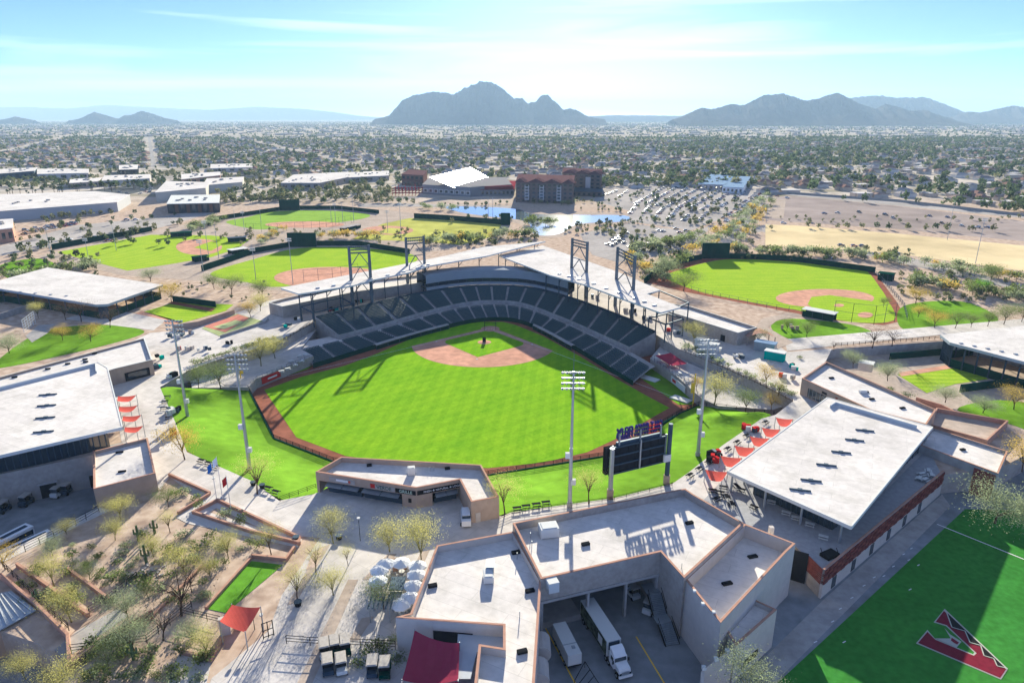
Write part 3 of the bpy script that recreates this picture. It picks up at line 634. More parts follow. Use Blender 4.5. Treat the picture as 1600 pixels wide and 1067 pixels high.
# office building round the truck dock
ob, O_ = building('office_building', 'tan office block with large white roof behind the scoreboard', [(801,817),(1062,764.5),(1071,763.5),(1085,773),(1162,817),(1069,903),(1032,862),(845,904.5)], 7.0, LZ, 1.5, 'stucco2', open_edges={6: 2.4}.items())
p, q_ = O_[7], O_[6]
recess(ob, p, q_, .0, 1.0, LZ, 2.4, 9, 'stucco2')
for u in (.005, .385, .71, .985): on_wall(ob, p, q_, u, u + .018, LZ, 2.4, M['conc'], 'dock_column', .6, -.3)
on_wall(ob, p, q_, .0, 1.0, 2.15, 2.65, M['conc'], 'dock_lintel', .7, -.1)
on_wall(ob, p, q_, .0, .38, LZ, LZ + 1.2, M['conc'], 'dock_platform', 6, -5)
for u in (.08, .45, .52): on_wall(ob, p, q_, u, u + .06, LZ + 1.0, LZ + 4.2, M['offwhite'], 'dock_door', .1, -8.8)
rooftop_unit(ob, 857, 835, 5.5, (3.4, 2.6, 1.9), .2); vents(ob, [(915,851),(1077,818)], 5.5)
e_ = p.lerp(q_, .09); MB().box((e_.x, e_.y - .8, 6.0), (1.8, 1.8, 1.9), .3).build('wall_unit', M['offwhite'], ob)
for x, y in ((829,840),(831,853),(891,842),(1065,888)): v = W(x, y, 5.5); MB().tube(v, v + Vector((0, 0, 1.1)), .07).build('roof_pipe', M['steel'], ob)
wing, G_ = building('office_wing', 'tan office wing with long white roof beside the umbrella tables', [(682,852),(803,830),(846,906),(840,1000),(832,1120),(735,1120),(748,1006),(786,1012),(786,977),(618,964),(641,958)], 6.3, 0, 1.3, 'cream', roofm='roof')
MB().poly([W(x, y, 4.2) for x, y in [(716,975),(790,978),(788,1022),(745,1018),(735,1060),(712,1060)]], 4.2).build('lower_roof', mat('blue_grey_membrane', (.45, .47, .50), .7, .06, .5), wing)
on_wall(wing, G_[9], G_[8], .35, .72, 0, 4.4, M['dark'], 'entrance_opening', .1, .03); on_wall(wing, G_[9], G_[8], .30, .345, 0, 6.2, M['cream'], 'wall_joint', .06, .03)
rooftop_unit(wing, 763, 905, 5.0, (1.7, 2.6, 1.2), .1); v = W(766, 893, 5.0); MB().box((v.x, v.y, 5.9), (1.3, 2.2, 1.8)).build('rooftop_unit', M['steel'], wing)
vents(wing, [(806,864),(676,916),(828,924),(816,1019)], 5.0)
for x, y in ((808,873),(812,965)): v = W(x, y, 5.0); MB().tube(v, v + Vector((0, 0, 1.3)), .07).build('roof_pipe', M['steel'], wing)
stair, S_ = building('office_annex', 'tan annex with sunken blue shaded roof beside the right terrace', [(1163,818),(1243,849),(1229,862),(1126,973),(1070,904)], 6.2, LZ, 2.6, 'cream')
vents(stair, [(1176,870),(1136,912)], 3.6, sz=(1.8, .8, .3))
p = W(1203, 842, 3.6); MB().beam((p.x, p.y, 3.6), (p.x, p.y, 6.3), .8).build('roof_pier', M['cream'], stair)
for x, y in ((1085,924),(1098,944),(1115,957)): v = W(x, y, 6.2); MB().box((v.x, v.y, 6.35), (.5, .5, .35)).build('wall_lamp', M['offwhite'], stair)
an2, S2 = building('stair_block', 'small white roofed block on the corner above the turf path', [(1172,933),(1214,952),(1150,1009),(1128,974)], 2.6, LZ, .8, 'cream')
on_wall(an2, S2[2], S2[1], .25, .6, -3.5, -2.2, M['black'], 'window_slot', .1, .03)
yw = thing('yard_wall', 'pale wall running down from the stair block by the dock', 'wall', tuple(W(1150, 1009, LZ)))
a0, a1 = W(1149, 1009, 2.2), W(1098, 1046, .6); n = Vector((.35, .35, 0)); MB().prism([a0 - n, a1 - n, a1 + n, a0 + n], LZ, [2.2, .6, .6, 2.2]).build('wall_panel', M['cream'], yw)
a2 = W(1096, 1100, .6); MB().prism([a1 - n, a2 - n, a2 + n, a1 + n + Vector((0, .02, 0))], LZ, .58).build('wall_panel', M['cream'], yw)
for u in (.25, .6, .97): e_ = a0.lerp(a1, u); MB().box((e_.x, e_.y, e_.z + .25), (.6, .6, .5)).build('wall_lamp', M['offwhite'], yw)
# dock stairs
ds = thing('dock_stairs', 'dark steel stairs in two flights against the dock wall', 'stairs', tuple(W(1075, 1010, LZ)))
SHF = Vector((-2.7, 0, 0)); tp, mid, bt = W(1040, 918, -.6) + SHF, W(1059, 966, -2.9) + SHF, W(1076, 1008, LZ) + SHF
dirs = (bt - tp); dirs.z = 0; dirs.normalize(); sd = Vector((-dirs.y, dirs.x, 0)); sd = sd if sd.x > 0 else -sd
for A_, B_ in ((tp + dirs * 1.6, mid - dirs * .9), (mid + dirs * .9, bt)):
    for i in range(12):
        e_ = A_.lerp(B_, i / 12); MB().box((e_.x, e_.y, A_.z + (B_.z - A_.z) * i / 12), (.5, 2.4, .1), math.atan2(dirs.y, dirs.x)).build('tread', M['steel'], ds)
    for s_ in (-1.25, 1.25): MB().beam(A_ + sd * s_, B_ + sd * s_, .1, .5).build('stringer', M['black'], ds); MB().beam(A_ + sd * s_ + Vector((0, 0, 1.1)), B_ + sd * s_ + Vector((0, 0, 1.1)), .08).build('handrail', M['black'], ds)
for e_ in (tp, mid): MB().box((e_.x, e_.y, e_.z), (2.4, 2.6, .15), math.atan2(dirs.y, dirs.x)).build('landing', M['steel'], ds)
for e_ in (tp, mid): MB().beam((e_.x, e_.y, LZ), (e_.x, e_.y, e_.z), .2).build('support', M['black'], ds)
# big roof pavilions left and right
def slits(t_, pxs, z, L_=4.2, rz=-.25):
    for x, y in pxs:
        p = W(x, y, z); MB().box((p.x, p.y, z + .14), (L_, .35, .28), rz).build('roof_skylight', M['dsteel'], t_); MB().box((p.x, p.y, z + .2), (L_ * .22, .8, .34), rz).build('roof_skylight', M['dsteel'], t_)
ch = thing('clubhouse', 'big flat white roof clubhouse with dark glass front by the turf field', 'building', tuple(W(1300, 720, 0)))
cp = [W(x, y, 5.5) for x, y in [(1293,621),(1457,667),(1330,822),(1137,736)]]
MB().prism(cp, 5.0, 5.5).build('roof', M['roof'], ch)
eg = MB()
for i in range(4): eg.beam(cp[i] - Vector((0, 0, .3)), cp[(i + 1) % 4] - Vector((0, 0, .3)), .3, .75)
eg.build('fascia', M['offwhite'], ch)
ci = inset(cp, 4.5); ci[0] = inset(cp, 1.0)[0]; ci[1] = inset(cp, .6)[1]
cw = MB()
for i in range(4):
    p, q_ = ci[i], ci[(i + 1) % 4]; cw.add([(p.x, p.y, 0), (q_.x, q_.y, 0), (q_.x, q_.y, 5), (p.x, p.y, 5)], [(0, 1, 2, 3)])
cw.build('glass_wall', M['glass'], ch)
for i in (1, 2):
    for k_ in range(15): e_ = ci[i].lerp(ci[i + 1], (k_ + .5) / 15); MB().beam((e_.x, e_.y, 0), (e_.x, e_.y, 5), .22).build('mullion', M['dsteel'], ch)
    MB().beam((ci[i].x, ci[i].y, 4), (ci[i + 1].x, ci[i + 1].y, 4), .25).build('mullion', M['dsteel'], ch)
for u in (.05, .35, .65, .95): e_ = cp[3].lerp(cp[2], u) + Vector((.5, 1.5, 0)); MB().tube((e_.x, e_.y, 0), (e_.x, e_.y, 5), .25).build('column', M['steel'], ch)
for u in (.1, .37, .63, .9): e_ = cp[0].lerp(cp[3], u) + Vector((1.5, 0, 0)); MB().tube((e_.x, e_.y, 0), (e_.x, e_.y, 5), .25).build('column', M['steel'], ch)
slits(ch, [(1351,673),(1335,688),(1314,707),(1291,727),(1267,751),(1250,766)], 5.5)
pp = [W(x, y, 5.5) for x, y in [(1297,637),(1305,632),(1432,669)]]
for i in range(2): MB().beam(pp[i] + Vector((0, 0, .4)), pp[i + 1] + Vector((0, 0, .4)), .3, .8).build('roof_step', M['offwhite'], ch)
n2, N2 = building('team_shop', 'white roofed shop block with dark window wall behind the clubhouse', [(1291,565),(1463,640),(1448,663),(1360,640),(1253,591)], 5.2, 0, .8, 'stucco', open_edges=())
on_wall(n2, N2[4], N2[3], .12, .62, .6, 3.2, M['glass'], 'window_wall', .12, .04)
for u in np.linspace(.14, .6, 9): on_wall(n2, N2[4], N2[3], u, u + .006, .6, 3.2, M['steel'], 'mullion', .1, .1)
on_wall(n2, N2[4], N2[3], .33, .40, 3.6, 4.2, M['black'], 'wall_sign', .1, .05); on_wall(n2, N2[4], N2[3], .53, .56, 3.2, 4.3, M['brickred'], 'wall_sign', .1, .05)
vents(n2, [(1299,591),(1353,613),(1362,624),(1410,638)], 4.4, sz=(1.5, .7, .35)); rooftop_unit(n2, 1348, 614, 4.4, (2.0, 1.0, .7))
n3, N3 = building('training_block', 'tan roofed block with red brown parapet at the right', [(1463,637),(1576,657),(1543,688),(1449,662)], 2.0, LZ, 1.2, 'terra', roofm='plaza_tan')
n4, N4 = building('training_block', 'white roofed block with shaded wall behind the terrace', [(1457,668),(1575,705),(1560,740),(1437,695)], 2.2, LZ, .6, 'conc')
on_wall(n4, N4[3], N4[2], .72, .98, LZ, 1.6, M['brickred'], 'brick_panel', .15, .05); vents(n4, [(1504,703)], 1.6, sz=(1.3, .7, .35))
# terrace of the clubhouse with its red lattice parapet
tw = thing('terrace_wall', 'terrace wall with red brick lattice parapet over a cream base', 'wall', tuple(W(1284, 895, LZ)))
t0_, t1_ = W(1284, 897, 0), W(1471, 742, 0); d = (t1_ - t0_).normalized(); n = Vector((d.y, -d.x, 0)) * .5
MB().prism([t0_, t1_, t1_ + n, t0_ + n], LZ, -2.0).build('base_wall', M['cream'], tw)
n_ = 34
for i in range(n_):
    a0 = t0_.lerp(t1_, i / n_); a1 = t0_.lerp(t1_, (i + .93) / n_)
    for k_ in range(4):
        z = -2.0 + k_ * .78; o_ = .02 if (i + k_) % 2 else .2
        MB().prism([a0 + n * o_, a1 + n * o_, a1 + n * (1.1 + o_), a0 + n * (1.1 + o_)], z + .02, z + .72).build('brick_panel', M['brickred'] if (i + k_) % 2 else mat('dark_red_brick', (.15, .05, .045), .85, .2, 1.5), tw)
MB().prism([t0_, t1_, t1_ + n * .8, t0_ + n * .8], 1.12, 1.25).build('coping', M['terra'], tw)
MB().prism([t0_ + n * .1, t1_ + n * .1, t1_ + n * .9, t0_ + n * .9], -2.0, 1.1).build('backing_wall', M['conc'], tw)
t2_ = W(1262, 875, 0)
for k_ in range(8): MB().beam(Vector((t2_.x, t2_.y, -2 + k_ * .42)), Vector((t0_.x, t0_.y, -2 + k_ * .42)), .12, .3).build('slat', M['brickred'], tw)
for u in (.08, .22, .36, .5, .64, .78): e_ = t0_.lerp(t1_, u) + n * 1.05; MB().box((e_.x, e_.y, -3.5), (1.6, .12, 2.4), math.atan2(d.y, d.x)).build('door' if u in (.22, .64) else 'window', M['glass'], tw)
sc = thing('screen_fence', 'tall dark mesh screen beside the terrace steps', 'fence', tuple(W(1245, 870, 0)))
p, q_ = W(1231, 868, 0), W(1262, 877, 0); MB().prism([p, q_, q_ + Vector((.1, .15, 0)), p + Vector((.1, .15, 0))], LZ, 1.6).build('screen_panel', M['black'], sc)
struct('terrace_deck', MB().poly(WP([(1165,820),(1100,780),(1140,738),(1330,820),(1450,700),(1471,741),(1284,896),(1243,852)], .06), .06), mat('terrace_pavers', (.34, .34, .35), .85, .1, 1.0))
# left pavilion
lh = thing('field_house', 'huge flat white roof building with dark glass band at the left edge', 'building', tuple(W(80, 650, 0)))
lq = [W(x, y, 8.5) for x, y in [(-260,665),(0,604),(153,566),(168,575),(191,667),(0,711),(-260,775)]]
MB().prism(lq, 8.0, 8.5).build('roof', M['roof'], lh)
eg = MB()
for i in range(7): eg.beam(lq[i] - Vector((0, 0, .3)), lq[(i + 1) % 7] - Vector((0, 0, .3)), .3, .75)
eg.build('fascia', M['offwhite'], lh)
li = inset(lq, 3.2)
cw = MB()
for i in range(7):
    p, q_ = li[i], li[(i + 1) % 7]; cw.add([(p.x, p.y, 0), (q_.x, q_.y, 0), (q_.x, q_.y, 8), (p.x, p.y, 8)], [(0, 1, 2, 3)])
cw.build('glass_wall', M['glass'], lh)
for k_ in range(16): e_ = li[4].lerp(li[5], (k_ + .5) / 16); MB().beam((e_.x, e_.y, 3), (e_.x, e_.y, 8), .2).build('mullion', M['dsteel'], lh)
slits(lh, [(75,617),(73,634),(71,653),(68,675)], 8.5, 4.4, .2)
pp = [W(x, y, 8.5) for x, y in [(0,609),(150,571),(151,583)]]
for i in range(2): MB().beam(pp[i] + Vector((0, 0, .4)), pp[i + 1] + Vector((0, 0, .4)), .3, .8).build('roof_step', M['offwhite'], lh)
wl = [W(x, y, 3.1) for x, y in [(-160,778),(0,741),(146,711)]]
for i in range(2):
    a0, a1 = wl[i], wl[i + 1]; nn = Vector((.2, 1.2, 0)); MB().prism([a0, a1, a1 + nn, a0 + nn], LZ, 3.1).build('yard_wall', M['stucco2'], lh)
on_wall(lh, wl[1], wl[2], .36, .54, LZ, -1.4, M['dark'], 'garage_door', .2, .06); on_wall(lh, wl[1], wl[2], .34, .56, -1.4, -1.0, M['conc'], 'door_hood', .8, .35)
on_wall(lh, wl[1], wl[2], .9, .99, LZ, -2, M['dark'], 'door', .2, .06)
MB().poly([wl[0] + Vector((0, 0, -.4)), wl[1] + Vector((0, 0, -.4)), wl[2] + Vector((0, 0, -.4)), Vector((lq[4].x - 2, lq[4].y + 4, 2.7)), Vector((lq[5].x, lq[5].y + 8, 2.7)), Vector((lq[6].x, lq[6].y + 8, 2.7))], 2.7).build('terrace_floor', M['conc'], lh)
l2, L2 = building('field_house_wing', 'white roofed wing with dark opening at the left plaza', [(-60,605),(226,528),(238,562),(179,576),(160,582),(-60,640)], 5.2, 0, .6, 'stucco', cop='offwhite')
on_wall(l2, L2[3], L2[2], .22, .88, .3, 3.0, M['dark'], 'opening', .15, .04); on_wall(l2, L2[3], L2[2], .3, .8, 1.0, 2.6, M['glass'], 'window_wall', .1, .1)
vents(l2, [(23,590),(75,577),(106,569),(133,562),(148,553),(134,566)], 4.6, sz=(1.4, .6, .4))
l3, L3 = building('ticket_block', 'small tan block with white roof and diagonal shadow at the left plaza', [(145,705),(231,684),(243,739),(146,764)], 4.6, LZ, .7, 'stucco', cop='terra')
vents(l3, [(187,707),(191,737)], 3.9, sz=(1.6, .5, .3))
# long low concession buildings behind the stands
c1, C1 = building('concession_building', 'long low tan concession building behind the right stand', [(1044,474),(1076,478),(1183,511.5),(1153,520),(1046,487)], 5.0, 0, .9, 'stucco2', cop='offwhite')
on_wall(c1, C1[4], C1[3], .78, .84, 0, 2.4, M['dark'], 'door', .12, .05)
c2, C2 = building('concession_building', 'long low tan concession building behind the left stand', [(420,473),(445,466),(560,440),(700,425),(700,436),(560,455),(441,479)], 5.0, 0, .9, 'stucco2', cop='offwhite')
# sheds with the metal roof, low left
ms = thing('metal_roof_shed', 'tan shed with ribbed pale metal roof in the lower left corner', 'shed', tuple(W(10, 960, LZ)))
mr_ = [W(x, y, .6) for x, y in [(-60,940),(13,925),(49,953),(0,980),(-60,1005)]]
MB().prism(mr_, LZ, .3).build('wall', M['stucco'], ms); MB().prism(inset(mr_, -.5), .31, .5).build('roof', M['steel'], ms)
for k_ in range(14):
    e0 = mr_[0].lerp(mr_[1], k_ / 13 * 1.0); e1 = mr_[4].lerp(mr_[3], k_ / 13) if k_ < 9 else mr_[3].lerp(mr_[2], (k_ - 8) / 5)
    MB().beam(e0 + Vector((0, 0, .0)), e1 + Vector((0, 0, .0)), .12, .14).build('roof_rib', M['offwhite'], ms)
# ------------------------------------------------------------------ scoreboard
sb = thing('scoreboard', 'tall dark video scoreboard seen from behind on two posts', 'scoreboard', tuple(W(1000, 770, 0)))
bL, bR = W(953, 778, 0), W(1041, 755, 0); d = (bR - bL); dn = d.normalized(); nn = Vector((-dn.y, dn.x, 0))
zt = HT(953, 778, 0, 703); zb = HT(953, 778, 0, 744); zt2 = zt; 
for e_, nm in ((bL, 'post'), (bR, 'post')): MB().tube(e_, (e_.x, e_.y, zt + (.4 if e_ is bL else 3.2)), .55, .5, 10).build(nm, M['steel'] if e_ is bL else M['dsteel'], sb); MB().tube(e_, (e_.x, e_.y, 2.2), .75, .75, 10).build('post_base', M['stucco'], sb)
def brd(u0, u1, z0, z1, th, o_, m, nm): 
    p = bL + d * u0 + nn * o_; q_ = bL + d * u1 + nn * o_; return MB().prism([p, q_, q_ + nn * th, p + nn * th], z0, z1).build(nm, m, sb)
brd(-.06, 1.0, zb, zt, 1.2, .9, M['black'], 'screen_cabinet')
for k_ in range(4): z = zb + (zt - zb) * k_ / 3; brd(-.02, .98, z - .15, z + .15, .3, .5, M['dsteel'], 'catwalk')
for u in (.02, .5, .95): brd(u, u + .02, zb, zt + .6, .3, .35, M['steel'], 'strut')
for r in range(3):
    for k_ in range(7): u = .05 + k_ * .132; z = zb + (zt - zb) * (r + .15) / 3; brd(u, u + .11, z, z + (zt - zb) / 3 * .72, .12, .78, M['dark'], 'back_panel')
for k_ in range(3): z = zb + (zt - zb) * (.1 + .31 * k_); brd(.0, .035, z, z + .9, .2, .55, M['steel'], 'speaker')
brd(.9, 1.02, zb + .5, zb + 2.2, .5, -.6, M['offwhite'], 'equipment_box')
brd(.12, .9, zt + .05, zt + .9, .5, 1.0, M['dsteel'], 'sign_base')
for k_, u in enumerate((.14, .5, .86)): brd(u, u + .02, zt - .2, zt + 3, .3, .7, M['steel'], 'strut')
# the sign's letters stand free above the board and face the stand
o = bpy.data.objects.new('sign_letters', letters('sign_letters', 'SALT RIVER FIELDS', 3.6, M['purple'], .28, 1.1, d.length * .78)); COL.objects.link(o); o.parent = sb; o.matrix_parent_inverse = sb.matrix_basis.inverted()
c_ = bL + d * .51 + nn * 1.25; o.location = (c_.x, c_.y, zt + 2.6); o.rotation_euler = (R(90), 0, math.atan2(-d.y, -d.x)); wd_ = 14.2; SIGN = o
# backs of the letters carry the coloured raceways
for u0, u1, m in ((.13, .37, 'purple'), (.37, .65, 'olive'), (.65, .89, 'red')):
    for z in (1.3, 2.2, 3.1): brd(u0 + .01, u1 - .01, zt + z, zt + z + .18, .2, .95, M[m], 'letter_raceway')
# ------------------------------------------------------------------ trees: a few kinds, each crown many small leaf faces on real limbs
def crown_mesh(name, m, seed, h, r, n_leaf, leaf, trunk_h=.35, flat=.65, airy=.5, barkm='bark', limbs=7, droop=0.0):
    """returns (trunk mesh, crown mesh) of one tree of height h and crown radius r"""
    rg = random.Random(seed); tr = MB(); tips = []
    base = Vector((0, 0, 0)); cur = base; lean = Vector((rg.uniform(-.12, .12), rg.uniform(-.12, .12), 0))
    top = Vector((lean.x * h * .5, lean.y * h * .5, h * trunk_h)); r0 = h * .016 + .035
    mid = base.lerp(top, .5) + Vector((rg.uniform(-.1, .1), rg.uniform(-.1, .1), 0)) * h * .15
    tr.tube(base - Vector((0, 0, .2)), mid, r0, r0 * .8, 6, False); tr.tube(mid, top, r0 * .8, r0 * .65, 6, False)
    for i in range(limbs):
        a = 2 * math.pi * (i + rg.uniform(-.3, .3)) / limbs; rr = r * rg.uniform(.45, .95); zz = h * (trunk_h + (1 - trunk_h) * rg.uniform(.35, .95) * (1 - .3 * rr / r))
        tip = Vector((top.x + rr * math.cos(a), top.y + rr * math.sin(a), zz)); k_ = top.lerp(tip, .5) + Vector((0, 0, h * .07))
        st = base.lerp(top, rg.uniform(.65, 1)); tr.tube(st, k_, r0 * .5, r0 * .32, 5, False); tr.tube(k_, tip, r0 * .32, r0 * .1, 4, False); tips.append(tip)
        for j in range(2):
            t2 = k_.lerp(tip, .4) + Vector((rg.uniform(-1, 1), rg.uniform(-1, 1), rg.uniform(-.1, .6))) * r * .4; tr.tube(k_, t2, r0 * .22, r0 * .07, 4, False); tips.append(t2)
    c = np.array([[t_.x, t_.y, t_.z] for t_ in tips]); g_ = np.random.default_rng(seed)
    w = g_.dirichlet(np.ones(len(c)) * 2.0); idx = g_.choice(len(c), n_leaf, p=w)
    sp = r * (.30 + .12 * airy); P = c[idx] + g_.normal(0, 1, (n_leaf, 3)) * [sp, sp, sp * flat]
    P[:, 2] = np.clip(P[:, 2] - droop * g_.random(n_leaf) * h * .2, h * trunk_h * .7, h * 1.03)
    d1 = g_.normal(0, 1, (n_leaf, 3)); d1 /= np.linalg.norm(d1, axis=1)[:, None]; d2 = np.cross(d1, g_.normal(0, 1, (n_leaf, 3))); d2 /= np.linalg.norm(d2, axis=1)[:, None]
    s1 = leaf * g_.uniform(.6, 1.5, n_leaf)[:, None]; s2 = s1 * g_.uniform(.35, .7, n_leaf)[:, None]
    V = np.stack([P - d1 * s1, P + d2 * s2, P + d1 * s1, P - d2 * s2], 1).reshape(-1, 3)
    me = bpy.data.meshes.new(name); me.from_pydata(V.tolist(), [], np.arange(len(V)).reshape(-1, 4).tolist()); me.materials.append(M[m]); me.update()
    return tr.mesh('trunk', M[barkm]), me
KINDS = {}
def kind(key, *a, n=3, **k_): KINDS[key] = [crown_mesh(key, *a[:1], 100 * len(KINDS) + i, *a[1:], **k_) for i in range(n)]
kind('paloverde', 'paloverde', 6, 2.9, 7000, .062, trunk_h=.30, airy=.8, barkm='barkg', n=4, limbs=9)
kind('mesquite', 'mesquite', 6, 3.2, 5500, .078, trunk_h=.33, airy=.7, n=3)
kind('sage', 'sage', 5, 2.7, 8000, .06, trunk_h=.25, airy=.6, n=3)
kind('amber', 'amber', 5.5, 2.7, 4500, .066, trunk_h=.3, airy=.6, n=2)
kind('lime', 'lime', 5.5, 2.8, 2200, .12, trunk_h=.3, airy=.4, n=1)
kind('bare', 'twig', 6, 3.0, 900, .07, trunk_h=.35, airy=.8, limbs=10, n=2)
kind('sparse', 'paloverde', 6, 2.6, 4000, .052, trunk_h=.38, airy=.9, limbs=9, n=2)
kind('shrub', 'mesquite', 1.4, .9, 200, .13, trunk_h=.1, airy=.4, limbs=5, n=2)
kind('sageshrub', 'sage', 1.3, .9, 200, .13, trunk_h=.1, airy=.4, limbs=5, n=2)
kind('farpale', 'sage', 6, 3.6, 260, .45, trunk_h=.25, limbs=5, n=3)
kind('fargold', 'amber', 5.5, 3.2, 240, .42, trunk_h=.25, limbs=5, n=2)
kind('fargreen', 'mesquite', 6, 3.6, 260, .45, trunk_h=.25, limbs=5, n=3)
kind('farever', 'ever', 10, 4.6, 300, .65, trunk_h=.15, limbs=6, n=3, flat=.9)
# fan palm
def palm_mesh(seed):
    rg = random.Random(seed); tr = MB(); tr.tube((0, 0, -.2), (.2, 0, 8.5), .28, .2, 7, False); lf = MB()
    for i in range(26):
        a = rg.uniform(0, 6.28); e = rg.uniform(-.6, 1.2); d = Vector((math.cos(a) * math.cos(e), math.sin(a) * math.cos(e), math.sin(e))); s_ = Vector((-math.sin(a), math.cos(a), 0))
        p0 = Vector((.2, 0, 8.5)); p1 = p0 + d * 1.2; p2 = p0 + d * 2.1 - Vector((0, 0, .5)); lf.add([p0, p1 - s_ * .45, p2, p1 + s_ * .45], [(0, 1, 2, 3)])
    return tr.mesh('trunk', M['bark']), lf.mesh('crown', M['ever'])
KINDS['palm'] = [palm_mesh(1), palm_mesh(2)]
TCNT = {}
def tree(key, x, y, h, label, name='tree', cat='tree', z=0.0, group=None, pos=None, wide=1.0):
    i = TCNT.get(key, 0); TCNT[key] = i + 1; tm, cm = KINDS[key][i % len(KINDS[key])]; ref = {'paloverde': 6, 'mesquite': 6, 'sage': 5, 'amber': 5.5, 'lime': 5.5, 'bare': 6, 'sparse': 6, 'shrub': 1.4, 'sageshrub': 1.3, 'farpale': 6, 'fargold': 5.5, 'fargreen': 6, 'farever': 10, 'palm': 10}[key]
    p = W(x, y, z) if pos is None else pos; s_ = h / ref; o = thing(name, label, cat, tuple(p), random.uniform(0, 6.28), group); o.scale = (s_ * wide, s_ * wide, s_)
    local('trunk', tm, o); local('crown', cm, o); return o
# ------------------------------------------------------------------ practice fields
def pwall(name, px, h, label, m='green_pad', z=0.0, cat='wall', th=.35):
    p = [W(x, y, z) for x, y in px]; t_ = thing(name, label, cat, tuple(p[0]))
    for i in range(len(p) - 1):
        d = (p[i + 1] - p[i]).normalized(); n = Vector((-d.y, d.x, 0)) * th; MB().prism([p[i], p[i + 1] + d * .02 * i, p[i + 1] + n, p[i] + n], z, z + h - .03 * (i % 2)).build('wall_panel', M[m], t_)
    return t_
def ellipse(px, py, rx, ry, n=40, a0=0, a1=360): return [(px + rx * math.cos(R(a0 + (a1 - a0) * i / n)), py + ry * math.sin(R(a0 + (a1 - a0) * i / n))) for i in range(n)]
def smooth(px, n=5):
    P = [Vector((x, y, 0)) for x, y in px]; k_ = len(P); r = []
    for i in range(k_):
        a, b_, c, d = P[i - 1], P[i], P[(i + 1) % k_], P[(i + 2) % k_]
        for j in range(n):
            f = j / n; v = .5 * ((2 * b_) + (c - a) * f + (2 * a - 5 * b_ + 4 * c - d) * f * f + (3 * b_ - a - 3 * c + d) * f ** 3); r.append((v.x, v.y))
    return r
struct('practice_surround', MB().poly(WP([(60,400),(240,360),(440,322),(600,328),(800,352),(790,372),(640,400),(560,425),(440,455),(330,440),(190,430)], .02), .02), M['plaza_tan'])
sheet('practice_field_grass', [(89,394),(236,367),(330,368),(390,374),(372,388),(330,402),(265,413),(199,423)], .05, M['prac1'])
sheet('practice_infield_dirt', ellipse(311, 386, 36, 12.5), .08, M['dirt']); sheet('practice_infield_grass', [(303,387),(330,377),(352,380),(330,392)], .11, M['prac1'])
sheet('practice_field_grass', smooth([(328,428),(400,404),(459,389),(520,386),(572,388),(645,398),(642,412),(560,428),(440,448),(385,441)]), .05, M['prac2'])
sheet('practice_infield_dirt', ellipse(520, 434, 92, 17), .08, M['dirt']); 
sheet('practice_field_grass', smooth([(353,347),(389,339),(423,331),(502,329),(576,335),(549,345),(421,358),(385,356)]), .05, mat('prac_far', (.24, .37, .05), .95, .1, .1))
sheet('practice_infield_dirt', ellipse(476, 351, 62, 5), .08, M['dirt'])
sheet('practice_field_grass', [(640,341),(700,343),(783,351),(778,368),(719,383),(672,378),(550,374),(597,350)], .05, M['dormant'])
sheet('practice_infield_dirt', ellipse(606, 360, 40, 7), .08, M['dirt']); sheet('practice_infield_grass', [(590,363),(608,356),(635,358),(615,366)], .11, M['dormant'])
sheet('practice_field_base', [(1008,441),(1036,414),(1097,401),(1139,400),(1236,404),(1364,421),(1400,470),(1418,500),(1380,508),(1300,500),(1215,484),(1070,456)], .02, M['track'])
sheet('practice_field_grass', smooth([(1040,432),(1075,418),(1105,410),(1147,405),(1236,409),(1340,420),(1357,426),(1374,448),(1386,467),(1397,500),(1330,503),(1252,486),(1213,479),(1120,462),(1076,450)]), .05, M['prac2'])
rg_ = [(x, y) for x, y in ellipse(1289, 466, 77, 14.5)]
sheet('practice_infield_dirt', rg_, .08, M['dirt']); sheet('practice_infield_grass', [(1262,475),(1268,464),(1296,461),(1360,470),(1366,484),(1355,498),(1320,500),(1275,486)], .11, M['prac2'])
sheet('practice_mound', ellipse(1311, 477, 8, 2.5, 16), .14, M['dirt']); sheet('practice_plate_circle', ellipse(1352, 492, 12, 4.5, 16), .14, M['dirt'])
pwall('outfield_wall', [(82,390),(238,361)], 3.4, 'dark green wall of the far left practice field')
pwall('outfield_wall', [(316,424),(345,414),(400,395),(452,386)], 3.2, 'dark green curved wall left of the middle practice backdrop')
pwall('outfield_wall', [(492,384),(560,384),(640,397)], 3.2, 'dark green wall right of the middle practice backdrop')
pwall('outfield_wall', [(334,345),(385,337),(437,329)], 3.2, 'dark green wall left of the farthest practice backdrop')
pwall('outfield_wall', [(468,327),(530,327),(592,334)], 3.2, 'dark green wall right of the farthest practice backdrop')
pwall('outfield_wall', [(647,341),(700,344),(783,351)], 4.0, 'long dark green wall behind the yellowish practice field')
pwall('outfield_wall', [(1007,444),(1036,418),(1097,405)], 3.0, 'dark green wall left of the right practice backdrop')
pwall('outfield_wall', [(1139,404),(1180,405),(1236,408),(1367,426)], 3.0, 'dark green wall right of the right practice backdrop')
def backdrop(x0, x1, yb, yt, label):
    p, q_ = W(x0, yb, 0), W(x1, yb, 0); h = HT(x0, yb, 0, yt); t_ = thing('batters_eye', label, 'backdrop', tuple(p)); n = 6
    for i in range(n): a = p.lerp(q_, i / n); c = p.lerp(q_, (i + .985) / n); MB().prism([a, c, c + Vector((0, .8, 0)), a + Vector((0, .8, 0))], 0, h).build('panel', M['green_pad'], t_)
    for i in range(n + 1): a = p.lerp(q_, i / n); MB().beam(a + Vector((0, 1, 0)), (a.x, a.y + 1, h - .1), .3).build('support', M['dsteel'], t_)
backdrop(1097, 1139, 404, 380, 'tall dark green backdrop on the right practice field'); backdrop(450, 494, 386, 364, 'tall dark green backdrop on the middle practice field')
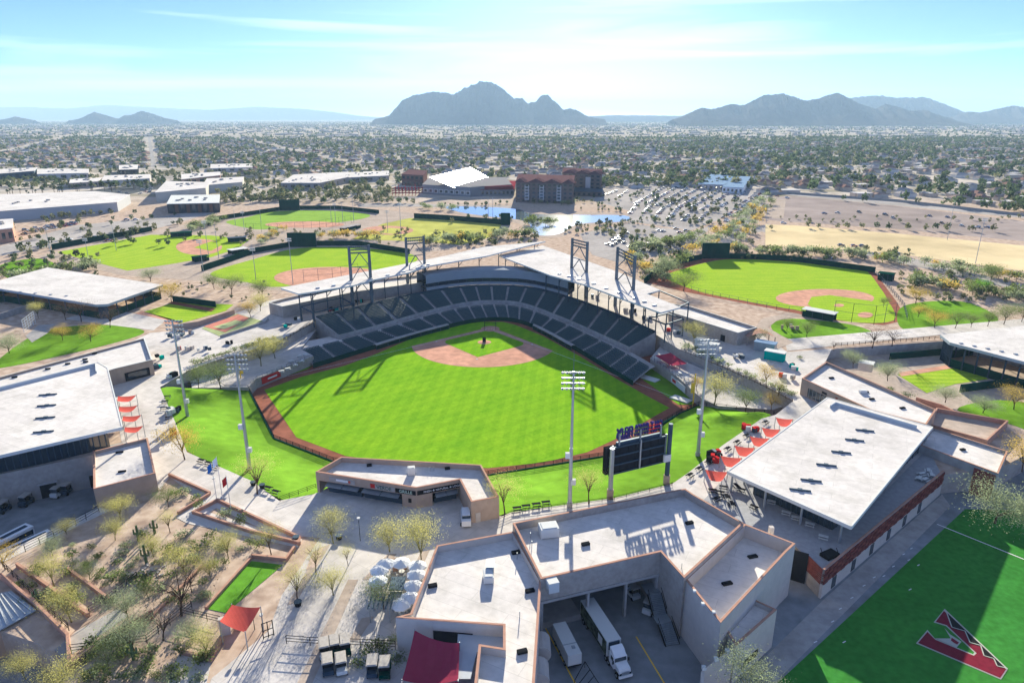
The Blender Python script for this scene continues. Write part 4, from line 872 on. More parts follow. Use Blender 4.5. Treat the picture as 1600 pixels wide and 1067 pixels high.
backdrop(437, 468, 329, 312, 'tall dark green backdrop on the farthest practice field'); backdrop(783, 797, 352, 333, 'narrow green backdrop at the end of the yellowish field')
def net_fence(name, px, h, label, step=5.0, z=0.0): return railing(name, [W(x, y, z) for x, y in px], label, h, step, M['dsteel'], w=.10, rails=2)
net_fence('backstop_fence', [(1302,499),(1330,504),(1365,508),(1397,503)], 8.0, 'tall net backstop behind the right practice plate', 4.5)
net_fence('field_fence', [(1080,455),(1125,466),(1213,484),(1252,489)], 2.2, 'low chain fence along the right practice field', 4)
net_fence('field_fence', [(1366,428),(1392,455),(1412,480),(1417,500)], 2.0, 'low chain fence beside the right practice track', 4)
net_fence('backstop_fence', [(385,362),(421,364),(500,357),(549,349)], 6.0, 'tall net fence round the farthest practice infield', 6)
net_fence('backstop_fence', [(475,440),(520,437),(560,430)], 6.0, 'tall net fence round the middle practice infield', 5)
def box_dugout(x0, y0, x1, y1, h, dep, label, roofm='offwhite'):
    p, q_ = W(x0, y0, 0), W(x1, y1, 0); d = (q_ - p).normalized(); n = Vector((-d.y, d.x, 0)) * dep; t_ = thing('practice_dugout', label, 'dugout', tuple(p))
    MB().prism([p, q_, q_ + n * .1, p + n * .1], 0, h * .8).build('front_wall', M['green_pad'], t_); MB().prism([p + n * .9, q_ + n * .9, q_ + n, p + n], 0, h * .9).build('back_wall', M['green_pad'], t_)
    e = d * .4; MB().prism([p - e - n * .1, q_ + e - n * .1, q_ + e + n * 1.1, p - e + n * 1.1], [h, h, h * 1.05, h * 1.05], [h + .2, h + .2, h * 1.05 + .2, h * 1.05 + .2]).build('roof', M[roofm], t_)
    for u in (0, .33, .66, 1): a = p.lerp(q_, u); MB().beam(a, (a.x, a.y, h), .15).build('post', M['dsteel'], t_)
box_dugout(1253, 494, 1301, 503, 3.0, 4, 'dugout with pale roof on the near side of the right practice field'); box_dugout(1371, 437, 1394, 440, 3.4, 4, 'green dugout at the far corner of the right practice field', 'green_pad')
box_dugout(357, 379, 385, 377, 2.6, 4, 'dark dugout between the two left practice fields', 'dsteel'); box_dugout(304, 410, 327, 407, 2.6, 4, 'dark dugout near the left practice infield', 'green_pad')
box_dugout(267, 371, 300, 369, 2.6, 5, 'green dugout at the far left practice infield', 'green_pad'); box_dugout(538, 362, 564, 356, 2.4, 4, 'grey dugout beside the yellowish practice field', 'conc')
box_dugout(363, 398, 388, 394, 2.4, 5, 'pale roofed dugout below the left practice infield')
# light and net poles of the practice fields
def pole(xb, yb, yt, label, lamps=True, r=.2, z=0.0, group='thin poles round the practice fields', name='field_pole'):
    p = W(xb, yb, z); h = HT(xb, yb, z, yt) - z; t_ = thing(name, label, 'pole', tuple(p), group=group)
    MB().tube(p, (p.x, p.y, p.z + h), r, r * .55, 6).build('mast', M['steel'], t_)
    if lamps:
        for k_ in range(2):
            MB().beam((p.x - 1.3, p.y, p.z + h - .3 - k_), (p.x + 1.3, p.y, p.z + h - .3 - k_), .12).build('cross_arm', M['steel'], t_)
            for j in range(4): x = p.x - 1.1 + .73 * j; MB().box((x, p.y - .25, p.z + h - .35 - k_), (.5, .45, .5)).build('lamp', M['offwhite'], t_)
    return t_
for i, (x, y, yt, l_) in enumerate([(140,412,372,1),(326,400,345,1),(342,404,350,0),(318,425,375,1),(400,437,387,1),(458,444,372,1),(368,352,328,0),(382,360,330,1),(408,349,326,0),(518,348,321,0),(536,348,318,0),(553,347,310,0),(525,352,318,1),(606,363,329,1),(627,375,317,1),(763,345,305,0),(770,345,308,0),(1480,375,314,0),(1524,412,341,1),(1197,348,318,0),(80,400,357,0),(182,392,352,0)]):
    pole(x, y, yt, 'thin steel light pole with lamp rack at the practice fields' if l_ else 'thin bare steel net pole at the practice fields', bool(l_))
# batting tunnels: big roof sheds
def canopy(px, h, label, z0=0.0, cols=6, wallm='green_pad'):
    t_ = thing('batting_shed', label, 'shed', tuple(W(*px[0], z0))); p = [W(x, y, h) for x, y in px]; n = len(p)
    MB().prism(p, h - .5, h).build('roof', M['roof'], t_); eg = MB()
    for i in range(n): eg.beam(p[i] - Vector((0, 0, .5)), p[(i + 1) % n] - Vector((0, 0, .5)), .35, .9)
    eg.build('fascia', mat('pale_blue_fascia', (.35, .40, .42), .5), t_); ins = inset(p, 1.2)
    for i in range(n):
        for k_ in range(cols): e = ins[i].lerp(ins[(i + 1) % n], k_ / cols); MB().beam((e.x, e.y, z0), (e.x, e.y, h - .5), .4).build('column', M['dsteel'], t_)
        a, c = ins[i], ins[(i + 1) % n]; MB().add([(a.x, a.y, z0), (c.x, c.y, z0), (c.x, c.y, z0 + 3), (a.x, a.y, z0 + 3)], [(0, 1, 2, 3)]).build('net_wall', M[wallm], t_)
    for k_ in range(5): e = p[0].lerp(p[1], .15 + .16 * k_).lerp(p[-1].lerp(p[-2], .15 + .16 * k_), .85); MB().box((e.x, e.y, h + .15), (1.2, .6, .3)).build('roof_vent', M['steel'], t_)
    return t_
canopy([(-90,462),(74,418),(254,445),(168,475),(150,476),(0,451)][:6], 6.5, 'wide white roofed batting shed with dark sides at the left')
canopy([(1470,523),(1600,509),(1900,500),(1900,590),(1620,570),(1485,535)], 5.5, 'white roofed batting shed over the sunken bullpen at the right', -3.5)
# bullpens
sheet('bullpen_grass', [(1402,585),(1505,571),(1545,592),(1492,600),(1448,614)], .05, M['prac2'], -3.5); sheet('bullpen_clay', [(1404,582),(1502,567),(1509,572),(1408,588)], .08, M['dirt'], -3.5)
pwall('bullpen_fence', [(1500,613),(1588,602)], 2.6, 'green padded fence on the near side of the right bullpen', z=-3.5); pwall('bullpen_fence', [(1390,562),(1470,555)], 2.4, 'dark green padded fence in the shade of the right bullpen', z=-3.5)
sheet('bullpen_grass', [(225,487),(275,472),(365,476),(352,486),(290,503),(280,505)], .05, M['prac2']); sheet('bullpen_clay', [(205,492),(222,486),(285,503),(270,508)], .05, M['dirt'])
pwall('bullpen_fence', [(270,471),(337,480)], 2.6, 'dark green padded fence beside the left bullpen grass'); sheet('bullpen_mounds', [(262,474),(270,471),(337,482),(330,487)], .09, M['track'])
# small play diamond on the left concourse with its painted wall
sheet('play_diamond_surface', [(315,513),(370,490),(415,503),(345,526)], .09, mat('play_green', (.36, .40, .18), .9, .1, .4)); sheet('play_diamond_dirt', [(318,510),(372,491),(390,497),(352,519)], .12, mat('play_clay', (.52, .22, .16), .9, .1, .4)); sheet('play_diamond_grass', [(332,511),(368,500),(382,503),(350,514)], .15, mat('play_lime', (.42, .46, .22), .9))
pw = pwall('play_wall', [(272,515),(310,510),(367,491)], 2.0, 'low painted wall along the small play diamond', 'stucco'); 
pwall('bench_wall', [(345,528),(415,505),(420,500)], 1.0, 'low dark curb wall beside the small play diamond', 'conc')
# lawns round the practice areas
for px, nm in (([(0,560),(60,520),(130,508),(190,510),(225,520),(150,543),(0,575)], 'lawn'), ([(1207,505),(1240,498),(1310,504),(1348,512),(1360,522),(1300,530),(1250,533),(1212,520)], 'lawn'), ([(1402,500),(1412,478),(1470,470),(1520,475),(1560,500),(1500,512),(1420,516)], 'lawn'), ([(1495,640),(1560,625),(1640,640),(1640,680),(1570,660)], 'lawn'), ([(0,415),(60,404),(90,420),(20,436)], 'lawn')):
    sheet(nm, smooth(px), .05, M['lawn'])
sheet('path', [(1225,530),(1600,498),(1600,512),(1480,522),(1305,540),(1230,548)], .06, M['plaza']); sheet('path', [(1180,512),(1190,498),(1230,489),(1260,492),(1215,500),(1200,512),(1240,535),(1215,545)], .07, M['plaza_tan'])
sheet('path', [(100,498),(165,481),(260,500),(240,516),(150,505)], .06, M['plaza']); sheet('path', [(1080,385),(1200,350),(1600,445),(1600,455),(1190,362)], .03, M['lot'])
struct('turf_field', MB().poly(WP([(1200,1080),(1508,795),(1760,800),(2300,1300),(1180,1300)], LZ + .05), LZ + .05), M['turf'])
struct('turf_walk', MB().poly(WP([(1100,1120),(1288,935),(1472,772),(1485,790),(1215,1062),(1195,1120)], LZ + .04), LZ + .04), M['conc'])
tl = MB()
for (x0, y0, x1, y1, w_) in ((1464,819,1600,874,.12),):
    a, c = W(x0, y0, LZ), W(x1, y1, LZ); d = (c - a).normalized(); n = Vector((-d.y, d.x, 0)) * w_; tl.poly([a - n, c - n, c + n, a + n], LZ + .09)
for x, y in ((1274,1003),(1301,971),(1319,1003),(1313,951),(1331,934),(1350,915),(1366,902),(1381,900),(1396,885),(1435,883),(1420,875),(1412,866),(1424,857),(1422,921)):
    a = W(x, y, LZ); tl.box((a.x, a.y, LZ + .09), (.75, .16, .01), .5)
struct('turf_lines', tl, M['white'])
LG = lambda x, y: (1410 + x * .12838, 930 + y * .12838)
def lg(pts, z, m, nm='team_emblem_paint'): return struct(nm, MB().poly(WP([LG(*p) for p in pts], LZ + z), LZ + z), m)
mw, mk, mr3 = mat('emblem_outline', (.42, .42, .36), .9), mat('emblem_black', (.02, .02, .02), .9), mat('emblem_red', (.17, .02, .035), .9, .12, 1.5)
outer_ = [(515,160),(1285,890),(1200,1020),(165,580),(305,415),(395,520),(660,630),(860,712),(875,690),(530,370),(380,325)]
lg(outer_, .10, mw); lg([(505,185),(380+25,318),(540,360),(905,700),(870,730),(400,535),(305,440),(190,575),(1190,1000),(1262,895)], .13, mr3)
lg([(525,190),(1255,880),(1150,860),(1110,775),(990,735),(950,615),(820,580),(760,440),(600,395)], .16, mk)
for a, c in zip([(525,185),(600,395),(760,440),(820,580),(950,615),(990,740),(1110,775),(1150,865)], [(600,395),(760,440),(820,580),(950,615),(990,740),(1110,775),(1150,865),(1265,890)]):
    p, q_ = W(*LG(*a), LZ), W(*LG(*c), LZ); d = (q_ - p).normalized(); n = Vector((-d.y, d.x, 0)) * .09; struct('team_emblem_paint', MB().poly([p - n, q_ - n, q_ + n, p + n], LZ + .19), mw)
lg([(510,390),(580,470),(720,560),(660,630),(400,520),(590,520)], .19, mw); lg([(600,510),(690,570),(665,595),(630,575),(590,545)], .22, mr3)
# ------------------------------------------------------------------ lots, roads, pond
sheet('gravel_lot', [(1205,310),(1232,306),(1400,322),(1600,346),(1900,380),(1900,420),(1600,377),(1400,358),(1198,344)], .03, M['lotdirt'])
sheet('dry_grass_field', [(1196,351),(1240,352),(1400,365),(1600,384),(1900,420),(1900,470),(1600,424),(1420,399),(1300,388),(1196,384)], .04, M['tan'])
sheet('dirt_patch', [(1196,312),(1228,311),(1224,342),(1190,340)], .06, M['plaza_tan'])
sheet('car_park', [(930,297),(1000,286),(1170,294),(1192,300),(1120,345),(1080,360),(975,345),(985,330),(930,315)], .03, M['lot'])
sheet('car_park', [(905,365),(985,349),(1080,362),(1120,350),(1075,385),(1040,398),(965,410),(925,398)], .035, M['lot'])
sheet('road', [(1192,299),(1206,301),(1135,395),(1105,392)], .04, M['lot']); sheet('road', [(1000,283),(1200,297),(1600,335),(1600,341),(1200,302),(1000,287)], .05, M['lot'])
sheet('road', [(560,318),(640,318),(800,322),(800,326),(640,323),(560,324)], .04, M['lot']); sheet('car_park', [(0,385),(120,352),(260,338),(330,325),(335,332),(250,356),(80,386),(0,400)], .03, M['lot']); sheet('car_park', [(-40,330),(120,300),(330,275),(420,272),(420,278),(230,298),(0,345)], .03, M['asph'])
wm = mat('pond_water', (.02, .06, .08), .06, spec=.8); 
struct('pond', MB().poly(WP(smooth([(700,323),(800,326),(832,334),(900,336),(976,337),(975,346),(905,350),(872,366),(835,366),(822,346),(760,338),(716,331)], 4), .05), .05), wm)
sheet('pond_shore', smooth([(690,320),(800,323),(835,331),(985,334),(985,349),(910,353),(878,370),(828,370),(812,350),(755,342),(706,333)], 4), .025, M['plaza_tan'])
# ------------------------------------------------------------------ hotel, museum, shops
def block(name, label, px, h, wallm, roofm, floors=0, cols=0, face=(0, 1), par=.4, cat='building', z0=0.0, winm='glass'):
    t_ = thing(name, label, cat, tuple(W(*px[0], z0))); p = [W(x, y, z0) for x, y in px]
    MB().prism(p, z0, z0 + h).build('wall', wallm, t_); MB().prism(inset(p, -.35), z0 + h, z0 + h + par).build('roof', roofm, t_)
    a, c = p[face[0]], p[face[1]]
    for f in range(floors):
        for k_ in range(cols):
            u = (k_ + .25) / cols; on_wall(t_, a, c, u, u + .5 / cols, z0 + h * (f + .3) / floors, z0 + h * (f + .75) / floors, M[winm], 'window', .2, .08)
    if name == 'store':
        for k_ in range(7): e_ = p[0].lerp(p[1], random.uniform(.12, .88)).lerp(p[-1].lerp(p[2], random.uniform(.2, .8)), random.uniform(.25, .75)); MB().box((e_.x, e_.y, z0 + h + par + .6), (random.uniform(1.5, 3.5), random.uniform(1.5, 2.5), 1.2)).build('rooftop_unit', M['conc'], t_)
    return t_, p
stone, maroon, whit = mat('brown_stone', (.16, .125, .11), .9, .12, .3), mat('maroon_roof', (.12, .07, .072), .8, .1, .3), mat('pale_panel', (.55, .52, .50), .8)
ht, hp = block('hotel', 'brown stone hotel front wing with pale window bays and maroon roof', [(806,316),(895,319),(897,303),(810,300)], 19, stone, maroon, 5, 11, par=.6)
for u in (.16, .42, .72): on_wall(ht, hp[0], hp[1], u, u + .075, 2.5, 17, whit, 'window_bay', .8, .3); [on_wall(ht, hp[0], hp[1], u + .012, u + .063, 4 + 2.8 * k_, 5.8 + 2.8 * k_, M['glass'], 'bay_window', .2, .75) for k_ in range(5)]
def gable(t_, p, q_, u0, u1, z0, z1, dep, m):
    p = Vector((p.x, p.y, 0)); q_ = Vector((q_.x, q_.y, 0)); a = p.lerp(q_, u0); c = p.lerp(q_, u1); d = (q_ - p).normalized(); n = Vector((-d.y, d.x, 0)); n = n if n.y > 0 else -n; mid_ = (a + c) / 2
    z = lambda v, k_: (v.x, v.y, k_); a2, c2, m2 = a + n * dep, c + n * dep, mid_ + n * dep; a0, c0, m0 = a - n * .6, c - n * .6, mid_ - n * .6
    MB().add([z(a0, z0), z(c0, z0), z(m0, z1), z(a2, z0), z(c2, z0), z(m2, z1)], [(0, 1, 2), (3, 5, 4), (0, 2, 5, 3), (2, 1, 4, 5), (0, 3, 4, 1)]).build('gable_roof', m, t_)
for u0, u1 in ((.2, .5), (.48, .78), (.8, 1.02), (-.02, .16)): gable(ht, hp[0], hp[1], u0, u1, 19.4, 23, 12, maroon)
h2, hq = block('hotel', 'brown stone hotel rear wing set back to the right', [(878,299),(938,303),(940,292),(880,289)], 20, stone, maroon, 5, 7, par=.6)
for u0, u1 in ((.0, .35), (.33, .68), (.66, 1.0)): gable(h2, hq[0], hq[1], u0, u1, 20.4, 24, 12, maroon)
for u in (.2, .62): on_wall(h2, hq[0], hq[1], u, u + .12, 4, 17, whit, 'window_bay', .8, .3)
block('hotel_lobby', 'low entrance block with porch right of the hotel', [(893,307),(940,308),(941,301),(893,300)], 5, stone, M['dsteel'], 1, 6)
mu = thing('museum', 'long entertainment building with a gleaming sloped metal roof by the pond', 'building', tuple(W(700, 300, 0)))
mp_ = [W(x, y, 0) for x, y in [(660,303),(735,308),(800,303),(790,290),(670,292)]]
MB().prism(mp_, 0, 10).build('wall', mat('grey_metal_wall', (.25, .24, .24), .7), mu)
for k_ in range(9): on_wall(mu, mp_[0], mp_[1], .03 + .11 * k_, .12 + .11 * k_, 2, 6, whit, 'white_panel', .2, .08); on_wall(mu, mp_[0], mp_[1], .045 + .11 * k_, .1 + .11 * k_, 2.6, 5.2, M['glass'], 'window', .2, .16)
rz_ = [W(669,276,13), W(742,263,22), W(768,280,16), W(712,293,9)]
ctr = sum(rz_, Vector()) / 4
# the roof plane leans so that it mirrors the low sun
view = (Vector((0, 0, CH)) - Vector((ctr.x, ctr.y, 12))).normalized(); nrm = (view + sdir).normalized()
quad = []
for x, y in [(671,277),(735,262),(766,279),(711,294)]:
    a = W(x, y, 12); o_ = Vector((0, 0, CH)); dv = (a - o_).normalized(); pc = Vector((ctr.x, ctr.y, 13)); tt = (pc - o_).dot(nrm) / dv.dot(nrm); quad.append(o_ + dv * tt)
MB().add(quad + [v - Vector((0, 0, .6)) for v in quad], [(0, 1, 2, 3), (7, 6, 5, 4), (0, 4, 5, 1), (1, 5, 6, 2), (2, 6, 7, 3), (3, 7, 4, 0)]).build('metal_roof', mat('bright_metal_roof', (.85, .86, .88), .16, metal=1.0), mu)
m2_, mq = block('museum_annex', 'low wing with dark red band between museum and hotel', [(738,307),(803,306),(806,292),(745,290)], 6.5, mat('grey_metal_wall', (.25, .24, .24), .7), mat('dark_red_metal', (.22, .04, .05), .6), 1, 10)
on_wall(m2_, mq[0], mq[1], -.02, 1.0, 7, 10, mat('dark_red_metal', (.22, .04, .05), .6), 'red_band', 3, -4)
block('museum_tower', 'brown block with hipped roof left of the gleaming roof', [(628,290),(662,292),(668,283),(640,281)], 13, mat('rust_brown_wall', (.17, .10, .08), .8), maroon, 2, 5)
pg = thing('red_play_structure', 'red climbing frame with masts before the museum', 'play structure', tuple(W(635, 305, 0)))
for k_ in range(9):
    x = 613 + k_ * 5.2; v = W(x, 306, 0); MB().beam(v, (v.x, v.y, 8 + (k_ * 37 % 5)), .5).build('mast', M['red'], pg)
    for j in range(3): MB().beam((v.x, v.y, 2.5 + 2.4 * j), (v.x + 4.2, v.y + 2, 3.5 + 2.4 * j), .9).build('cross_beam', mat('oxide_red', (.18, .03, .04), .7), pg)
def shop(px, h, label, wallm, roofm, **k_): return block('store', label, px, h, wallm, roofm, **k_)
wv = mat('cream_store_wall', (.50, .48, .42), .9, .05, .2)
shop([(-60,352),(185,331),(205,318),(150,312),(0,318),(-60,330)], 8, 'long white roofed store with shaded wall at the left', mat('pale_grey_store_wall', (.42, .42, .42), .9), M['roof'])
shop([(245,316),(323,308),(330,298),(262,296)], 9, 'cream store with white roof near the left fields', wv, M['roof']); shop([(318,302),(380,296),(382,287),(325,290)], 8, 'smaller cream store with white roof behind the first', wv, M['roof'])
ob3, obp = shop([(263,334),(344,332),(345,318),(270,319)], 8, 'dark office with striped brown wall panels near the fields', mat('dark_office_wall', (.05, .05, .055), .7), M['offwhite'])
for k_ in range(9): on_wall(ob3, obp[0], obp[1], .03 + .11 * k_, .10 + .11 * k_, .5, 7.5, mat('brown_panel', (.16, .09, .06), .8) if k_ % 2 else M['glass'], 'wall_panel', .2, .1)
for (px, h, l_, w_) in (([(0,283),(55,278),(60,272),(0,275)], 9, 'dark glass office at the far left edge', 'dsteel'), ([(60,281),(140,279),(140,272),(60,272)], 7, 'pale low store beyond the left palms', 'cream'), ([(188,276),(216,275),(217,267),(188,268)], 9, 'small dark cube building beyond the left palms', 'dark'), ([(110,295),(155,292),(160,286),(112,288)], 6, 'tan store front amid the left palms', 'stucco'), ([(160,291),(235,287),(236,280),(165,282)], 6, 'pale store with dark front amid palms', 'cream'), ([(285,290),(345,283),(345,277),(285,281)], 7, 'red brown restaurant behind the white stores', 'terra'), ([(440,296),(500,296),(545,286),(545,277),(460,282)], 7, 'long tan school block beyond the far practice field', 'stucco2'), ([(500,288),(608,282),(608,274),(510,278)], 6, 'long grey roofed block left of the museum', 'conc'), ([(-30,385),(24,378),(24,362),(-30,366)], 9, 'terracotta stucco building at the left edge', 'terra'), ([(330,270),(395,268),(395,262),(330,263)], 6, 'pale roofed store farther behind the stores', 'cream'), ([(1090,296),(1132,298),(1148,281),(1112,279)], 6, 'blue grey roofed warehouse by the neighbourhood', 'cream'), ([(1128,301),(1160,303),(1172,284),(1150,283)], 6, 'blue roofed warehouse with pale stripe by the road', 'white')):
    t_, p = shop(px, h, l_, M[w_], M['roof'] if 'blue' not in l_ else mat('blue_grey_metal', (.22, .30, .42), .5), floors=1, cols=5)
# ------------------------------------------------------------------ cars
def car_mesh(i, col, suv=False):
    mb = MB(); L_, Wd = 4.6, 1.85; h0, h1 = (.95, 1.75) if suv else (.8, 1.42); prof = [(-2.3, .35), (-2.3, h0 * .9), (-1.4, h0), (1.2, h0), (2.25, h0 * .8), (2.3, .35)]
    n = len(prof); vs_ = [(x, s_ * Wd / 2, z) for s_ in (-1, 1) for x, z in prof]; mb.add(vs_, [tuple(range(n)), tuple(range(2 * n - 1, n - 1, -1))] + [(k_, n + k_, n + (k_ + 1) % n, (k_ + 1) % n) for k_ in range(n)])
    x0, x1 = (-2.1, .9) if suv else (-1.6, .9); cab = [(x0, h0), (x0 + .35, h1), (x1 - .75, h1), (x1, h0)]
    mb.cur = 1; mb.add([(x, s_ * (Wd / 2 - .1 - (.12 if z > h0 else 0)), z) for s_ in (-1, 1) for x, z in cab], [(0, 1, 2, 3), (7, 6, 5, 4), (0, 4, 5, 1), (2, 6, 7, 3)])
    mb.cur = 0; mb.add([(x, s_ * (Wd / 2 - .22), h1 + .01) for s_ in (-1, 1) for x in (x0 + .35, x1 - .75)], [(0, 1, 3, 2)])
    mb.cur = 2
    for x in (-1.4, 1.4):
        for s_ in (-1, 1): mb.tube((x, s_ * .72, .33), (x, s_ * .96, .33), .33, .33, 8)
    return mb.mesh('car', [mat('car_paint_%d' % i, col, .3, spec=.6), M['glass'], M['tire']])
CARS = [(car_mesh(0, (.7, .7, .7)), 'white'), (car_mesh(1, (.02, .02, .025)), 'black'), (car_mesh(2, (.33, .34, .36)), 'silver'), (car_mesh(3, (.08, .09, .10), True), 'dark grey'), (car_mesh(4, (.65, .65, .63), True), 'white'), (car_mesh(5, (.28, .03, .03)), 'red'), (car_mesh(6, (.04, .08, .2)), 'blue')]
def car(x, y, rz, lot, i=None, pos=None):
    me, c = random.choice(CARS) if i is None else CARS[i]; o = link('parked_car', me); o.location = W(x, y, .05) if pos is None else pos; o.rotation_euler = (0, 0, rz)
    return tag(o, f'{c} car parked {lot}', 'car', f'{c} cars {lot}')
def lot_rows(px, rows_, per, lot, rz, p=.8):
    q = [W(x, y, .05) for x, y in px]
    for r in range(rows_):
        a = q[0].lerp(q[3], (r + .5) / rows_); c = q[1].lerp(q[2], (r + .5) / rows_); n = int((c - a).length / per); d = (c - a).normalized()
        for k_ in range(n):
            if random.random() < p: car(0, 0, math.atan2(d.y, d.x) + R(90) + random.choice((0, math.pi)) + random.uniform(-.03, .03), lot, pos=a.lerp(c, (k_ + .5) / n))
lot_rows([(985,318),(1040,288),(1178,298),(1122,332)], 8, 4.6, 'in the rows beyond the pond', 0, .46)
lot_rows([(975,333),(985,320),(1118,332),(1100,352)], 6, 4.6, 'in the rows beyond the pond', 0, .5)
lot_rows([(1120,345),(1178,303),(1190,303),(1135,350)], 2, 6, 'along the boulevard', 0, .4)
lot_rows([(930,385),(985,352),(1060,364),(1010,398)], 3, 8, 'in the half empty lot behind the right roof', 0, .3)
lot_rows([(940,303),(955,298),(990,300),(975,310)], 2, 6, 'beside the hotel', 0, .6)
for x, y, rz, i in ((1056,358,0,1),(1062,364,.1,5),(1072,361,0,1),(1036,362,0,2),(1030,361,0,0),(985,386,.3,1),(1002,384,1,1),(975,380,.9,2),(968,377,.9,3),(962,381,.9,2),(957,384,.9,2)): car(x, y, rz, 'in the half empty lot behind the right roof', i)
for x, y in ((1288,334),(1308,333),(1342,332),(1383,336),(1395,341),(1452,338),(1480,340),(1471,349),(1502,353),(1527,356),(1542,356)): car(x, y, random.uniform(0, 3), 'on the wide gravel lot')
for x, y in ((1314,384),(1334,385),(1347,385),(1400,396),(1224,349),(1230,310),(1214,307),(1296,404)): car(x, y, random.uniform(-.2, .2), 'by the dry grass field')
lot_rows([(25,362),(120,345),(128,350),(35,368)], 3, 4.5, 'before the long white store', 0, .7); lot_rows([(20,318),(240,294),(236,302),(20,330)], 4, 6, 'among the palms at the left', 0, .4)
for x, y in ((198,344),(212,344),(150,372),(108,375),(170,377)): car(x, y, .3, 'before the long white store')
# ------------------------------------------------------------------ middle distance trees
BULK = []
def scatter(px0, px1, n, kinds, hmin, hmax, jitter, lab, grp, bulk_=False):
    for i in range(n):
        u = (i + random.uniform(.2, .8)) / n; x = px0[0] + (px1[0] - px0[0]) * u + random.uniform(-jitter, jitter); y = px0[1] + (px1[1] - px0[1]) * u + random.uniform(-jitter, jitter) * .25
        if bulk_: p_ = W(x, y, 0); BULK.append((p_.x, p_.y, random.uniform(hmin, hmax), random.choice(kinds))); continue
        k_ = random.choice(kinds); c = {'farpale': 'grey green', 'fargold': 'golden', 'fargreen': 'dark green', 'farever': 'evergreen', 'palm': 'fan palm'}[k_]
        tree(k_, x, y, random.uniform(hmin, hmax), f'{c} tree {lab}' if k_ != 'palm' else f'slender fan palm tree {lab}', group=f'{c} trees {grp}', name='fan_palm' if k_ == 'palm' else 'tree', cat='palm' if k_ == 'palm' else 'tree')
FP = ['farpale', 'farpale', 'fargreen', 'fargold']
scatter((1070,415), (1185,318), 16, FP, 5, 7.5, 8, 'lining the boulevard', 'on the boulevard'); scatter((1105,400), (1200,305), 16, FP, 5, 7.5, 5, 'lining the boulevard', 'on the boulevard'); scatter((1140,398), (1205,318), 12, FP, 4.5, 7, 4, 'lining the boulevard', 'on the boulevard')
scatter((1150,395), (1310,402), 20, ['farpale', 'fargreen'], 4, 6.5, 10, 'behind the right practice wall', 'behind the right practice wall'); scatter((1320,398), (1590,440), 26, FP, 4, 6.5, 16, 'beyond the right practice field', 'beyond the right practice field')
scatter((1410,440), (1590,470), 22, FP, 4, 6.5, 18, 'on the desert slope at the right', 'on the desert slope')
scatter((985,395), (1100,372), 20, ['farpale', 'fargreen', 'farpale'], 4, 6.5, 14, 'behind the right stand roof', 'behind the right stand'); scatter((980,405), (1040,440), 14, ['farpale', 'fargold', 'farpale'], 4, 6, 14, 'behind the right stand roof', 'behind the right stand')
scatter((1250,356), (1560,362), 14, ['farpale', 'fargreen', 'fargold'], 4, 6.5, 5, 'along the dry grass edge', 'along the dry grass', True)
scatter((660,385), (830,368), 22, FP, 4, 7, 9, 'beyond the left stand roof', 'beyond the left stand'); scatter((820,352), (870,350), 5, ['fargreen', 'farpale'], 5, 8, 5, 'by the pond', 'by the pond'); scatter((650,325), (720,330), 7, ['farpale', 'fargreen'], 5, 7, 6, 'by the pond', 'by the pond'); scatter((880,322), (900,318), 3, ['farpale'], 4, 6, 4, 'by the pond', 'by the pond')
scatter((340,318), (600,300), 48, ['farpale', 'farpale', 'fargreen', 'fargold'], 5, 8, 16, 'on the scrub beyond the practice fields', 'on the scrub', True); scatter((560,318), (650,318), 10, ['fargreen', 'farpale'], 4, 7, 6, 'before the museum', 'before the museum', True); scatter((830,318), (890,321), 6, ['farpale'], 3.5, 5, 3, 'before the hotel', 'before the hotel', True)
scatter((400,385), (440,360), 8, ['fargold', 'farpale'], 4, 6, 8, 'between the practice fields', 'between the practice fields'); scatter((495,372), (600,370), 14, ['fargold', 'fargold', 'farpale'], 4, 6, 7, 'between the practice fields', 'between the practice fields'); scatter((290,362), (350,345), 14, ['fargreen', 'farpale'], 4, 6, 8, 'between the practice fields', 'between the practice fields')
scatter((10,440), (150,418), 18, ['farpale', 'fargreen'], 4, 6, 8, 'behind the left batting shed', 'behind the left batting shed'); scatter((20,395), (260,355), 22, ['farpale', 'fargold', 'fargreen'], 4, 6, 12, 'behind the left practice field', 'behind the left practice field', True)
scatter((10,312), (235,292), 34, ['palm'], 8, 12, 14, 'in the left parking lot', 'in the left lot'); scatter((60,345), (180,335), 10, ['palm', 'farpale'], 4, 6, 4, 'before the white store', 'before the white store', True)
scatter((930,290), (1100,285), 24, ['farpale', 'fargreen'], 5, 8, 6, 'bordering the car park', 'bordering the car park', True); scatter((990,300), (1100,330), 26, ['farpale', 'fargreen'], 3.5, 5, 22, 'between the parked cars', 'between the parked cars', True)
scatter((955,372), (1010,362), 12, ['farpale', 'fargold'], 3, 5, 14, 'in the half empty lot', 'in the half empty lot', True)
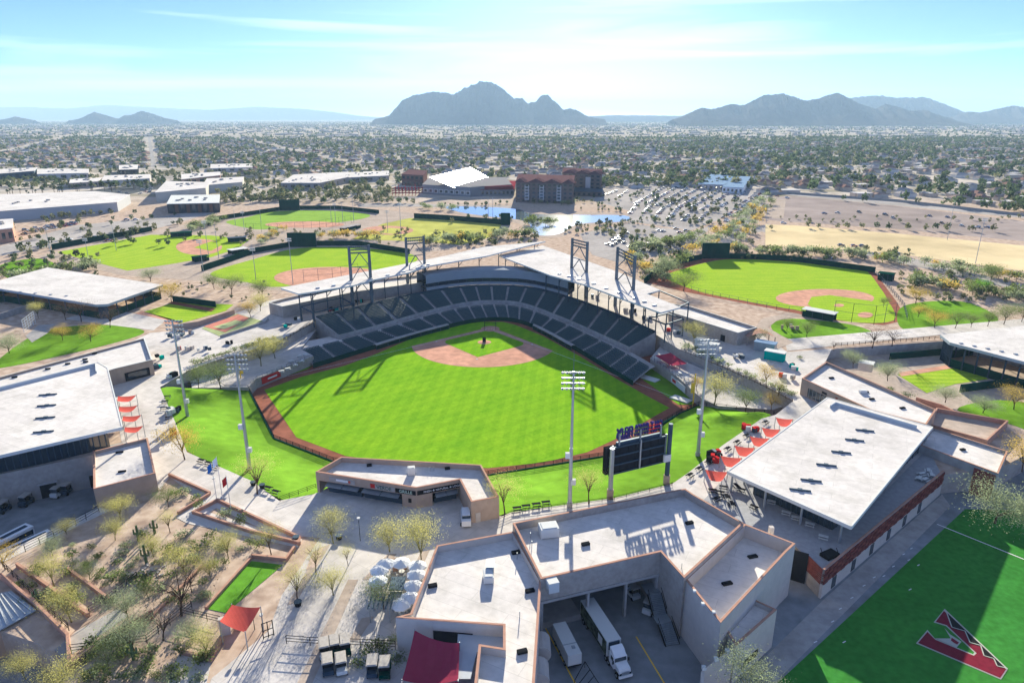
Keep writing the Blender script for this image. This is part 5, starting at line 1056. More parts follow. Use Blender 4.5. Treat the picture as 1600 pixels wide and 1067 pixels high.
# ------------------------------------------------------------------ houses and trees of the far city
def house_mesh(i, wallc, roofc, flat=False):
    mb = MB(); w_, l_, h = 11, 17, 3.2
    mb.box((0, 0, h / 2), (l_, w_, h)); mb.box((4, 5, h / 2), (7, 8, h)); mb.cur = 1; e = .5
    if flat: mb.box((0, 0, h + .2), (l_ + .4, w_ + .4, .4)); mb.box((4, 5, h + .3), (7.4, 8.4, .4))
    else:
        mb.add([(-l_ / 2 - e, -w_ / 2 - e, h), (l_ / 2 + e, -w_ / 2 - e, h), (l_ / 2 + e, w_ / 2 + e, h), (-l_ / 2 - e, w_ / 2 + e, h), (-l_ / 2 + 5, 0, h + 2.2), (l_ / 2 - 5, 0, h + 2.2)], [(0, 1, 5, 4), (1, 2, 5), (2, 3, 4, 5), (3, 0, 4)])
        mb.add([(.5, 0, h), (7.5, 0, h), (7.5, 9.5, h), (.5, 9.5, h), (4, 9.5, h + 1.7), (4, 0, h + 1.9)], [(1, 2, 4, 5), (2, 3, 4), (3, 0, 5, 4)])
    wallm, roofm = mat('house_wall_%d' % i, wallc, .9), mat('house_roof_%d' % i, roofc, .9, .1, .2)
    return mb, wallm, roofm
HS = [house_mesh(0, (.45, .38, .30), (.24, .15, .12)), house_mesh(1, (.50, .46, .40), (.32, .24, .19)), house_mesh(2, (.55, .53, .50), (.22, .19, .18)), house_mesh(3, (.50, .42, .34), (.56, .53, .50), True), house_mesh(4, (.60, .58, .54), (.36, .33, .31))]
HM = []
for mb, wm_, rm_ in HS:
    a, c = MB(), MB(); a.v = mb.v; c.v = mb.v; a.f = [f for f, k_ in zip(mb.f, mb.mi) if k_ == 0]; c.f = [f for f, k_ in zip(mb.f, mb.mi) if k_ == 1]; HM.append((a.mesh('wall', wm_), c.mesh('roof', rm_)))
HN = ['brown hipped', 'tan hipped', 'grey hipped', 'white flat', 'pale hipped']
def blocked(x, y):          # keep the city off the lots and the fields nearer than it
    if y < 560: return True
    p = (x, y); px = CX + x / (y * math.cos(PITCH) + CH * math.sin(PITCH)) * FPX
    lim = 620 if px > 1180 else (820 if px > 905 else (980 if px > 600 else (1000 if px > 380 else 1150)))
    if px > 1180: lim = 740 - (px - 1180) * .36
    return y < lim
SA = R(27)
def street(x, y):
    u = x * math.cos(SA) + y * math.sin(SA); v = -x * math.sin(SA) + y * math.cos(SA); w_ = 7 + y * .004
    return min(u % 320, 320 - u % 320) < w_ or min(v % 260, 260 - v % 260) < w_ * 1.3
stm = MB()
for k_ in range(-14, 15):
    for a0, a1 in ((650, 4200),):
        p0 = [(k_ * 320 * math.cos(SA) - v * math.sin(SA), k_ * 320 * math.sin(SA) + v * math.cos(SA)) for v in np.arange(a0, a1, 60)]
        p0 = [q4 for q4 in p0 if abs(q4[0]) < .85 * q4[1] and not blocked(*q4)]
        if len(p0) > 1: stm.add([(x + s4 * 4.5, y, .06) for x, y in p0 for s4 in (-1, 1)], [(2 * i, 2 * i + 1, 2 * i + 3, 2 * i + 2) for i in range(len(p0) - 1)])
for k_ in range(3, 16):
    p0 = [(u * math.cos(SA) - k_ * 260 * math.sin(SA), u * math.sin(SA) + k_ * 260 * math.cos(SA)) for u in np.arange(-3600, 3600, 60)]
    p0 = [q4 for q4 in p0 if abs(q4[0]) < .85 * q4[1] and not blocked(*q4)]
    if len(p0) > 1: stm.add([(x, y + s4 * 6, .09) for x, y in p0 for s4 in (-1, 1)], [(2 * i, 2 * i + 2, 2 * i + 3, 2 * i + 1) for i in range(len(p0) - 1)])
struct('city_streets', stm, mat('pale_street', (.34, .32, .30), .9, .1, .1))
cnt = 0; hpos = []
spots = []
for y in np.arange(560, 2600, 34):
    for x in np.arange(-.92 * y - 40, .92 * y + 40, 25):
        if (int(y / 34) % 3) == 2 and random.random() < .5: continue
        X, Y = x + random.uniform(-4, 4), y + random.uniform(-6, 6)
        if not blocked(X, Y) and not street(X, Y) and random.random() < .8: spots.append((X, Y))
spots.sort(key=lambda s_: s_[1] + (1e5 if abs(s_[0]) > .79 * s_[1] + 20 else 0))
for X, Y in spots[:290]:
    k_ = random.randrange(5); o = thing('house', f'{HN[k_]} roofed house in the near rows of the neighbourhood', 'house', (X, Y, 0), random.choice((0, .05, 1.57, 3.14)), f'{HN[k_]} roofed houses of the neighbourhood')
    s_ = random.uniform(.85, 1.2); o.scale = (s_, s_, random.uniform(.95, 1.3)); local('wall', HM[k_][0], o); local('roof', HM[k_][1], o)
def bulk(name, base_v, base_f, base_m, P, rz, sc, mats):
    nv = len(base_v); n = len(P); V = np.zeros((n, nv, 3)); c, s_ = np.cos(rz), np.sin(rz); b_ = np.array(base_v)
    for ax in range(1): pass
    sx3 = sc if sc.ndim == 2 else np.repeat(sc[:, None], 3, 1)
    bx = b_[None] * sx3[:, None, :]; V[:, :, 0] = bx[:, :, 0] * c[:, None] - bx[:, :, 1] * s_[:, None]; V[:, :, 1] = bx[:, :, 0] * s_[:, None] + bx[:, :, 1] * c[:, None]; V[:, :, 2] = bx[:, :, 2]; V += P[:, None, :]
    return V.reshape(-1, 3), [tuple(i + o_ for i in f) for o_ in range(0, n * nv, nv) for f in base_f], list(base_m) * n
rest = spots[290:]; allv = []; allf = []; allm = []; base = 0; ml = []
for k_ in range(5):
    sel = np.array([(x, y, 0) for i, (x, y) in enumerate(rest) if i % 5 == k_]); mb = HS[k_][0]
    v, f, mi = bulk('h', mb.v, mb.f, [2 * k_ + j for j in mb.mi], sel, rng.choice([0, .1, 1.57, 3.1], len(sel)), rng.uniform(.8, 1.25, len(sel)), None)
    allv.append(v); allf += [tuple(i + base for i in ff) for ff in f]; allm += mi; base += len(v); ml += [HS[k_][1], HS[k_][2]]
yy = np.sqrt(rng.uniform(2600 ** 2, 9000 ** 2, 2600)); xx = rng.uniform(-.8, .8, 2600) * yy; mb = HS[3][0]
v, f, mi = bulk('h', mb.v, mb.f, [6 + j for j in mb.mi], np.stack([xx, yy, yy * 0], 1), rng.uniform(-.1, .1, 2600), np.stack([rng.uniform(1, 3.5, 2600), rng.uniform(1, 2.5, 2600), rng.uniform(1, 2.2, 2600)], 1), None)
allv.append(v); allf += [tuple(i + base for i in ff) for ff in f]; allm += mi
me = bpy.data.meshes.new('far_houses'); me.from_pydata(np.concatenate(allv).tolist(), [], allf)
for m_ in ml: me.materials.append(m_)
me.polygons.foreach_set('material_index', allm); me.update(); tag(link('far_houses', me), 'far houses filling the valley to the mountains', 'houses', kind='stuff')
def city_trees(name, P, h, nq, leaf, m, seed, label):
    g_ = np.random.default_rng(seed); n = len(P); c = np.repeat(P, nq, 0); hh = np.repeat(h, nq)
    d = g_.normal(0, 1, (n * nq, 3)); d /= np.linalg.norm(d, axis=1)[:, None]; rad = g_.random(n * nq) ** .4
    ctr_ = c + np.stack([d[:, 0] * rad * hh * .42, d[:, 1] * rad * hh * .42, hh * .58 + d[:, 2] * rad * hh * .42], 1)
    a = g_.normal(0, 1, (n * nq, 3)); a /= np.linalg.norm(a, axis=1)[:, None]; b_ = np.cross(a, g_.normal(0, 1, (n * nq, 3))); b_ /= np.linalg.norm(b_, axis=1)[:, None]
    s_ = (hh * leaf)[:, None]; V = np.stack([ctr_ - a * s_, ctr_ + b_ * s_ * .7, ctr_ + a * s_, ctr_ - b_ * s_ * .7], 1).reshape(-1, 3)
    nf = n * nq; me = bpy.data.meshes.new(name); me.vertices.add(nf * 4); me.vertices.foreach_set('co', V.astype(np.float32).ravel()); me.loops.add(nf * 4); me.loops.foreach_set('vertex_index', np.arange(nf * 4, dtype=np.int32)); me.polygons.add(nf); me.polygons.foreach_set('loop_start', np.arange(0, nf * 4, 4, dtype=np.int32)); me.update(calc_edges=True)
    me.materials.append(m); o = link(name, me); return tag(o, label, 'trees', kind='stuff')
pts = []
for y in np.arange(570, 3000, 12.5):
    den = .75
    n = int(1.84 * y / 12.5 * den); xs = rng.uniform(-.92 * y - 30, .92 * y + 30, n)
    pts += [(x, y + rng.uniform(-6, 6), 0) for x in xs if not blocked(x, y) and not street(x, y)]
pts = np.array(pts); cl = np.sin(pts[:, 0] * .011 + 1.3) * np.cos(pts[:, 1] * .009) + rng.normal(0, .6, len(pts)); pts = pts[cl > -.35]
right = pts[:, 0] > .22 * pts[:, 1]
ci_ = rng.random(len(pts)); hh = rng.uniform(4.5, 9.5, len(pts)) * np.where(right, 1.15, 1.0) * np.where(rng.random(len(pts)) > .95, 1.5, 1)
dm = mat('city_tree_dark', (.075, .105, .048), .9, .4, .04, trans=.35, spec=0); lm = mat('city_tree_pale', (.22, .22, .11), .9, .3, .05, trans=.3, spec=0)
nearm = pts[:, 1] < 1500; darkm = ci_ < np.where(right, .72, .55)
city_trees('city_trees', pts[nearm & darkm], hh[nearm & darkm], 26, .20, dm, 1, 'dark green trees of the near neighbourhoods'); city_trees('city_trees', pts[nearm & ~darkm], hh[nearm & ~darkm] * .8, 22, .20, lm, 2, 'pale olive trees of the near neighbourhoods')
city_trees('city_trees', pts[~nearm & darkm], hh[~nearm & darkm], 10, .30, dm, 3, 'dark green trees of the farther neighbourhoods'); city_trees('city_trees', pts[~nearm & ~darkm], hh[~nearm & ~darkm] * .8, 9, .30, lm, 4, 'pale olive trees of the farther neighbourhoods')
def region(x0, x1, y0, y1, n, hmin, hmax, kinds):
    for i in range(n): p_ = W(random.uniform(x0, x1), random.uniform(y0, y1), 0); BULK.append((p_.x, p_.y, random.uniform(hmin, hmax), random.choice(kinds)))
region(340, 610, 262, 318, 420, 4, 8, ['farpale', 'farpale', 'fargreen']); region(-20, 340, 262, 296, 420, 4, 8, ['fargreen', 'farpale']); region(610, 800, 268, 290, 60, 5, 8, ['fargreen']); region(900, 1180, 276, 292, 160, 4, 8, ['fargreen', 'farpale']); region(0, 330, 330, 385, 70, 3, 5, ['farpale', 'fargreen']); region(690, 800, 318, 322, 14, 2, 4, ['fargreen']); region(700, 860, 340, 350, 30, 2, 4.5, ['farpale', 'fargreen']); region(880, 985, 350, 366, 40, 2, 4.5, ['farpale', 'fargreen', 'farpale']); region(935, 1110, 345, 352, 36, 2, 4, ['farpale', 'fargreen']); region(985, 1160, 294, 345, 90, 2.5, 4, ['farpale', 'fargreen']); region(900, 985, 300, 332, 26, 2.5, 4.5, ['farpale', 'fargreen']); region(975, 1075, 372, 408, 60, 2.5, 5.5, ['farpale', 'farpale', 'fargreen']); region(1000, 1040, 408, 440, 26, 2, 4.5, ['farpale']); region(1400, 1610, 432, 472, 90, 1.5, 4, ['farpale', 'fargreen', 'farpale']); region(0, 160, 398, 440, 60, 2, 4.5, ['farpale', 'fargreen']); region(330, 640, 360, 384, 50, 2, 4, ['farpale']); region(660, 850, 366, 385, 60, 2, 5, ['farpale', 'fargreen']); region(1150, 1420, 392, 408, 90, 1.5, 4, ['farpale', 'fargreen']); region(250, 430, 440, 470, 22, 1, 2.5, ['fargreen']); region(1210, 1600, 340, 352, 30, 2, 4, ['farpale']); region(1085, 1205, 300, 400, 60, 2.5, 5, ['farpale', 'fargreen'])
bp_ = np.array([(a, b2, 0) for a, b2, h_, k_ in BULK]); bh = np.array([h_ for a, b2, h_, k_ in BULK]); bk_ = np.array([k_ == 'fargreen' for a, b2, h_, k_ in BULK]); sm_ = mat('scrub_pale', (.17, .175, .085), .9, .3, .05, trans=.3, spec=0)
city_trees('scrub_trees', bp_[bk_], bh[bk_], 40, .17, dm, 21, 'dark scrub trees between the practice fields and the city'); city_trees('scrub_trees', bp_[~bk_], bh[~bk_], 36, .17, sm_, 22, 'pale scrub trees between the practice fields and the city')
n = 30000; yy = np.sqrt(rng.uniform(3000 ** 2, 13000 ** 2, n)); yy[:9000] = np.sqrt(rng.uniform(11000 ** 2, 27000 ** 2, 9000)); xx = rng.uniform(-.92, .92, n) * yy; city_trees('city_trees', np.stack([xx, yy, yy * 0], 1), rng.uniform(6, 12, n), 5, .42, dm, 5, 'tree cover of the valley towards the mountains')
# ------------------------------------------------------------------ mountains
def mountain(name, prof, D, depth, label, seed, m, base=186):
    """ridge: photo outline turned into heights at distance D, flanks falling both ways with gullies"""
    g_ = random.Random(seed); px = [p[0] for p in prof]; n = 220; xs = np.linspace(px[0], px[-1], n); hs = np.interp(xs, px, [p[1] for p in prof])
    k_ = lambda y: CH + D * (-math.sin(PITCH) + (CY - y) / FPX * math.cos(PITCH)) / (math.cos(PITCH) + (CY - y) / FPX * math.sin(PITCH)); H_ = np.array([max(0, k_(y)) for y in hs])
    X = (xs - CX) / FPX * (D * math.cos(PITCH)); nj = 44; g2 = np.random.default_rng(seed)
    def vn(cx, cy, x, y, sd):           # ridged value noise
        g3 = np.random.default_rng(sd); T = g3.random((64, 64)); fx, fy = x * cx, y * cy; ix, iy = np.floor(fx).astype(int), np.floor(fy).astype(int); u, w_ = fx - ix, fy - iy; u = u * u * (3 - 2 * u); w_ = w_ * w_ * (3 - 2 * w_)
        q4 = lambda a, b2: T[(ix + a) % 64, (iy + b2) % 64]; return 1 - abs(2 * ((q4(0, 0) * (1 - u) + q4(1, 0) * u) * (1 - w_) + (q4(0, 1) * (1 - u) + q4(1, 1) * u) * w_) - 1)
    V_, XX = np.meshgrid(np.linspace(-1, 1, 2 * nj + 1), xs, indexing='ij'); av = abs(V_)
    rid = sum(vn(.045 * 2.0 ** k4, 2.2 * 2.0 ** k4, XX + 900, V_ + 9 + .004 * XX, seed * 10 + k4) / 1.75 ** k4 for k4 in range(5)) / 2.2
    f = np.clip(1 - av, 0, 1) ** 1.15; Z = H_[None, :] * (f * (.55 + .75 * rid * np.clip(av * 5, 0, 1) + .45 * (1 - np.clip(av * 5, 0, 1)))); Z *= 1 + .05 * (vn(.3, 3, XX + 900, V_ + 9, seed + 77) - .5)
    Z = np.minimum(Z, H_[None, :] * 1.03) - 3; rows = [[(X[i] * (1 + V_[j, i] * depth / D * .65), D + V_[j, i] * depth, max(-5, Z[j, i])) for i in range(n)] for j in range(2 * nj + 1)]
    mb = MB(); mb.grid(rows); return tag(mb.build(name, m), kind='structure')
mm = mat('desert_mountain_rock', (.075, .07, .068), .95, .14, .006, col2=None, big=(.002, .1), detail=10)
mountain('mountain', [(585,186),(600,183),(608,180),(630,157),(645,150),(680,143),(700,146),(710,148),(725,138),(748,128),(760,127),(775,131),(790,142),(803,154),(815,153),(825,161),(838,158),(846,149),(856,148),(862,156),(870,161),(880,172),(890,169),(903,173),(914,180),(928,184),(945,186)], 9000, 1100, '', 3, mm)
mountain('mountain', [(1050,187),(1065,182),(1095,168),(1110,171),(1140,163),(1160,164),(1190,149),(1215,146),(1235,150),(1255,158),(1275,153),(1305,145),(1320,153),(1345,164),(1365,170),(1380,162),(1400,167),(1420,173),(1440,172),(1460,178),(1490,187)], 8000, 1300, '', 4, mm)
mountain('mountain', [(1290,184),(1320,154),(1345,151),(1370,149),(1395,153),(1440,152),(1470,162),(1500,174),(1530,182),(1540,184)], 11500, 1300, '', 5, mm)
mountain('mountain', [(1480,185),(1510,174),(1530,176),(1555,170),(1580,165),(1610,170),(1700,180),(1760,186)], 10000, 1200, '', 6, mm)
mountain('mountain', [(108,188),(122,186),(135,181),(148,175),(160,178),(178,184),(196,188)], 9500, 500, '', 7, mm); mountain('mountain', [(172,188),(186,185),(195,180),(205,180),(222,173),(240,178),(256,184),(276,188)], 9500, 500, '', 8, mm); mountain('mountain', [(-6,188),(12,185),(25,182),(38,185),(54,188)], 9500, 400, '', 18, mm)
mountain('mountain', [(-300,174),(-100,172),(40,167),(110,170),(165,164),(240,168),(330,172),(400,167),(470,170),(520,175),(560,181),(600,184)], 29000, 2500, '', 9, mm)
mountain('mountain', [(880,184),(960,180),(1060,181),(1200,176),(1300,182)], 15000, 1500, '', 10, mm)
# ------------------------------------------------------------------ air
hz = MB(); hz.box((0, 15500, 350), (44000, 31400, 760)); ho = hz.build('haze', bpy.data.materials.new('haze_air')); tag(ho, 'thin pale haze over the whole valley', 'haze', kind='stuff')
hm = ho.data.materials[0]; hm.use_nodes = True; t = hm.node_tree; t.nodes.clear(); om = N(t, 'ShaderNodeOutputMaterial'); pv = N(t, 'ShaderNodeVolumePrincipled'); pv.inputs['Color'].default_value = (.54, .75, 1.0, 1); pv.inputs['Density'].default_value = 6.5e-5; pv.inputs['Anisotropy'].default_value = 0.0
t.links.new(pv.outputs[0], om.inputs['Volume'])
# ------------------------------------------------------------------ terraces at both ends of the seats
def deck(name, px, z, m, wallm=None, z0=FZ, label=None):
    p = WP(px, z); mb = MB(); mb.poly(p, z); struct(name, mb, m)
    if wallm:
        w = MB()
        for i in range(len(p)):
            a, c = p[i], p[(i + 1) % len(p)]; w.add([(a.x, a.y, z0), (c.x, c.y, z0), (c.x, c.y, z - .004), (a.x, a.y, z - .004)], [(0, 1, 2, 3)])
        tag(w.build('terrace_side', wallm), kind='structure')
DL = [(300,606),(388,605),(400,592),(490,556),(470,545),(497,512),(436,543),(335,574),(296,588)]
DR = [(1016,560),(1060,590),(1096,622),(1122,634),(1208,640),(1233,632),(1188,608),(1127,580),(1062,553),(1034,538)]
deck('left_terrace', DL, -3.6, M['plaza'], M['stucco2']); deck('right_terrace', DR, -3.6, M['plaza'], M['stucco2'])
railing('railing', [W(x, y, -3.6) for x, y in [(392,601),(402,592),(490,557)]], 'blue steel railing along the front of the left terrace', 1.1, 2.0, M['dsteel'])
railing('railing', [W(x, y, -3.6) for x, y in [(1018,562),(1060,591),(1094,620)]], 'blue steel railing along the front of the right terrace', 1.1, 2.0, M['dsteel'])
railing('railing', [W(x, y, -4.4) for x, y in [(252,607),(300,603),(345,602),(352,607),(368,607),(388,607)]], 'black railing at the top of the left lawn', 1.1, 2.2, w=.09)
railing('railing', [W(x, y, -4.4) for x, y in [(1092,632),(1104,634),(1150,640),(1209,648)]], 'black railing at the top of the right lawn', 1.1, 2.2, w=.09)
railing('railing', [W(x, y, 0) for x, y in [(292,583),(335,569),(432,539),(493,503)]], 'tan rail fence above the left retaining wall', 1.1, 2.4, M['bark'], w=.09)
railing('railing', [W(x, y, 0) for x, y in [(1064,548),(1129,575),(1188,602),(1238,628)]], 'tan rail fence above the right retaining wall', 1.1, 2.4, M['bark'], w=.09)
railing('railing', [W(x, y, 0) for x, y in [(438,783),(494,763)]], 'black rail fence on the wall left of the pavilion', 1.2, 2.0); railing('railing', [W(x, y, 0) for x, y in [(1305,541),(1478,529)]], 'tan rail fence above the sunken bullpen', 1.2, 2.4, M['bark'], w=.1)
railing('railing', [W(x, y, 0) for x, y in [(780,812),(800,803),(960,781),(1050,759)]], 'low black rail behind the scoreboard lawn', .9, 2.6)
sg = thing('wall_sign', 'red advertising sign on the wall of the left terrace', 'sign', tuple(W(425, 583, -5)))
p, q_ = W(408, 589, -3.6), W(437, 577, -3.6); on_wall(sg, p, q_, 0, 1, -6.2, -3.9, M['red'], 'sign_panel', .15, .15); on_wall(sg, p, q_, .3, .8, -5.3, -4.8, M['white'], 'sign_letter_band', .05, .25)
sg = thing('wall_sign', 'pale advertising sign on the wall of the right terrace', 'sign', tuple(W(1060, 605, -5))); p, q_ = W(1050, 584, -3.6), W(1072, 602, -3.6)
on_wall(sg, p, q_, 0, 1, -6.4, -4.2, M['offwhite'], 'sign_panel', .15, .15); on_wall(sg, p, q_, .1, .35, -5.8, -4.8, M['red'], 'sign_emblem', .05, .25)
for x, y, lab in ((470,571,'upper left'), (405,597,'lower left'), (1015,592,'upper right'), (1064,624,'lower right')):
    v = W(x, y, FZ); t_ = thing('field_tarp', f'white bullpen tarp on the grass strip at the {lab}', 'tarp', tuple(v)); MB().box((v.x, v.y, FZ + .2), (6.5, 3.2, .25), .7 if x < 700 else -.8).build('sheet', M['offwhite'], t_); MB().box((v.x, v.y, FZ + .06), (6.8, 3.5, .1), .7 if x < 700 else -.8).build('frame', M['steel'], t_)
sheet('bullpen_strip', [(398,603),(480,577),(490,570),(470,570),(400,596)], .04, M['lawn'], FZ); sheet('bullpen_strip', [(1000,590),(1060,632),(1085,632),(1072,612),(1020,570)], .04, M['lawn'], FZ)
for x, y, yt, lab in ((378,603,571,'left'), (1082,640,584,'right')):
    v = W(x, y, -6.5); h = HT(x, y, -6.5, yt); t_ = thing('foul_pole', f'yellow foul pole at the {lab} corner of the outfield', 'pole', tuple(v)); MB().tube(v, (v.x, v.y, h), .22, .18, 8).build('mast', M['yellow'], t_); MB().box((v.x + (.6 if x < 700 else -.6), v.y, (h - 6) / 2 + 1), (.9, .08, h - 2)).build('net_panel', M['yellow'], t_)
# ------------------------------------------------------------------ single light masts round the outfield
def light_mast(xb, yb, yt, z, label, rows_=4):
    p = W(xb, yb, z); h = HT(xb, yb, z, yt); t_ = thing('light_mast', label, 'light mast', tuple(p)); MB().tube(p, (p.x, p.y, z + (h - z) * .45), .48, .36, 10).build('mast', M['steel'], t_); MB().tube((p.x, p.y, z + (h - z) * .45), (p.x, p.y, h), .33, .2, 10).build('mast', M['steel'], t_); MB().tube(p, (p.x, p.y, z + 1.2), .62, .6, 10).build('base', M['conc'], t_)
    for k_ in range(rows_):
        zz = h - .3 - 1.15 * k_; MB().beam((p.x - 2.3, p.y + .2, zz), (p.x + 2.3, p.y + .2, zz), .12).build('cross_arm', M['steel'], t_)
        for j in range(6): x = p.x - 2.1 + .84 * j; MB().tube((x, p.y + .3, zz), (x, p.y + .8, zz - .3), .18, .34, 8).build('lamp', M['lampgrey'], t_)
    for zz, dx in ((z + (h - z) * .4, -.7), (z + (h - z) * .2, .6)): MB().box((p.x + dx, p.y - .2, zz), (1.0, .8, 1.2)).build('loudspeaker', M['offwhite'], t_)
    return t_
light_mast(294, 656, 500, -1.5, 'leftmost tall light mast rising from the left lawn'); light_mast(391, 737, 553, -1.2, 'second tall light mast on the left lawn near the tables'); cmast = light_mast(890, 792, 580, 0, 'tall light mast beside the scoreboard before the office roof'); light_mast(1090, 713, 530, -.5, 'tall light mast on the right lawn')
v = W(890, 792, 0); MB().tube((v.x, v.y, HT(890, 792, 0, 582)), (v.x, v.y, HT(890, 792, 0, 548)), .07, .04, 5).build('lightning_rod', M['tower'], cmast)
# ------------------------------------------------------------------ sails, umbrellas, tables, carts
def sail(pts, label, m='sail', posts=(), sag=.5, name='shade_sail', zbase=0.0, group=None):
    p = [Vector(v) for v in pts]; c = sum(p, Vector()) / len(p); t_ = thing(name, label, 'shade sail', (c.x, c.y, zbase), group=group); n = 6; mb = MB()
    if len(p) == 4: rows = [[p[0].lerp(p[1], i / n).lerp(p[3].lerp(p[2], i / n), j / n) - Vector((0, 0, sag * 4 * (i / n) * (1 - i / n) + sag * 2 * (j / n) * (1 - j / n))) for i in range(n + 1)] for j in range(n + 1)]
    else: rows = [[p[0].lerp(p[1], j / n).lerp(p[0].lerp(p[2], j / n), i / n) - Vector((0, 0, sag * 4 * (i / n) * (1 - i / n) * j / n)) for i in range(n + 1)] for j in range(1, n + 1)]
    mb.grid(rows); mb.build('cloth', M[m], t_)
    for v in p: MB().tube((v.x, v.y, zbase), v + Vector((0, 0, .15)), .1, .08, 6).build('post', M['steel'], t_)
    return t_
names_l = ['farthest', 'second farthest', 'second nearest', 'nearest']
for i, (x, y) in enumerate([(199,620),(201,636),(207,651),(210,668)]): sail([W(x - 15, y - 1, 3.6), W(x + 14, y - 3, 3.2), W(x + 4, y + 7, 3.0), W(x - 16, y + 6, 3.4)], f'{names_l[i]} coral shade sail beside the left building', sag=.25)
for i, (x, y) in enumerate([(1226,658),(1205,674),(1187,688),(1164,703),(1143,719),(1120,741)]): s_ = 1 + .06 * i; sail([W(x - 14 * s_, y - 6 * s_, 3.2), W(x + 13 * s_, y - 3 * s_, 3.6), W(x + 6 * s_, y + 8 * s_, 3.2), W(x - 8 * s_, y + 7 * s_, 3.0)], f'coral shade sail number {["one", "two", "three", "four", "five", "six"][i]} counted from the far end of the clubhouse', sag=.2)
sail([W(362,944,4.2), W(407,948,4.8), W(383,987,3.4), W(343,970,4.4)], 'coral shade sail over the entrance kiosk by the lawn', sag=.3)
sail([W(648,984,5.6), W(718,1004,5.6), W(716,1062,4.6), W(628,1062,3.6)], 'large crimson shade sail against the office wing', 'crimson', sag=.7); sail([W(628,1066,3.6), W(716,1064,4.6), W(722,1110,4.6), W(615,1115,3.6)], 'second crimson shade sail at the bottom edge', 'crimson', sag=.5)
sail([W(1023,555,-1.4), W(1048,551,-1.0), W(1074,568,-1.4), W(1048,571,-1.8)], 'crimson shade canopy over the right terrace tables', 'crimson', sag=.2, zbase=-3.6)
def umbrella_mesh(col, r=1.5):
    c = MB(); n = 8; top = Vector((0, 0, 2.75)); rim = [Vector((r * math.cos(6.2832 * i / n), r * math.sin(6.2832 * i / n), 2.2)) for i in range(n)]
    for i in range(n): c.add([top, rim[i], rim[(i + 1) % n]], [(0, 1, 2)]); c.add([rim[i], rim[(i + 1) % n], rim[(i + 1) % n] - Vector((0, 0, .18)), rim[i] - Vector((0, 0, .18))], [(0, 1, 2, 3)])
    p = MB(); p.tube((0, 0, 0), (0, 0, 2.8), .035, .035, 6); p.tube((0, 0, 0), (0, 0, .1), .3, .3, 10); t_ = MB(); t_.tube((0, 0, .7), (0, 0, .75), .55, .55, 14); t_.tube((0, 0, 0), (0, 0, .7), .05, .05, 6)
    for i in range(4): a = i * 1.5708 + .4; t_.box((1.0 * math.cos(a), 1.0 * math.sin(a), .45), (.42, .42, .05), a); t_.box((1.2 * math.cos(a), 1.2 * math.sin(a), .7), (.05, .42, .5), a); [t_.beam((1.0 * math.cos(a) + dx, 1.0 * math.sin(a) + dy, 0), (1.0 * math.cos(a) + dx, 1.0 * math.sin(a) + dy, .45), .04) for dx in (-.17, .17) for dy in (-.17, .17)]
    return c.mesh('canopy', M[col]), p.mesh('pole', M['steel']), t_.mesh('table', M['offwhite'])
UMB = umbrella_mesh('white'); 
def umbrella(x, y, label, z=.05, s_=1.0, group=None):
    o = thing('patio_umbrella', label, 'umbrella', tuple(W(x, y, z)), random.uniform(0, 1), group); o.scale = (s_,) * 3; local('canopy', UMB[0], o); local('pole', UMB[1], o)
    t_ = thing('patio_table', 'round pale patio table with four chairs under a white umbrella', 'table', tuple(W(x, y, z)), random.uniform(0, 1), 'patio tables under the white umbrellas'); local('table_top_and_chairs', UMB[2], t_)
for x, y, lab in ((604,899,'far left of the courtyard'), (628,897,'far middle of the courtyard'), (594,909,'left edge of the courtyard beside a tree'), (651,916,'right side against the office wing'), (647,934,'right side below the green kiosk'), (641,953,'near right beside a yellow shrub'), (628,963,'nearest the office wing corner'), (653,902,'far right in tree shade'), (592,926,'partly under the green tree')): umbrella(x, y, f'white patio umbrella at the {lab}', s_=1.15)
ft = thing('food_cart', 'pale food cart with dark roof amid the white umbrellas', 'cart', tuple(W(622, 930, 0))); v = W(622, 930, 0); MB().box((v.x, v.y, .9), (2.2, 3.4, 1.4)).build('body', M['offwhite'], ft); MB().box((v.x, v.y, 2.5), (2.5, 3.6, .15)).build('roof', M['dsteel'], ft)
for dx in (-1, 1):
    for dy in (-1.5, 1.5): MB().beam((v.x + dx, v.y + dy, 1.5), (v.x + dx, v.y + dy, 2.5), .08).build('post', M['steel'], ft); MB().tube((v.x + dx * 1.05, v.y + dy * .7, .3), (v.x + dx * 1.2, v.y + dy * .7, .3), .3, .3, 10).build('wheel', M['tire'], ft)
def pergola(x, y, label):
    v = W(x, y, 0); t_ = thing('pergola', label, 'pergola', tuple(v))
    for dx in (-1.6, 1.6):
        for dy in (-1.4, 1.4): MB().beam((v.x + dx, v.y + dy, 0), (v.x + dx, v.y + dy, 3), .14).build('post', M['steel'], t_)
    for k_ in range(6): MB().beam((v.x - 1.8 + .72 * k_, v.y - 1.8, 3.05), (v.x - 1.8 + .72 * k_, v.y + 1.8, 3.05), .3, .08).build('slat', M['dsteel'], t_)
pergola(597, 963, 'small slatted steel pergola left of the umbrella court')
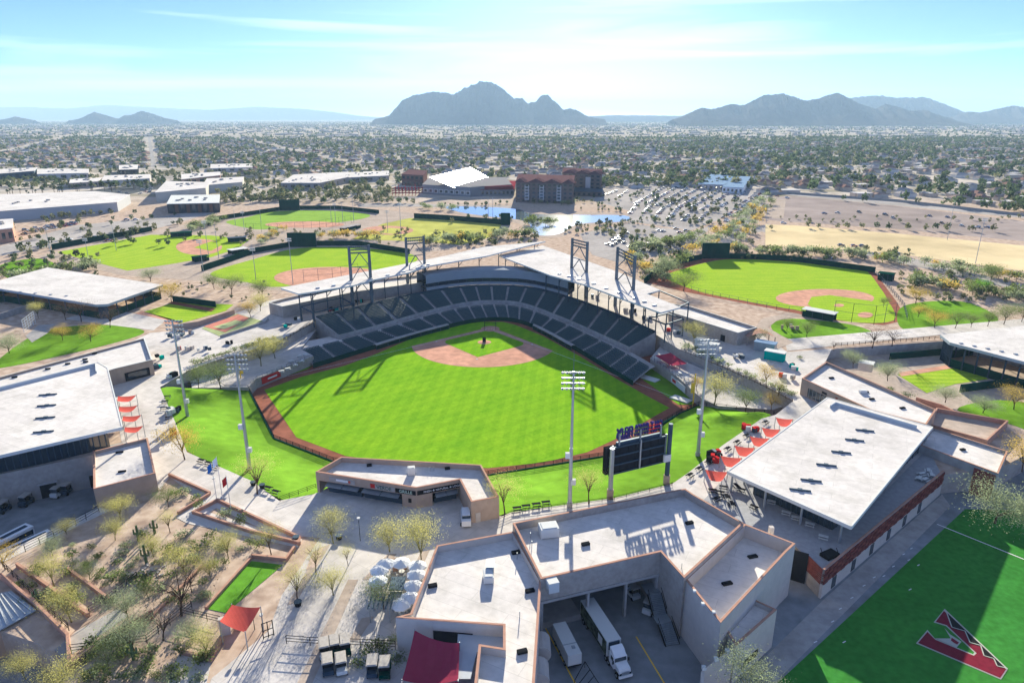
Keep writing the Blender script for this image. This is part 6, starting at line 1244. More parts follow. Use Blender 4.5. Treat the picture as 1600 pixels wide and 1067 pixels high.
def cart_meshes(bc):
    b_ = MB(); b_.box((0, 0, .5), (1.2, 2.3, .35)); b_.box((0, .95, .8), (1.15, .5, .45)); b_.box((0, -.75, .72), (1.2, .8, .2)); s_ = MB(); s_.box((0, -.15, .85), (1.1, .5, .16)); s_.box((0, -.42, 1.1), (1.1, .12, .5)); r = MB(); r.box((0, -.05, 1.85), (1.25, 1.9, .1)); r.box((0, -.05, 1.92), (1.05, 1.7, .05)); p = MB()
    for x in (-.55, .55):
        for y in (.75, -.85): p.beam((x, y, .7), (x, y * .95, 1.82), .05)
    w = MB(); w.tube((-.64, 0, 0), (-.46, 0, 0), .25, .25, 10); g_ = MB(); g_.box((0, .78, 1.35), (1.08, .03, .85), 0, R(-8))
    return b_.mesh('body', M[bc]), s_.mesh('seat', M['black']), r.mesh('roof', mat('cart_roof_beige', (.40, .37, .33), .6, .1, 2)), p.mesh('roof_posts', M['black']), w.mesh('wheel', M['tire']), g_.mesh('windshield', M['glass'])
CM = {c: cart_meshes(c) for c in ('offwhite', 'dsteel', 'red', 'green_pad')}
def golf_cart(x, y, rz, label, c='offwhite', z=.05, s_=1.15):
    o = thing('golf_cart', label, 'golf cart', tuple(W(x, y, z)), rz); o.scale = (s_,) * 3; b_, s2_, r, p, w, g_ = CM[c]
    for nm, me in (('body', b_), ('seat', s2_), ('roof', r), ('roof_posts', p), ('windshield', g_)): local(nm, me, o)
    for dx in (0, 1.1):
        for dy in (.8, -.8): k_ = local('wheel', w, o); k_.location = (dx, dy, .25)
for x, y, rz, lab, c in ((508,1022,.3,'leftmost golf cart in the back row by the gate fence','offwhite'), (524,1018,.3,'middle golf cart in the back row by the gate fence','green_pad'), (540,1017,.3,'right golf cart in the back row by the gate fence','green_pad'), (513,1047,.3,'left golf cart of the front pair by the gate','dsteel'), (534,1046,.3,'right golf cart of the front pair by the gate','offwhite'), (583,1050,.1,'white roofed golf cart left of the crimson sail','dsteel'), (602,1052,.1,'cart with dark body next to the crimson sail','green_pad')): golf_cart(x, y, rz, lab, c, s_=1.3)
for x, y, rz, lab, c, z in ((1014,955,2.6,'white golf cart standing in the dock yard','offwhite',LZ + .02), (988,931,.4,'golf cart under the dock lintel','offwhite',LZ + .02), (91,775,3.1,'white golf cart right of the garage door','offwhite',LZ + .02), (106,770,3.1,'dark golf cart right of the garage door','dsteel',LZ + .02), (42,788,3.1,'dark golf cart left of the garage door','dsteel',LZ + .02), (6,799,3.1,'dark golf cart at the far left of the yard','dsteel',LZ + .02), (271,679,.5,'red cart on the plaza beside the left lawn','red',.05)): golf_cart(x, y, rz, lab, c, z, 1.35)
# ------------------------------------------------------------------ lorries
def wheel(t_, p, ax, r=.5, w=.3):
    o = MB().tube(p - ax * w / 2, p + ax * w / 2, r, r, 14).build('wheel', M['tire'], t_); MB().tube(p - ax * (w / 2 + .01), p + ax * (w / 2 + .01), r * .5, r * .5, 10).build('rim', M['steel'], o)
def lorry():
    r0, f0 = W(917.5, 935, -1.0), W(959.5, 999.5, -1.0); d = f0 - r0; d.z = 0; Ln = d.length; d.normalize(); s_ = Vector((-d.y, d.x, 0)); rz = math.atan2(d.y, d.x); z = LZ
    t_ = thing('semi_truck', 'white day cab truck with long trailer painted dark on its side at the dock', 'truck', (r0.x, r0.y, z)); at_ = lambda u, v, h: Vector((r0.x + d.x * u + s_.x * v, r0.y + d.y * u + s_.y * v, z + h))
    bx_ = lambda u, v, h, sz, nm, m, par=t_: MB().box(at_(u, v, h), sz, rz).build(nm, m, par)
    tr = bx_(Ln / 2, 0, 2.55, (Ln, 2.5, 2.9), 'trailer', M['offwhite']); bx_(Ln / 2, 0, .98, (Ln - .4, 1.4, .2), 'chassis', M['black'])
    side = -1 if s_.x > 0 else 1
    gm_ = mat('dark_graphic_wrap', (.02, .025, .022), .5, col2=(.12, .15, .10), nscale=1.1, detail=2)
    bx_(Ln / 2, side * 1.26, 2.5, (Ln - .3, .03, 2.7), 'side_graphic', gm_, tr); bx_(Ln / 2, -side * 1.26, 2.5, (Ln - .3, .03, 2.7), 'side_graphic', gm_, tr); bx_(Ln - 2.4, side * 1.29, 2.5, (1.5, .03, 1.5), 'side_emblem', M['offwhite'], tr); bx_(Ln + .02, 0, 3.1, (.25, 1.9, 1.4), 'cooling_unit', M['dsteel'], tr)
    u = Ln + .6; cab = bx_(u + 1.0, 0, 1.75, (1.7, 2.3, 2.1), 'cab', M['white']); pz = [(0, 1.0), (0, 2.0), (1.5, 1.75), (1.9, 1.0)]
    h_ = MB(); h_.add([tuple(at_(u + 1.85 + x, v, zz)) for v in (-1.0, 1.0) for x, zz in pz], [(0, 1, 2, 3), (7, 6, 5, 4), (0, 4, 5, 1), (1, 5, 6, 2), (2, 6, 7, 3)]); h_.build('bonnet', M['white'], t_)
    f_ = MB(); f_.add([tuple(at_(u + x, v, zz)) for v in (-1.05, 1.05) for x, zz in [(.1, 2.8), (.1, 3.7), (.9, 3.5), (1.8, 2.8)]], [(0, 1, 2, 3), (7, 6, 5, 4), (0, 4, 5, 1), (1, 5, 6, 2), (2, 6, 7, 3)]); f_.build('wind_deflector', M['white'], t_)
    bx_(u + 1.87, 0, 2.3, (.06, 2.0, .8), 'windscreen', M['glass'], cab)
    for v in (-1.16, 1.16): bx_(u + 1.2, v, 2.3, (.8, .04, .7), 'side_window', M['glass'], cab); bx_(u + 2.0, v * 1.18, 2.2, (.1, .25, .6), 'mirror', M['black'], cab)
    bx_(u + 3.78, 0, .75, (.3, 2.3, .4), 'bumper', M['white']); bx_(u + 3.72, 0, 1.2, (.12, 1.3, .6), 'grille', M['steel'])
    for v in (-.85, .85): bx_(u + 3.7, v, 1.15, (.12, .35, .3), 'headlight', M['glass'])
    bx_(u + .1, 0, .85, (3.4, 1.0, .25), 'chassis', M['black'])
    for uu in (1.4, 2.6, Ln - .3, Ln + .7, u + 3.0):
        for v in (-1.1, 1.1): wheel(t_, at_(uu, v, .52), s_)
lorry()
def box_trailer(r, f, w, h, label, name, m):
    r0, f0 = W(*r, LZ + h), W(*f, LZ + h); d = f0 - r0; d.z = 0; Ln = d.length; d.normalize(); s_ = Vector((-d.y, d.x, 0)); rz = math.atan2(d.y, d.x); t_ = thing(name, label, name.split('_')[-1], (r0.x, r0.y, LZ))
    at_ = lambda u, v, hh: Vector((r0.x + d.x * u + s_.x * v, r0.y + d.y * u + s_.y * v, LZ + hh)); bx_ = lambda u, v, hh, sz, nm, mm_: MB().box(at_(u, v, hh), sz, rz).build(nm, mm_, t_)
    bx_(Ln / 2, 0, h / 2 + .4, (Ln, w, h - .8), 'body', m)
    for uu in (.2, .5, .8):
        for v in (-w / 2 + .1, w / 2 - .1): wheel(t_, at_(Ln * uu, v, .45), s_, .45)
    return t_, bx_, Ln
t_, bx_, Ln = box_trailer((873.5,972), (898.5,1022), 2.3, 3.2, 'pale boxy trailer parked left of the semi truck', 'cargo_trailer', M['offwhite']); bx_(Ln * .68, 0, 3.22, (.12, 2.3, .06), 'roof_seam', M['steel']); bx_(Ln * .8, .3, 3.3, (.5, .5, .2), 'roof_vent', M['steel']); bx_(Ln + .03, 0, 1.0, (.06, 2.3, .3), 'rear_stripe', M['black'])
for r, f, lab in (((-60,872), (46,819), 'long white coach parked farther from the walkway'), ((-60,892), (79,829), 'long white coach parked nearer the walkway')):
    t_, bx_, Ln = box_trailer(r, f, 2.6, 3.5, lab, 'tour_coach', M['white']); [bx_(Ln / 2, v, 2.4, (Ln - .6, .05, 1.0), 'window_band', M['glass']) for v in (-1.31, 1.31)]; [bx_(Ln / 2, v, 1.2, (Ln - .6, .04, 1.0), 'lower_panel', M['dark']) for v in (-1.31, 1.31)]; bx_(Ln * .75, 0, 3.55, (Ln * .4, .9, .15), 'roof_unit', M['dsteel'])
van = thing('white_van', 'white van parked at the end wall of the food pavilion', 'van', tuple(W(728, 815, 0))); v = W(728, 815, 0)
MB().box((v.x, v.y, 1.05), (1.9, 4.8, 1.2), .12).build('body', M['white'], van); MB().box((v.x, v.y + .3, 1.9), (1.7, 3.4, .7), .12).build('cabin', M['glass'], van); MB().box((v.x, v.y + .3, 2.28), (1.65, 3.2, .08), .12).build('roof', M['white'], van)
for dx in (-.9, .9):
    for dy in (-1.5, 1.5): wheel(van, Vector((v.x + dx, v.y + dy, .36)), Vector((1, 0, 0)), .36, .25)
for (x0, y0, x1, y1, zz) in ((870,985,910,1085,.5), (995,995,1045,1085,0)):
    pass
yl = MB()
for (x0, y0, x1, y1) in ((852,980,903,1075), (994,994,1046,1080)):
    a, c = W(x0, y0, LZ), W(x1, y1, LZ); d = (c - a).normalized(); n = Vector((-d.y, d.x, 0)) * .12; yl.poly([a - n, c - n, c + n, a + n], LZ + .02)
struct('yellow_line', yl, M['yellow'])
rl = thing('dock_railing', 'black pipe railing frame at the bottom of the dock yard', 'railing', tuple(W(920, 1050, LZ)))
for a, c in (((898,1062),(914,1033)), ((914,1033),(935,1066)), ((905,1067),(922,1045)), ((916,1070),(928,1056))): MB().beam(W(*a, LZ + 1.2), W(*c, LZ + 1.2), .09).build('rail', M['black'], rl)
for x, y in ((914,1033),(935,1066),(898,1062)): v = W(x, y, LZ + 1.2); MB().beam((v.x, v.y, LZ), v, .09).build('post', M['black'], rl)
for x, y, lab in ((837,990,'upper'), (834,1030,'lower')):
    v = W(x + 9, y, 1.0); t_ = thing('storage_tank', f'{lab} of the two cream rounded tanks on the dock wall', 'tank', (v.x, v.y, LZ)); MB().tube((v.x, v.y - 1.8, -1.5), (v.x, v.y + 1.8, -1.5), 1.5, 1.5, 14).build('tank_body', M['cream'], t_); MB().box((v.x, v.y, -3.9), (1.6, 3, 2.2)).build('cradle', M['conc'], t_)
# ------------------------------------------------------------------ desert garden at the lower left
sheet('lawn_rectangle', [(393,876),(442,882),(353,957),(321,950)], .06, mat('garden_lawn', (.13, .30, .02), .95, .15, .6, big=(.1, .12)))  # plain grass green of the small garden lawn, mottled by noise
sheet('path', [(334,772),(275,808),(292,817),(465,855),(472,842),(430,832),(327,800),(352,785)], .05, M['plaza']); sheet('path', [(155,792),(172,797),(0,880),(0,866)], .05, M['plaza']); sheet('path', [(120,985),(185,950),(200,962),(100,1030),(85,1015)], .05, M['conc']); sheet('path', [(280,1020),(330,1035),(320,1080),(255,1080)], .05, M['plaza'])
sheet('paving_band', [(544,905),(560,905),(480,1085),(455,1085)], .05, M['plaza_tan']); sheet('paving_band', [(500,855),(516,850),(462,942),(448,945)], .05, M['plaza_tan']); sheet('paving_band', [(606,865),(620,865),(588,905),(566,905)], .05, M['plaza_tan']); sheet('paving_band', [(657,862),(672,858),(640,930),(628,930)], .05, M['plaza_tan']); sheet('paving_band', [(565,965),(585,962),(560,1000),(545,1000)], .05, M['plaza_tan'])
def low_wall(px, h, label, m='terra', th=.45, z=0.0, cat='wall'): return pwall('garden_wall', px, h, label, m, z, cat, th)
for px, h, lab in (([(25,886),(80,925),(137,965)], .9, 'long low tan wall of the lower garden terrace'), ([(104,893),(165,938)], .9, 'low tan wall of the upper garden terrace'), ([(263,744),(327,773),(277,803)], .7, 'tan planter wall beside the ticket block'), ([(340,783),(300,803),(390,833),(468,852),(470,842),(342,783)], .8, 'tan wall round the triangular flagpole bed'), ([(392,872),(320,952)], .6, 'low curb wall on the left of the small lawn'), ([(392,872),(448,878),(462,858)], .8, 'low planter wall at the head of the small lawn'), ([(280,1022),(330,1035),(350,1000)], .7, 'low tan wall below the kiosk bed'), ([(230,975),(318,885)], .5, 'curb wall down the middle of the garden'), ([(0,905),(55,950),(105,1000),(108,1050)], 1.2, 'tan parapet along the lower loading yard'), ([(108,1050),(170,1003),(240,962)], 1.2, 'grey wall along the garden ramp'), ([(612,893),(645,891)], .9, 'low block wall behind the umbrellas'), ([(1430,628),(1470,640),(1500,655)], 1.5, 'dark red wall below the right bullpen')):
    low_wall(px, h, lab)
pwall('boundary_wall', [(0,500),(60,480)], 2.5, 'pale blue screen at the left cages', 'conc'); pwall('boundary_wall', [(1197,305),(1232,303),(1400,315),(1600,338),(1760,355)], 2.2, 'long brown wall before the right neighbourhood', 'stucco2')
for px, lab in (([(5,886),(55,935),(108,985)], 'dark rail fence on the lower yard parapet'), ([(105,1055),(165,1010),(240,965)], 'dark rail fence along the ramp'), ([(140,960),(165,945),(215,905)], 'dark rail fence above the ramp'), ([(112,1020),(230,1005),(300,950)], 'black fence crossing the lower garden'), ([(283,960),(345,975)], 'black fence left of the kiosk'), ([(448,1005),(485,1008),(590,1012),(618,1014)], 'black gate fence behind the golf carts'), ([(155,800),(135,812),(85,840),(40,862)], 'dark rail fence along the yard walkway')): railing('railing', [W(x, y, .1) for x, y in px], lab, 1.6, 2.2, w=.07)
kk = thing('entrance_kiosk', 'pale slab kiosk under the coral sail', 'kiosk', tuple(W(352, 985, 0))); v = W(353, 990, 0); MB().box((v.x, v.y, 1.6), (1.6, .7, 3.2), .4).build('slab', M['cream'], kk); MB().box((v.x + 1.6, v.y + 1.2, .6), (1.2, 1.2, 1.2)).build('counter', M['terra'], kk)
gt = thing('entrance_gate', 'open steel gate frame beside the kiosk', 'gate', tuple(W(420, 990, 0))); p, q_ = W(412, 998, 0), W(428, 992, 0)
for e_ in (p, q_, p.lerp(q_, .5)): MB().beam(e_, e_ + Vector((0, 0, 3.0)), .12).build('gate_post', M['black'], gt)
for z in (.3, 1.5, 2.9): MB().beam(p + Vector((0, 0, z)), q_ + Vector((0, 0, z)), .1).build('gate_bar', M['black'], gt)
def bollard_lamp(x, y, label, h=3.2):
    v = W(x, y, 0); t_ = thing('lamp_post', label, 'lamp', tuple(v)); MB().tube(v, (v.x, v.y, h), .07, .05, 6).build('post', M['black'], t_); MB().tube((v.x, v.y, h), (v.x, v.y, h + .3), .28, .34, 8).build('lamp_head', M['offwhite'], t_)
for x, y, lab, h in ((563,845,'black lamp post with round white head before the pavilion',5), (398,983,'left of two short lamps by the kiosk',2.6), (411,982,'right of two short lamps by the kiosk',2.6), (247,690,'lamp post on the plaza by the ticket block',3.5), (337,770,'lamp post by the plaza tables',3.5)): bollard_lamp(x, y, lab, h)
for i, (x, y, yt) in enumerate(((339,783,722), (348,781,713), (361,797,743))):
    v = W(x, y, 0); h = HT(x, y, 0, yt); t_ = thing('flagpole', f'{["left", "middle", "right"][i]} flagpole in the triangular bed', 'flagpole', tuple(v)); MB().tube(v, (v.x, v.y, h), .09, .05, 6).build('mast', M['offwhite'], t_); MB().tube(v, (v.x, v.y, .3), .3, .2, 8).build('base', M['conc'], t_)
    f_ = MB(); f_.grid([[(v.x - .05 - .16 * k_, v.y + .08 * math.sin(k_ * 1.1), h - .2 - j * .45 - .15 * k_) for k_ in range(7)] for j in range(5)]); f_.build('flag', M[['blue', 'white', 'red'][i]], t_)
# plaza furniture: tables, planters, bins
def picnic(x, y, rz, label, m='black', z=.05, grp=None):
    v = W(x, y, z); t_ = thing('picnic_table', label, 'table', tuple(v), rz, grp); me = MB(); me.box((0, 0, .75), (1.8, .75, .06)); local('table_top', me.mesh('table_top', M[m]), t_)
    for s_ in (-1, 1): b_ = MB(); b_.box((0, .65 * s_, .45), (1.8, .28, .05)); local('bench', b_.mesh('bench', M[m]), t_); l_ = MB(); l_.beam((.7 * s_, -.5, 0), (.7 * s_, 0, .74), .08); l_.beam((.7 * s_, .5, 0), (.7 * s_, 0, .74), .08); local('leg', l_.mesh('leg', M['steel']), t_)
for x, y in ((315,722),(326,726),(337,731),(419,765),(431,771)): picnic(x, y, -.4, 'dark plaza table in the row along the left lawn edge', grp='plaza tables along the left lawn')
for x, y in ((258,630),(256,640),(262,622),(264,655)): picnic(x, y, .3, 'dark plaza table on the path beside the left lawn', grp='tables beside the left lawn path')
for i in range(9): u = i / 8; picnic(1196 + (1078 - 1196) * u, 662 + (745 - 662) * u, .8, 'dark plaza table in the row along the right lawn edge', grp='plaza tables along the right lawn')
for x, y in ((808,797),(822,794),(838,791),(853,788)): picnic(x, y, .2, 'dark plaza table behind the centre field rail', grp='tables behind centre field')
for x, y in ((1205,787),(1228,804),(1243,812),(1265,822),(1286,842)): picnic(x, y, -.5, 'pale picnic table on the shaded clubhouse terrace', 'offwhite', .1, 'terrace picnic tables')
for x, y in ((1113,769),(1125,772),(1120,782),(1135,779),(1143,790),(1150,762),(1158,768),(1178,795),(1130,764)): picnic(x, y, random.uniform(0, 3), 'black dining table set on the sunny clubhouse patio', 'black', .1, 'patio dining tables')
for x, y in ((1440,743),(1450,738),(1455,745),(1445,752),(1436,750)): picnic(x, y, random.uniform(0, 3), 'pale table at the far end of the terrace', 'offwhite', .1, 'tables at the terrace end')
for x, y in ((450,578),(462,572),(472,566),(440,582),(455,566),(478,556),(468,558)): picnic(x, y, random.uniform(0, 3), 'pale table on the blue shaded left terrace', 'offwhite', -3.58, 'left terrace tables')
for x, y in ((1038,572),(1050,575),(1044,566),(1062,585),(1072,592)): picnic(x, y, random.uniform(0, 3), 'pale table on the shaded right terrace', 'offwhite', -3.58, 'right terrace tables')
bk = thing('fire_pit_booth', 'dark rectangular booth with rails on the terrace', 'booth', tuple(W(1296, 866, .1))); v = W(1296, 868, .1); MB().box((v.x, v.y, .4), (3.2, 2.0, .6), .5).build('base', M['black'], bk)
for dx in (-1.5, 1.5): MB().beam((v.x + dx, v.y - .8, .4), (v.x + dx, v.y + .8, 1.3), .1).build('rail', M['black'], bk)
def clutter(x, y, n, label, cols, r, z=.05):   # a vending stand: counter, boxes, canopy legs
    v = W(x, y, z); t_ = thing('vending_stand', label, 'stand', tuple(v)); g_ = random.Random(int(x * 7 + y))
    for i in range(n): MB().box((v.x + g_.uniform(-r, r), v.y + g_.uniform(-r, r), z + .5 + g_.uniform(0, .5)), (g_.uniform(.6, 1.6), g_.uniform(.6, 1.6), g_.uniform(.8, 1.6)), g_.uniform(0, 1.5)).build('counter' if i % 2 else 'crate', M[g_.choice(cols)], t_)
clutter(1112, 716, 9, 'dark red vending stand beside the right lawn', ['red', 'black', 'dsteel', 'red'], 2.2); clutter(1172, 672, 8, 'dark vending stand at the top of the right lawn edge', ['black', 'offwhite', 'dsteel', 'red'], 2.0); clutter(282, 524, 12, 'dark concession stand cluster by the left concourse', ['black', 'dsteel', 'offwhite', 'stucco'], 4); clutter(290, 548, 6, 'pale counter with red panel by the left concourse', ['offwhite', 'red', 'cream'], 3)
clutter(268, 645, 8, 'pale and dark booth beside the left lawn edge', ['offwhite', 'dsteel', 'black'], 1.8); clutter(60, 985, 9, 'pile of pale bins in the lower loading yard', ['offwhite', 'steel', 'tealm', 'dsteel'], 3.5, LZ); clutter(1230, 512, 5, 'small pale sheds by the curved path', ['offwhite', 'stucco'], 3)
for x, y, sz, m, lab in ((1108,549,(6,3,3),'offwhite','white tent box on the right concourse'), (1095,543,(4,3,3),'offwhite','smaller white tent on the right concourse'), (1195,548,(7,3.5,3.2),'steel','steel roofed stand by the concourse gate'), (1210,562,(6.5,2.8,3),'tealm','teal container stand on the right concourse'), (1352,578,(4.2,3.4,2.6),'cream','cream hut beside the sunken bullpen'), (80,1008,(2.6,2.6,2.4),'offwhite','white square bin in the lower yard')):
    zz = LZ if y > 1000 else 0; v = W(x, y, zz); t_ = thing('booth', lab, 'booth', tuple(v)); MB().box((v.x, v.y, zz + sz[2] / 2), sz, -.6).build('body', M[m], t_); MB().box((v.x, v.y, zz + sz[2] + .1), (sz[0] + .4, sz[1] + .4, .2), -.6).build('roof', M['offwhite'] if m != 'steel' else mat('blue_grey_metal', (.22, .30, .42), .5), t_); MB().box((v.x - .2, v.y - sz[1] / 2 * .86, zz + 1.4), (sz[0] * .5, .1, 1.2), -.6).build('hatch', M['dark'], t_)
va = thing('arched_gate_roof', 'arched terracotta roof over the right concourse gate', 'gate', tuple(W(1184, 530, 0))); v = W(1184, 536, 0); mb = MB()
mb.grid([[(v.x - 5 + 10 * i / 10, v.y + dy, 3.2 + 1.6 * math.sin(math.pi * i / 10)) for i in range(11)] for dy in (-3, 3)]); mb.build('arched_roof', M['terra'], va)
for dx in (-5, 5):
    for dy in (-3, 3): MB().beam((v.x + dx, v.y + dy, 0), (v.x + dx, v.y + dy, 3.2), .3).build('post', M['stucco'], va)
bc = thing('batting_cage', 'black netted batting cage frame over home plate', 'cage', tuple(HOME)); 
for dx in (-2.4, 2.4):
    MB().beam((HOME.x + dx, HOME.y + 2.5, FZ), (HOME.x + dx, HOME.y + 2.5, FZ + 3.2), .12).build('upright', M['black'], bc); MB().beam((HOME.x + dx, HOME.y - 2, FZ), (HOME.x + dx, HOME.y - 2, FZ + 3.2), .12).build('upright', M['black'], bc); MB().beam((HOME.x + dx, HOME.y - 2, FZ + 3.2), (HOME.x + dx, HOME.y + 2.5, FZ + 3.2), .12).build('top_bar', M['black'], bc)
for y in (-2, 2.5): MB().beam((HOME.x - 2.4, HOME.y + y, FZ + 3.2), (HOME.x + 2.4, HOME.y + y, FZ + 3.2), .12).build('top_bar', M['black'], bc)
ls = thing('pitching_screen', 'small dark protective screen on the mound', 'screen', tuple(MOUND)); MB().box((MOUND.x, MOUND.y - .6, FZ + 1.3), (1.4, .08, 2.0)).build('net_frame', M['black'], ls)
# stairs and tiered benches on the right bank
tb = thing('bench_tiers', 'stepped steel bench tiers on the right bank beside the stand', 'benches', tuple(W(1090, 565, -1)))
for k_ in range(5):
    a, c = W(1050 + k_ * 2.5, 537 + k_ * 5, -.3 - .7 * k_), W(1128 + k_ * 1.5, 572 + k_ * 4, -.3 - .7 * k_); MB().beam(a, c, 1.0, .25).build('bench', M['steel'], tb); MB().beam(a - Vector((0, 0, .5)), c - Vector((0, 0, .5)), 1.5, .5).build('step', M['conc'], tb)
cs = thing('cage_screen', 'white netting frame by the small cages at the left', 'screen', tuple(W(45, 515, 0)))
p, q_ = W(38, 520, 0), W(56, 505, 0)
for k_ in range(6): e_ = p.lerp(q_, k_ / 5); MB().beam(e_, e_ + Vector((0, 0, 5)), .12).build('upright', M['offwhite'], cs)
for k_ in range(6): MB().beam(p + Vector((0, 0, k_)), q_ + Vector((0, 0, k_)), .08).build('net_bar', M['offwhite'], cs)
sheet('cage_turf', [(40,525),(60,508),(88,506),(75,520),(50,535)], .07, M['conc'])
# ------------------------------------------------------------------ trees and shrubs close by
def tp(key, x, yb, yt, label, z=0.0, wide=1.0): return tree(key, x, yb, (HT(x, yb, z, yt) - z) * .92, label, z=z, wide=wide * .82, name={'paloverde': 'palo_verde_tree', 'mesquite': 'mesquite_tree'}.get(key, 'tree'))
for a in [('paloverde',521,849,798,'bushy palo verde left of the black lamp before the pavilion',1.15),('paloverde',609,862,806,'airy palo verde in the middle of the pavilion court',1.1),('paloverde',659,884,802,'airy palo verde nearest the office wing in the court',.8),
 ('sparse',494,897,842,'thin leaved tree beside the court walkway',.9),('sparse',465,940,880,'thin bare tree above a black planter by the small lawn',1),('paloverde',521,930,884,'dense yellow green tree in the middle of the entry plaza',1.1),('sparse',544,884,846,'small thin tree in a planter of the entry plaza',.8),('mesquite',600,952,908,'green tree left of the food cart',1.1),
 ('paloverde',188,812,771,'round pale palo verde before the ticket block',1.2),('paloverde',180,844,806,'pale palo verde below the ticket block',1.0),('paloverde',104,834,812,'low pale shrub tree by the yard fence',1.6),('sage',82,868,834,'small grey green tree on the yard walkway',.9),('amber',8,890,846,'golden tree at the left edge by the coaches',1.1),
 ('paloverde',85,915,866,'wide palo verde on the upper garden terrace',1.15),('paloverde',112,972,918,'wide palo verde on the lower garden terrace',1.15),('sage',212,1018,956,'large feathery grey green tree by the ramp',1.0),('sage',200,966,918,'grey green tree behind the ramp fence',1.1),('bare',283,962,878,'dark leafless mesquite beside the small lawn',1.3),('paloverde',325,1026,975,'pale palo verde in the kiosk bed',.9),('paloverde',95,1095,1032,'pale tree cut by the bottom edge at the left',1.2),
 ('sparse',266,832,794,'thin pale tree in the upper garden',1),('mesquite',264,792,756,'green tree in the planter beside the ticket block',1),('paloverde',357,872,826,'pale palo verde beside the garden path',1),('paloverde',290,898,848,'spreading palo verde in the middle of the garden',1.3),('sparse',424,866,812,'thin tree in the flagpole bed',1),('paloverde',240,870,832,'palo verde among the cactus of the garden',1.1),('bare',300,925,880,'leafless tree in the garden centre',1),
 ('mesquite',140,905,880,'dark green bush tree above the upper terrace',1.3),('bare',255,1000,940,'leafless tree by the crossing fence',1.2),('mesquite',170,1045,1005,'dark green tree near the saguaro at the bottom',1.2),('sage',300,1000,965,'grey bush tree inside the crossing fence',1.2),('paloverde',330,905,868,'palo verde on the strip left of the small lawn',.9),('mesquite',232,935,905,'dark green tree above the ramp fence',1.2),('paloverde',40,1060,1020,'pale tree at the bottom left corner',1.2),
 ('amber',289,718,656,'golden sparse tree on the left lawn edge',1.0),('sparse',402,772,710,'thin yellow tree at the foot of the left mast',1.2),('sparse',789,803,734,'thin green tree beside the pavilion end wall',1),('sparse',920,787,726,'thin yellow tree left of the scoreboard',1),
 ('sage',1172,1092,1030,'pale tree cut by the bottom edge before the annex',1.4),('sage',1555,815,752,'large pale tree at the far corner of the turf field',1.6),('sage',1602,830,775,'pale tree at the right edge by the turf',1.1),('amber',1597,735,680,'golden tree at the right edge behind the training block',1.2),
 ('paloverde',1085,537,503,'bright yellow tree before the right concession building',1.3),('mesquite',1183,537,513,'dark tree at the end of the right concession building',1.2),('amber',1197,602,566,'golden tree on the right concourse',1.1),('sparse',1216,618,588,'thin golden tree near the teal container',1.2),
 ('amber',268,472,438,'golden tree beside the left bullpen',1.2),('mesquite',362,460,428,'dark tree beyond the left bullpen',1.2),('mesquite',410,466,433,'dark tree left of the long canopy roof',1.1),('paloverde',407,486,454,'yellow green tree before the left concession building',1.1),('amber',392,496,468,'golden tree near the small play diamond',1.1),('mesquite',335,452,425,'green tree behind the left bullpen',1.1),('sage',235,440,416,'pale tree behind the left shed corner',1.3),
 ('bare',127,503,463,'leafless tree before the left batting shed',1.2),('bare',172,512,476,'leafless tree at the bend of the left path',1.1),('bare',103,500,468,'leafless tree against the dark shed side',1.1),('amber',98,532,505,'golden tree on the left sloping lawn',1.1),('amber',142,534,503,'golden tree in the middle of the left lawn',1.2),('sage',15,552,518,'bushy pale tree at the left edge by the cages',1.3),('paloverde',60,497,470,'yellow tree by the cage netting',1.0),
 ('bare',1363,543,503,'leafless tree on the right path',1.2),('bare',1394,540,508,'second leafless tree on the right path',1.3),('bare',1303,548,528,'small leafless tree by the bullpen rail',1),('mesquite',1260,527,500,'green tree on the round right lawn',1.1),('mesquite',1229,517,495,'darker tree on the round right lawn',1.1),('sage',1387,594,560,'round grey green tree beside the sunken bullpen',1.3),('sage',1333,574,546,'grey green tree by the cream hut',1.2),
 ('amber',1431,475,446,'golden tree beside the practice track',1.4),('amber',1434,496,473,'small golden tree on the far right lawn',1.2),('amber',1460,512,482,'golden tree at the right path edge',1.2),('mesquite',1492,513,484,'green tree at the right path edge',1.2),('mesquite',1517,512,488,'slender green tree behind the right shed',1),('mesquite',1543,510,482,'green tree above the right shed roof',1.1),('lime',1531,457,435,'bright lime green tree on the right slope',1.3),('mesquite',1568,507,474,'dark tree at the right end of the lawn',1.2),('mesquite',1596,503,472,'dark tree at the right edge of the lawn',1.2),('mesquite',1548,442,410,'tall dark tree near the right road',1.2),
 ('sage',1477,628,600,'pale bush tree before the bullpen fence',1.5),('amber',1584,640,602,'golden tree below the bullpen fence',1.3),('sage',1535,645,615,'pale tree behind the training block',1.5),('mesquite',1380,480,462,'small tree near the practice track',1),('sage',1043,430,398,'grey tree at the left practice corner',1.2),('mesquite',1068,455,424,'dark round tree before the right practice field',1.6)]:
    tp(a[0], a[1], a[2], a[3], a[4], 0.0, a[5])
for a in [('paloverde',1116,632,580,'yellow green tree on the right terrace behind the mast',1.2),('amber',1088,610,585,'golden tree by the right foul pole',1.1),('paloverde',408,572,528,'yellow green tree before the left retaining wall',1.2),('paloverde',430,560,520,'second yellow green tree before the left retaining wall',1.1),('mesquite',345,606,560,'feathery green tree at the top of the left lawn',1.2),('mesquite',310,606,570,'feathery green tree in the left terrace planter',1),('mesquite',1165,644,604,'green tree in the right terrace planter',1.1),('amber',1205,640,612,'golden shrub tree at the right terrace end',1.2)]: tp(a[0], a[1], a[2], a[3], a[4], -3.6, a[5])
g_ = random.Random(5)
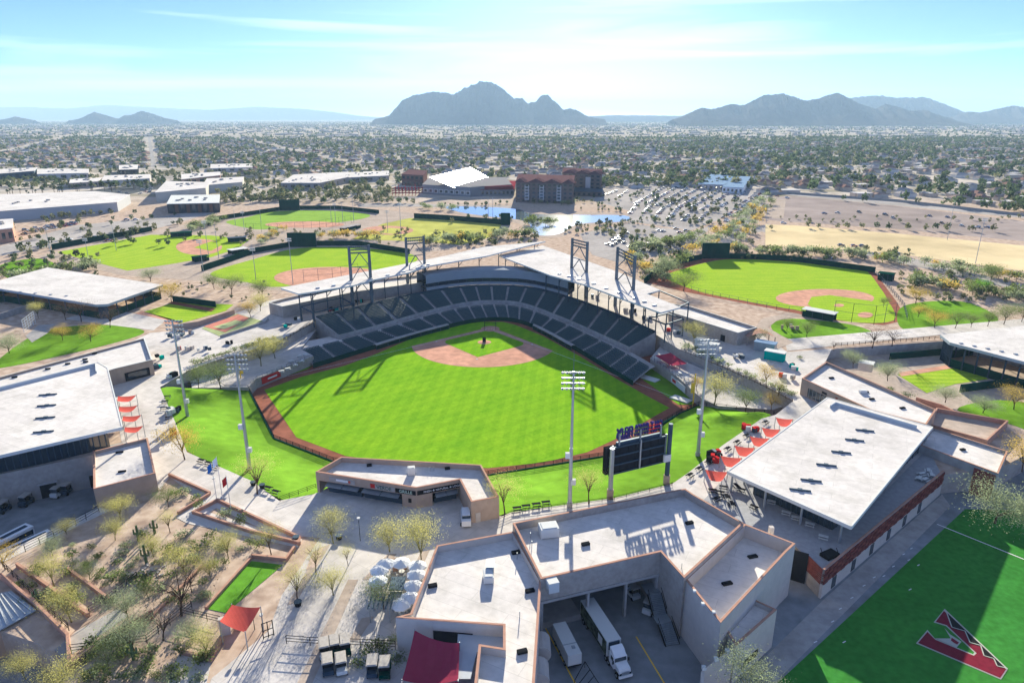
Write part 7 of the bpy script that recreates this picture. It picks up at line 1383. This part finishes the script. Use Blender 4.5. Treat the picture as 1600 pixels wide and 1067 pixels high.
SH = [(195,855),(222,838),(236,858),(118,880),(135,884),(150,872),(205,885),(215,905),(226,915),(198,905),(160,895),(152,905),(165,915),(245,880),(262,862),(290,838),(300,850),(275,775),(285,770),(305,780),(312,792),(345,862),(350,880),(335,888),(378,858),(390,850),(405,855),(310,935),(320,930),(180,1005),(190,1020),(230,1035),(245,1015),(275,1000),(300,995),(285,1020),(310,1030),(320,1025),(270,1050),(215,1055),(150,1050),(60,900),(70,930),(60,890),(95,940),(290,880),(268,900),(330,840),(355,805),(375,815),(1300,595),(1320,600),(1285,585),(1390,612),(1420,620),(1250,560),(1500,690),(1240,617),(1225,612),(1210,605),(620,1035),(560,1040),(600,1020),(610,1000),(590,1010),(575,1020)]
SH += [(g_.uniform(110, 330), g_.uniform(850, 945)) for i in range(34)] + [(g_.uniform(130, 320), g_.uniform(1000, 1065)) for i in range(22)] + [(g_.uniform(20, 120), g_.uniform(890, 950)) for i in range(8)]
for i, (x, y) in enumerate(SH): o = tree('shrub' if i % 3 else 'sageshrub', x, y, g_.uniform(.7, 1.7), 'small desert shrub on the gravel of the garden beds' if i % 3 else 'small grey desert shrub on the gravel of the garden beds', 'desert_shrub', 'shrub', group='dark desert shrubs' if i % 3 else 'grey desert shrubs', wide=1.3)
for i in range(26):      # hedge of low shrubs along both retaining walls
    u = i / 25; x, y = (300 + 128 * u, 571 - 41 * u) if i % 2 else (1072 + 166 * u, 543 + 76 * u)
    tree('shrub' if i % 4 else 'sageshrub', x, y, g_.uniform(1.2, 2.2), 'dark round shrub in the hedge above the left retaining wall' if i % 2 else 'dark round shrub in the hedge above the right retaining wall', 'hedge_shrub', 'shrub', group='left wall hedge' if i % 2 else 'right wall hedge', wide=1.2)
for i, (x, y) in enumerate([(445,512),(470,500),(520,486),(560,474),(605,463),(930,466),(985,487),(1010,500),(1055,520),(1120,545),(1150,560),(250,560),(265,590),(240,575),(1245,575),(1225,590),(1262,610),(360,538),(320,548)]):
    clutter(x, y, g_.randint(2, 5), ['dark vending stand on the left concourse behind the seats', 'dark vending stand on the right concourse behind the seats'][x > 800] if 440 < x < 1100 else ['small stand of crates and counters on the left plaza', 'small stand of crates and counters on the right plaza'][x > 800], ['black', 'dsteel', 'offwhite', 'conc', 'tealm', 'red'], 2.2)
for o_ in [o for o in bpy.data.objects if o.name.startswith('vending_stand') and ('concourse behind' in o['label'] or 'crates and counters' in o['label'])]: o_['group'] = o_['label']
def saguaro(x, y, h, label):
    v = W(x, y, 0); t_ = thing('saguaro_cactus', label, 'cactus', tuple(v)); m = mat('cactus_green', (.10, .14, .06), .9, .2, 3); MB().tube(v, (v.x, v.y, h), .28, .2, 10).build('stem', m, t_)
    for s_ in (-1, 1): a = Vector((v.x + s_ * .7, v.y, h * .45)); mb = MB(); mb.tube((v.x, v.y, h * .42), a, .16, .16, 8); mb.tube(a, a + Vector((0, 0, h * .3)), .16, .13, 8); mb.build('arm', m, t_)
for x, y, h, lab in ((217,845,3.5,'saguaro cactus in the upper garden'), (229,880,4,'saguaro cactus beside the garden centre'), (209,1030,3,'saguaro cactus near the bottom fence'), (60,940,2.6,'saguaro cactus on the shaded terrace'), (242,833,3,'saguaro cactus near the thin pale tree')): saguaro(x, y, h, lab)
bl = MB()
for i in range(60): v = W(g_.uniform(195, 260), g_.uniform(880, 920), 0); s_ = g_.uniform(.2, .5); bl.box((v.x, v.y, s_ * .3), (s_, s_ * .8, s_ * .7), g_.uniform(0, 3), .3)
tag(bl.build('boulders', M['conc']), 'scatter of pale stones among the garden cactus', 'stones', kind='stuff')
# planters with black pots on the plaza
for i, (x, y) in enumerate(((466,946),(463,844),(530,842),(410,762),(396,758))):
    v = W(x, y, 0); t_ = thing('plant_pot', ['black square pot at the foot of a thin tree by the small lawn', 'black pot at the tip of the flagpole bed', 'black pot under the bushy palo verde', 'black bin pair right of the lawn tree', 'black bin beside the lawn tree'][i], 'pot', tuple(v)); mb = MB(); mb.tube(v, (v.x, v.y, .9), .5, .65, 8); mb.build('pot', M['black'], t_); MB().tube((v.x, v.y, .9), (v.x, v.y, .94), .7, .7, 8).build('rim', M['dsteel'], t_)
for px in ([(488,862),(505,855),(495,885),(478,890)], [(602,872),(620,870),(606,895),(588,895)]): sheet('planter_bed', px, .07, M['sand'])
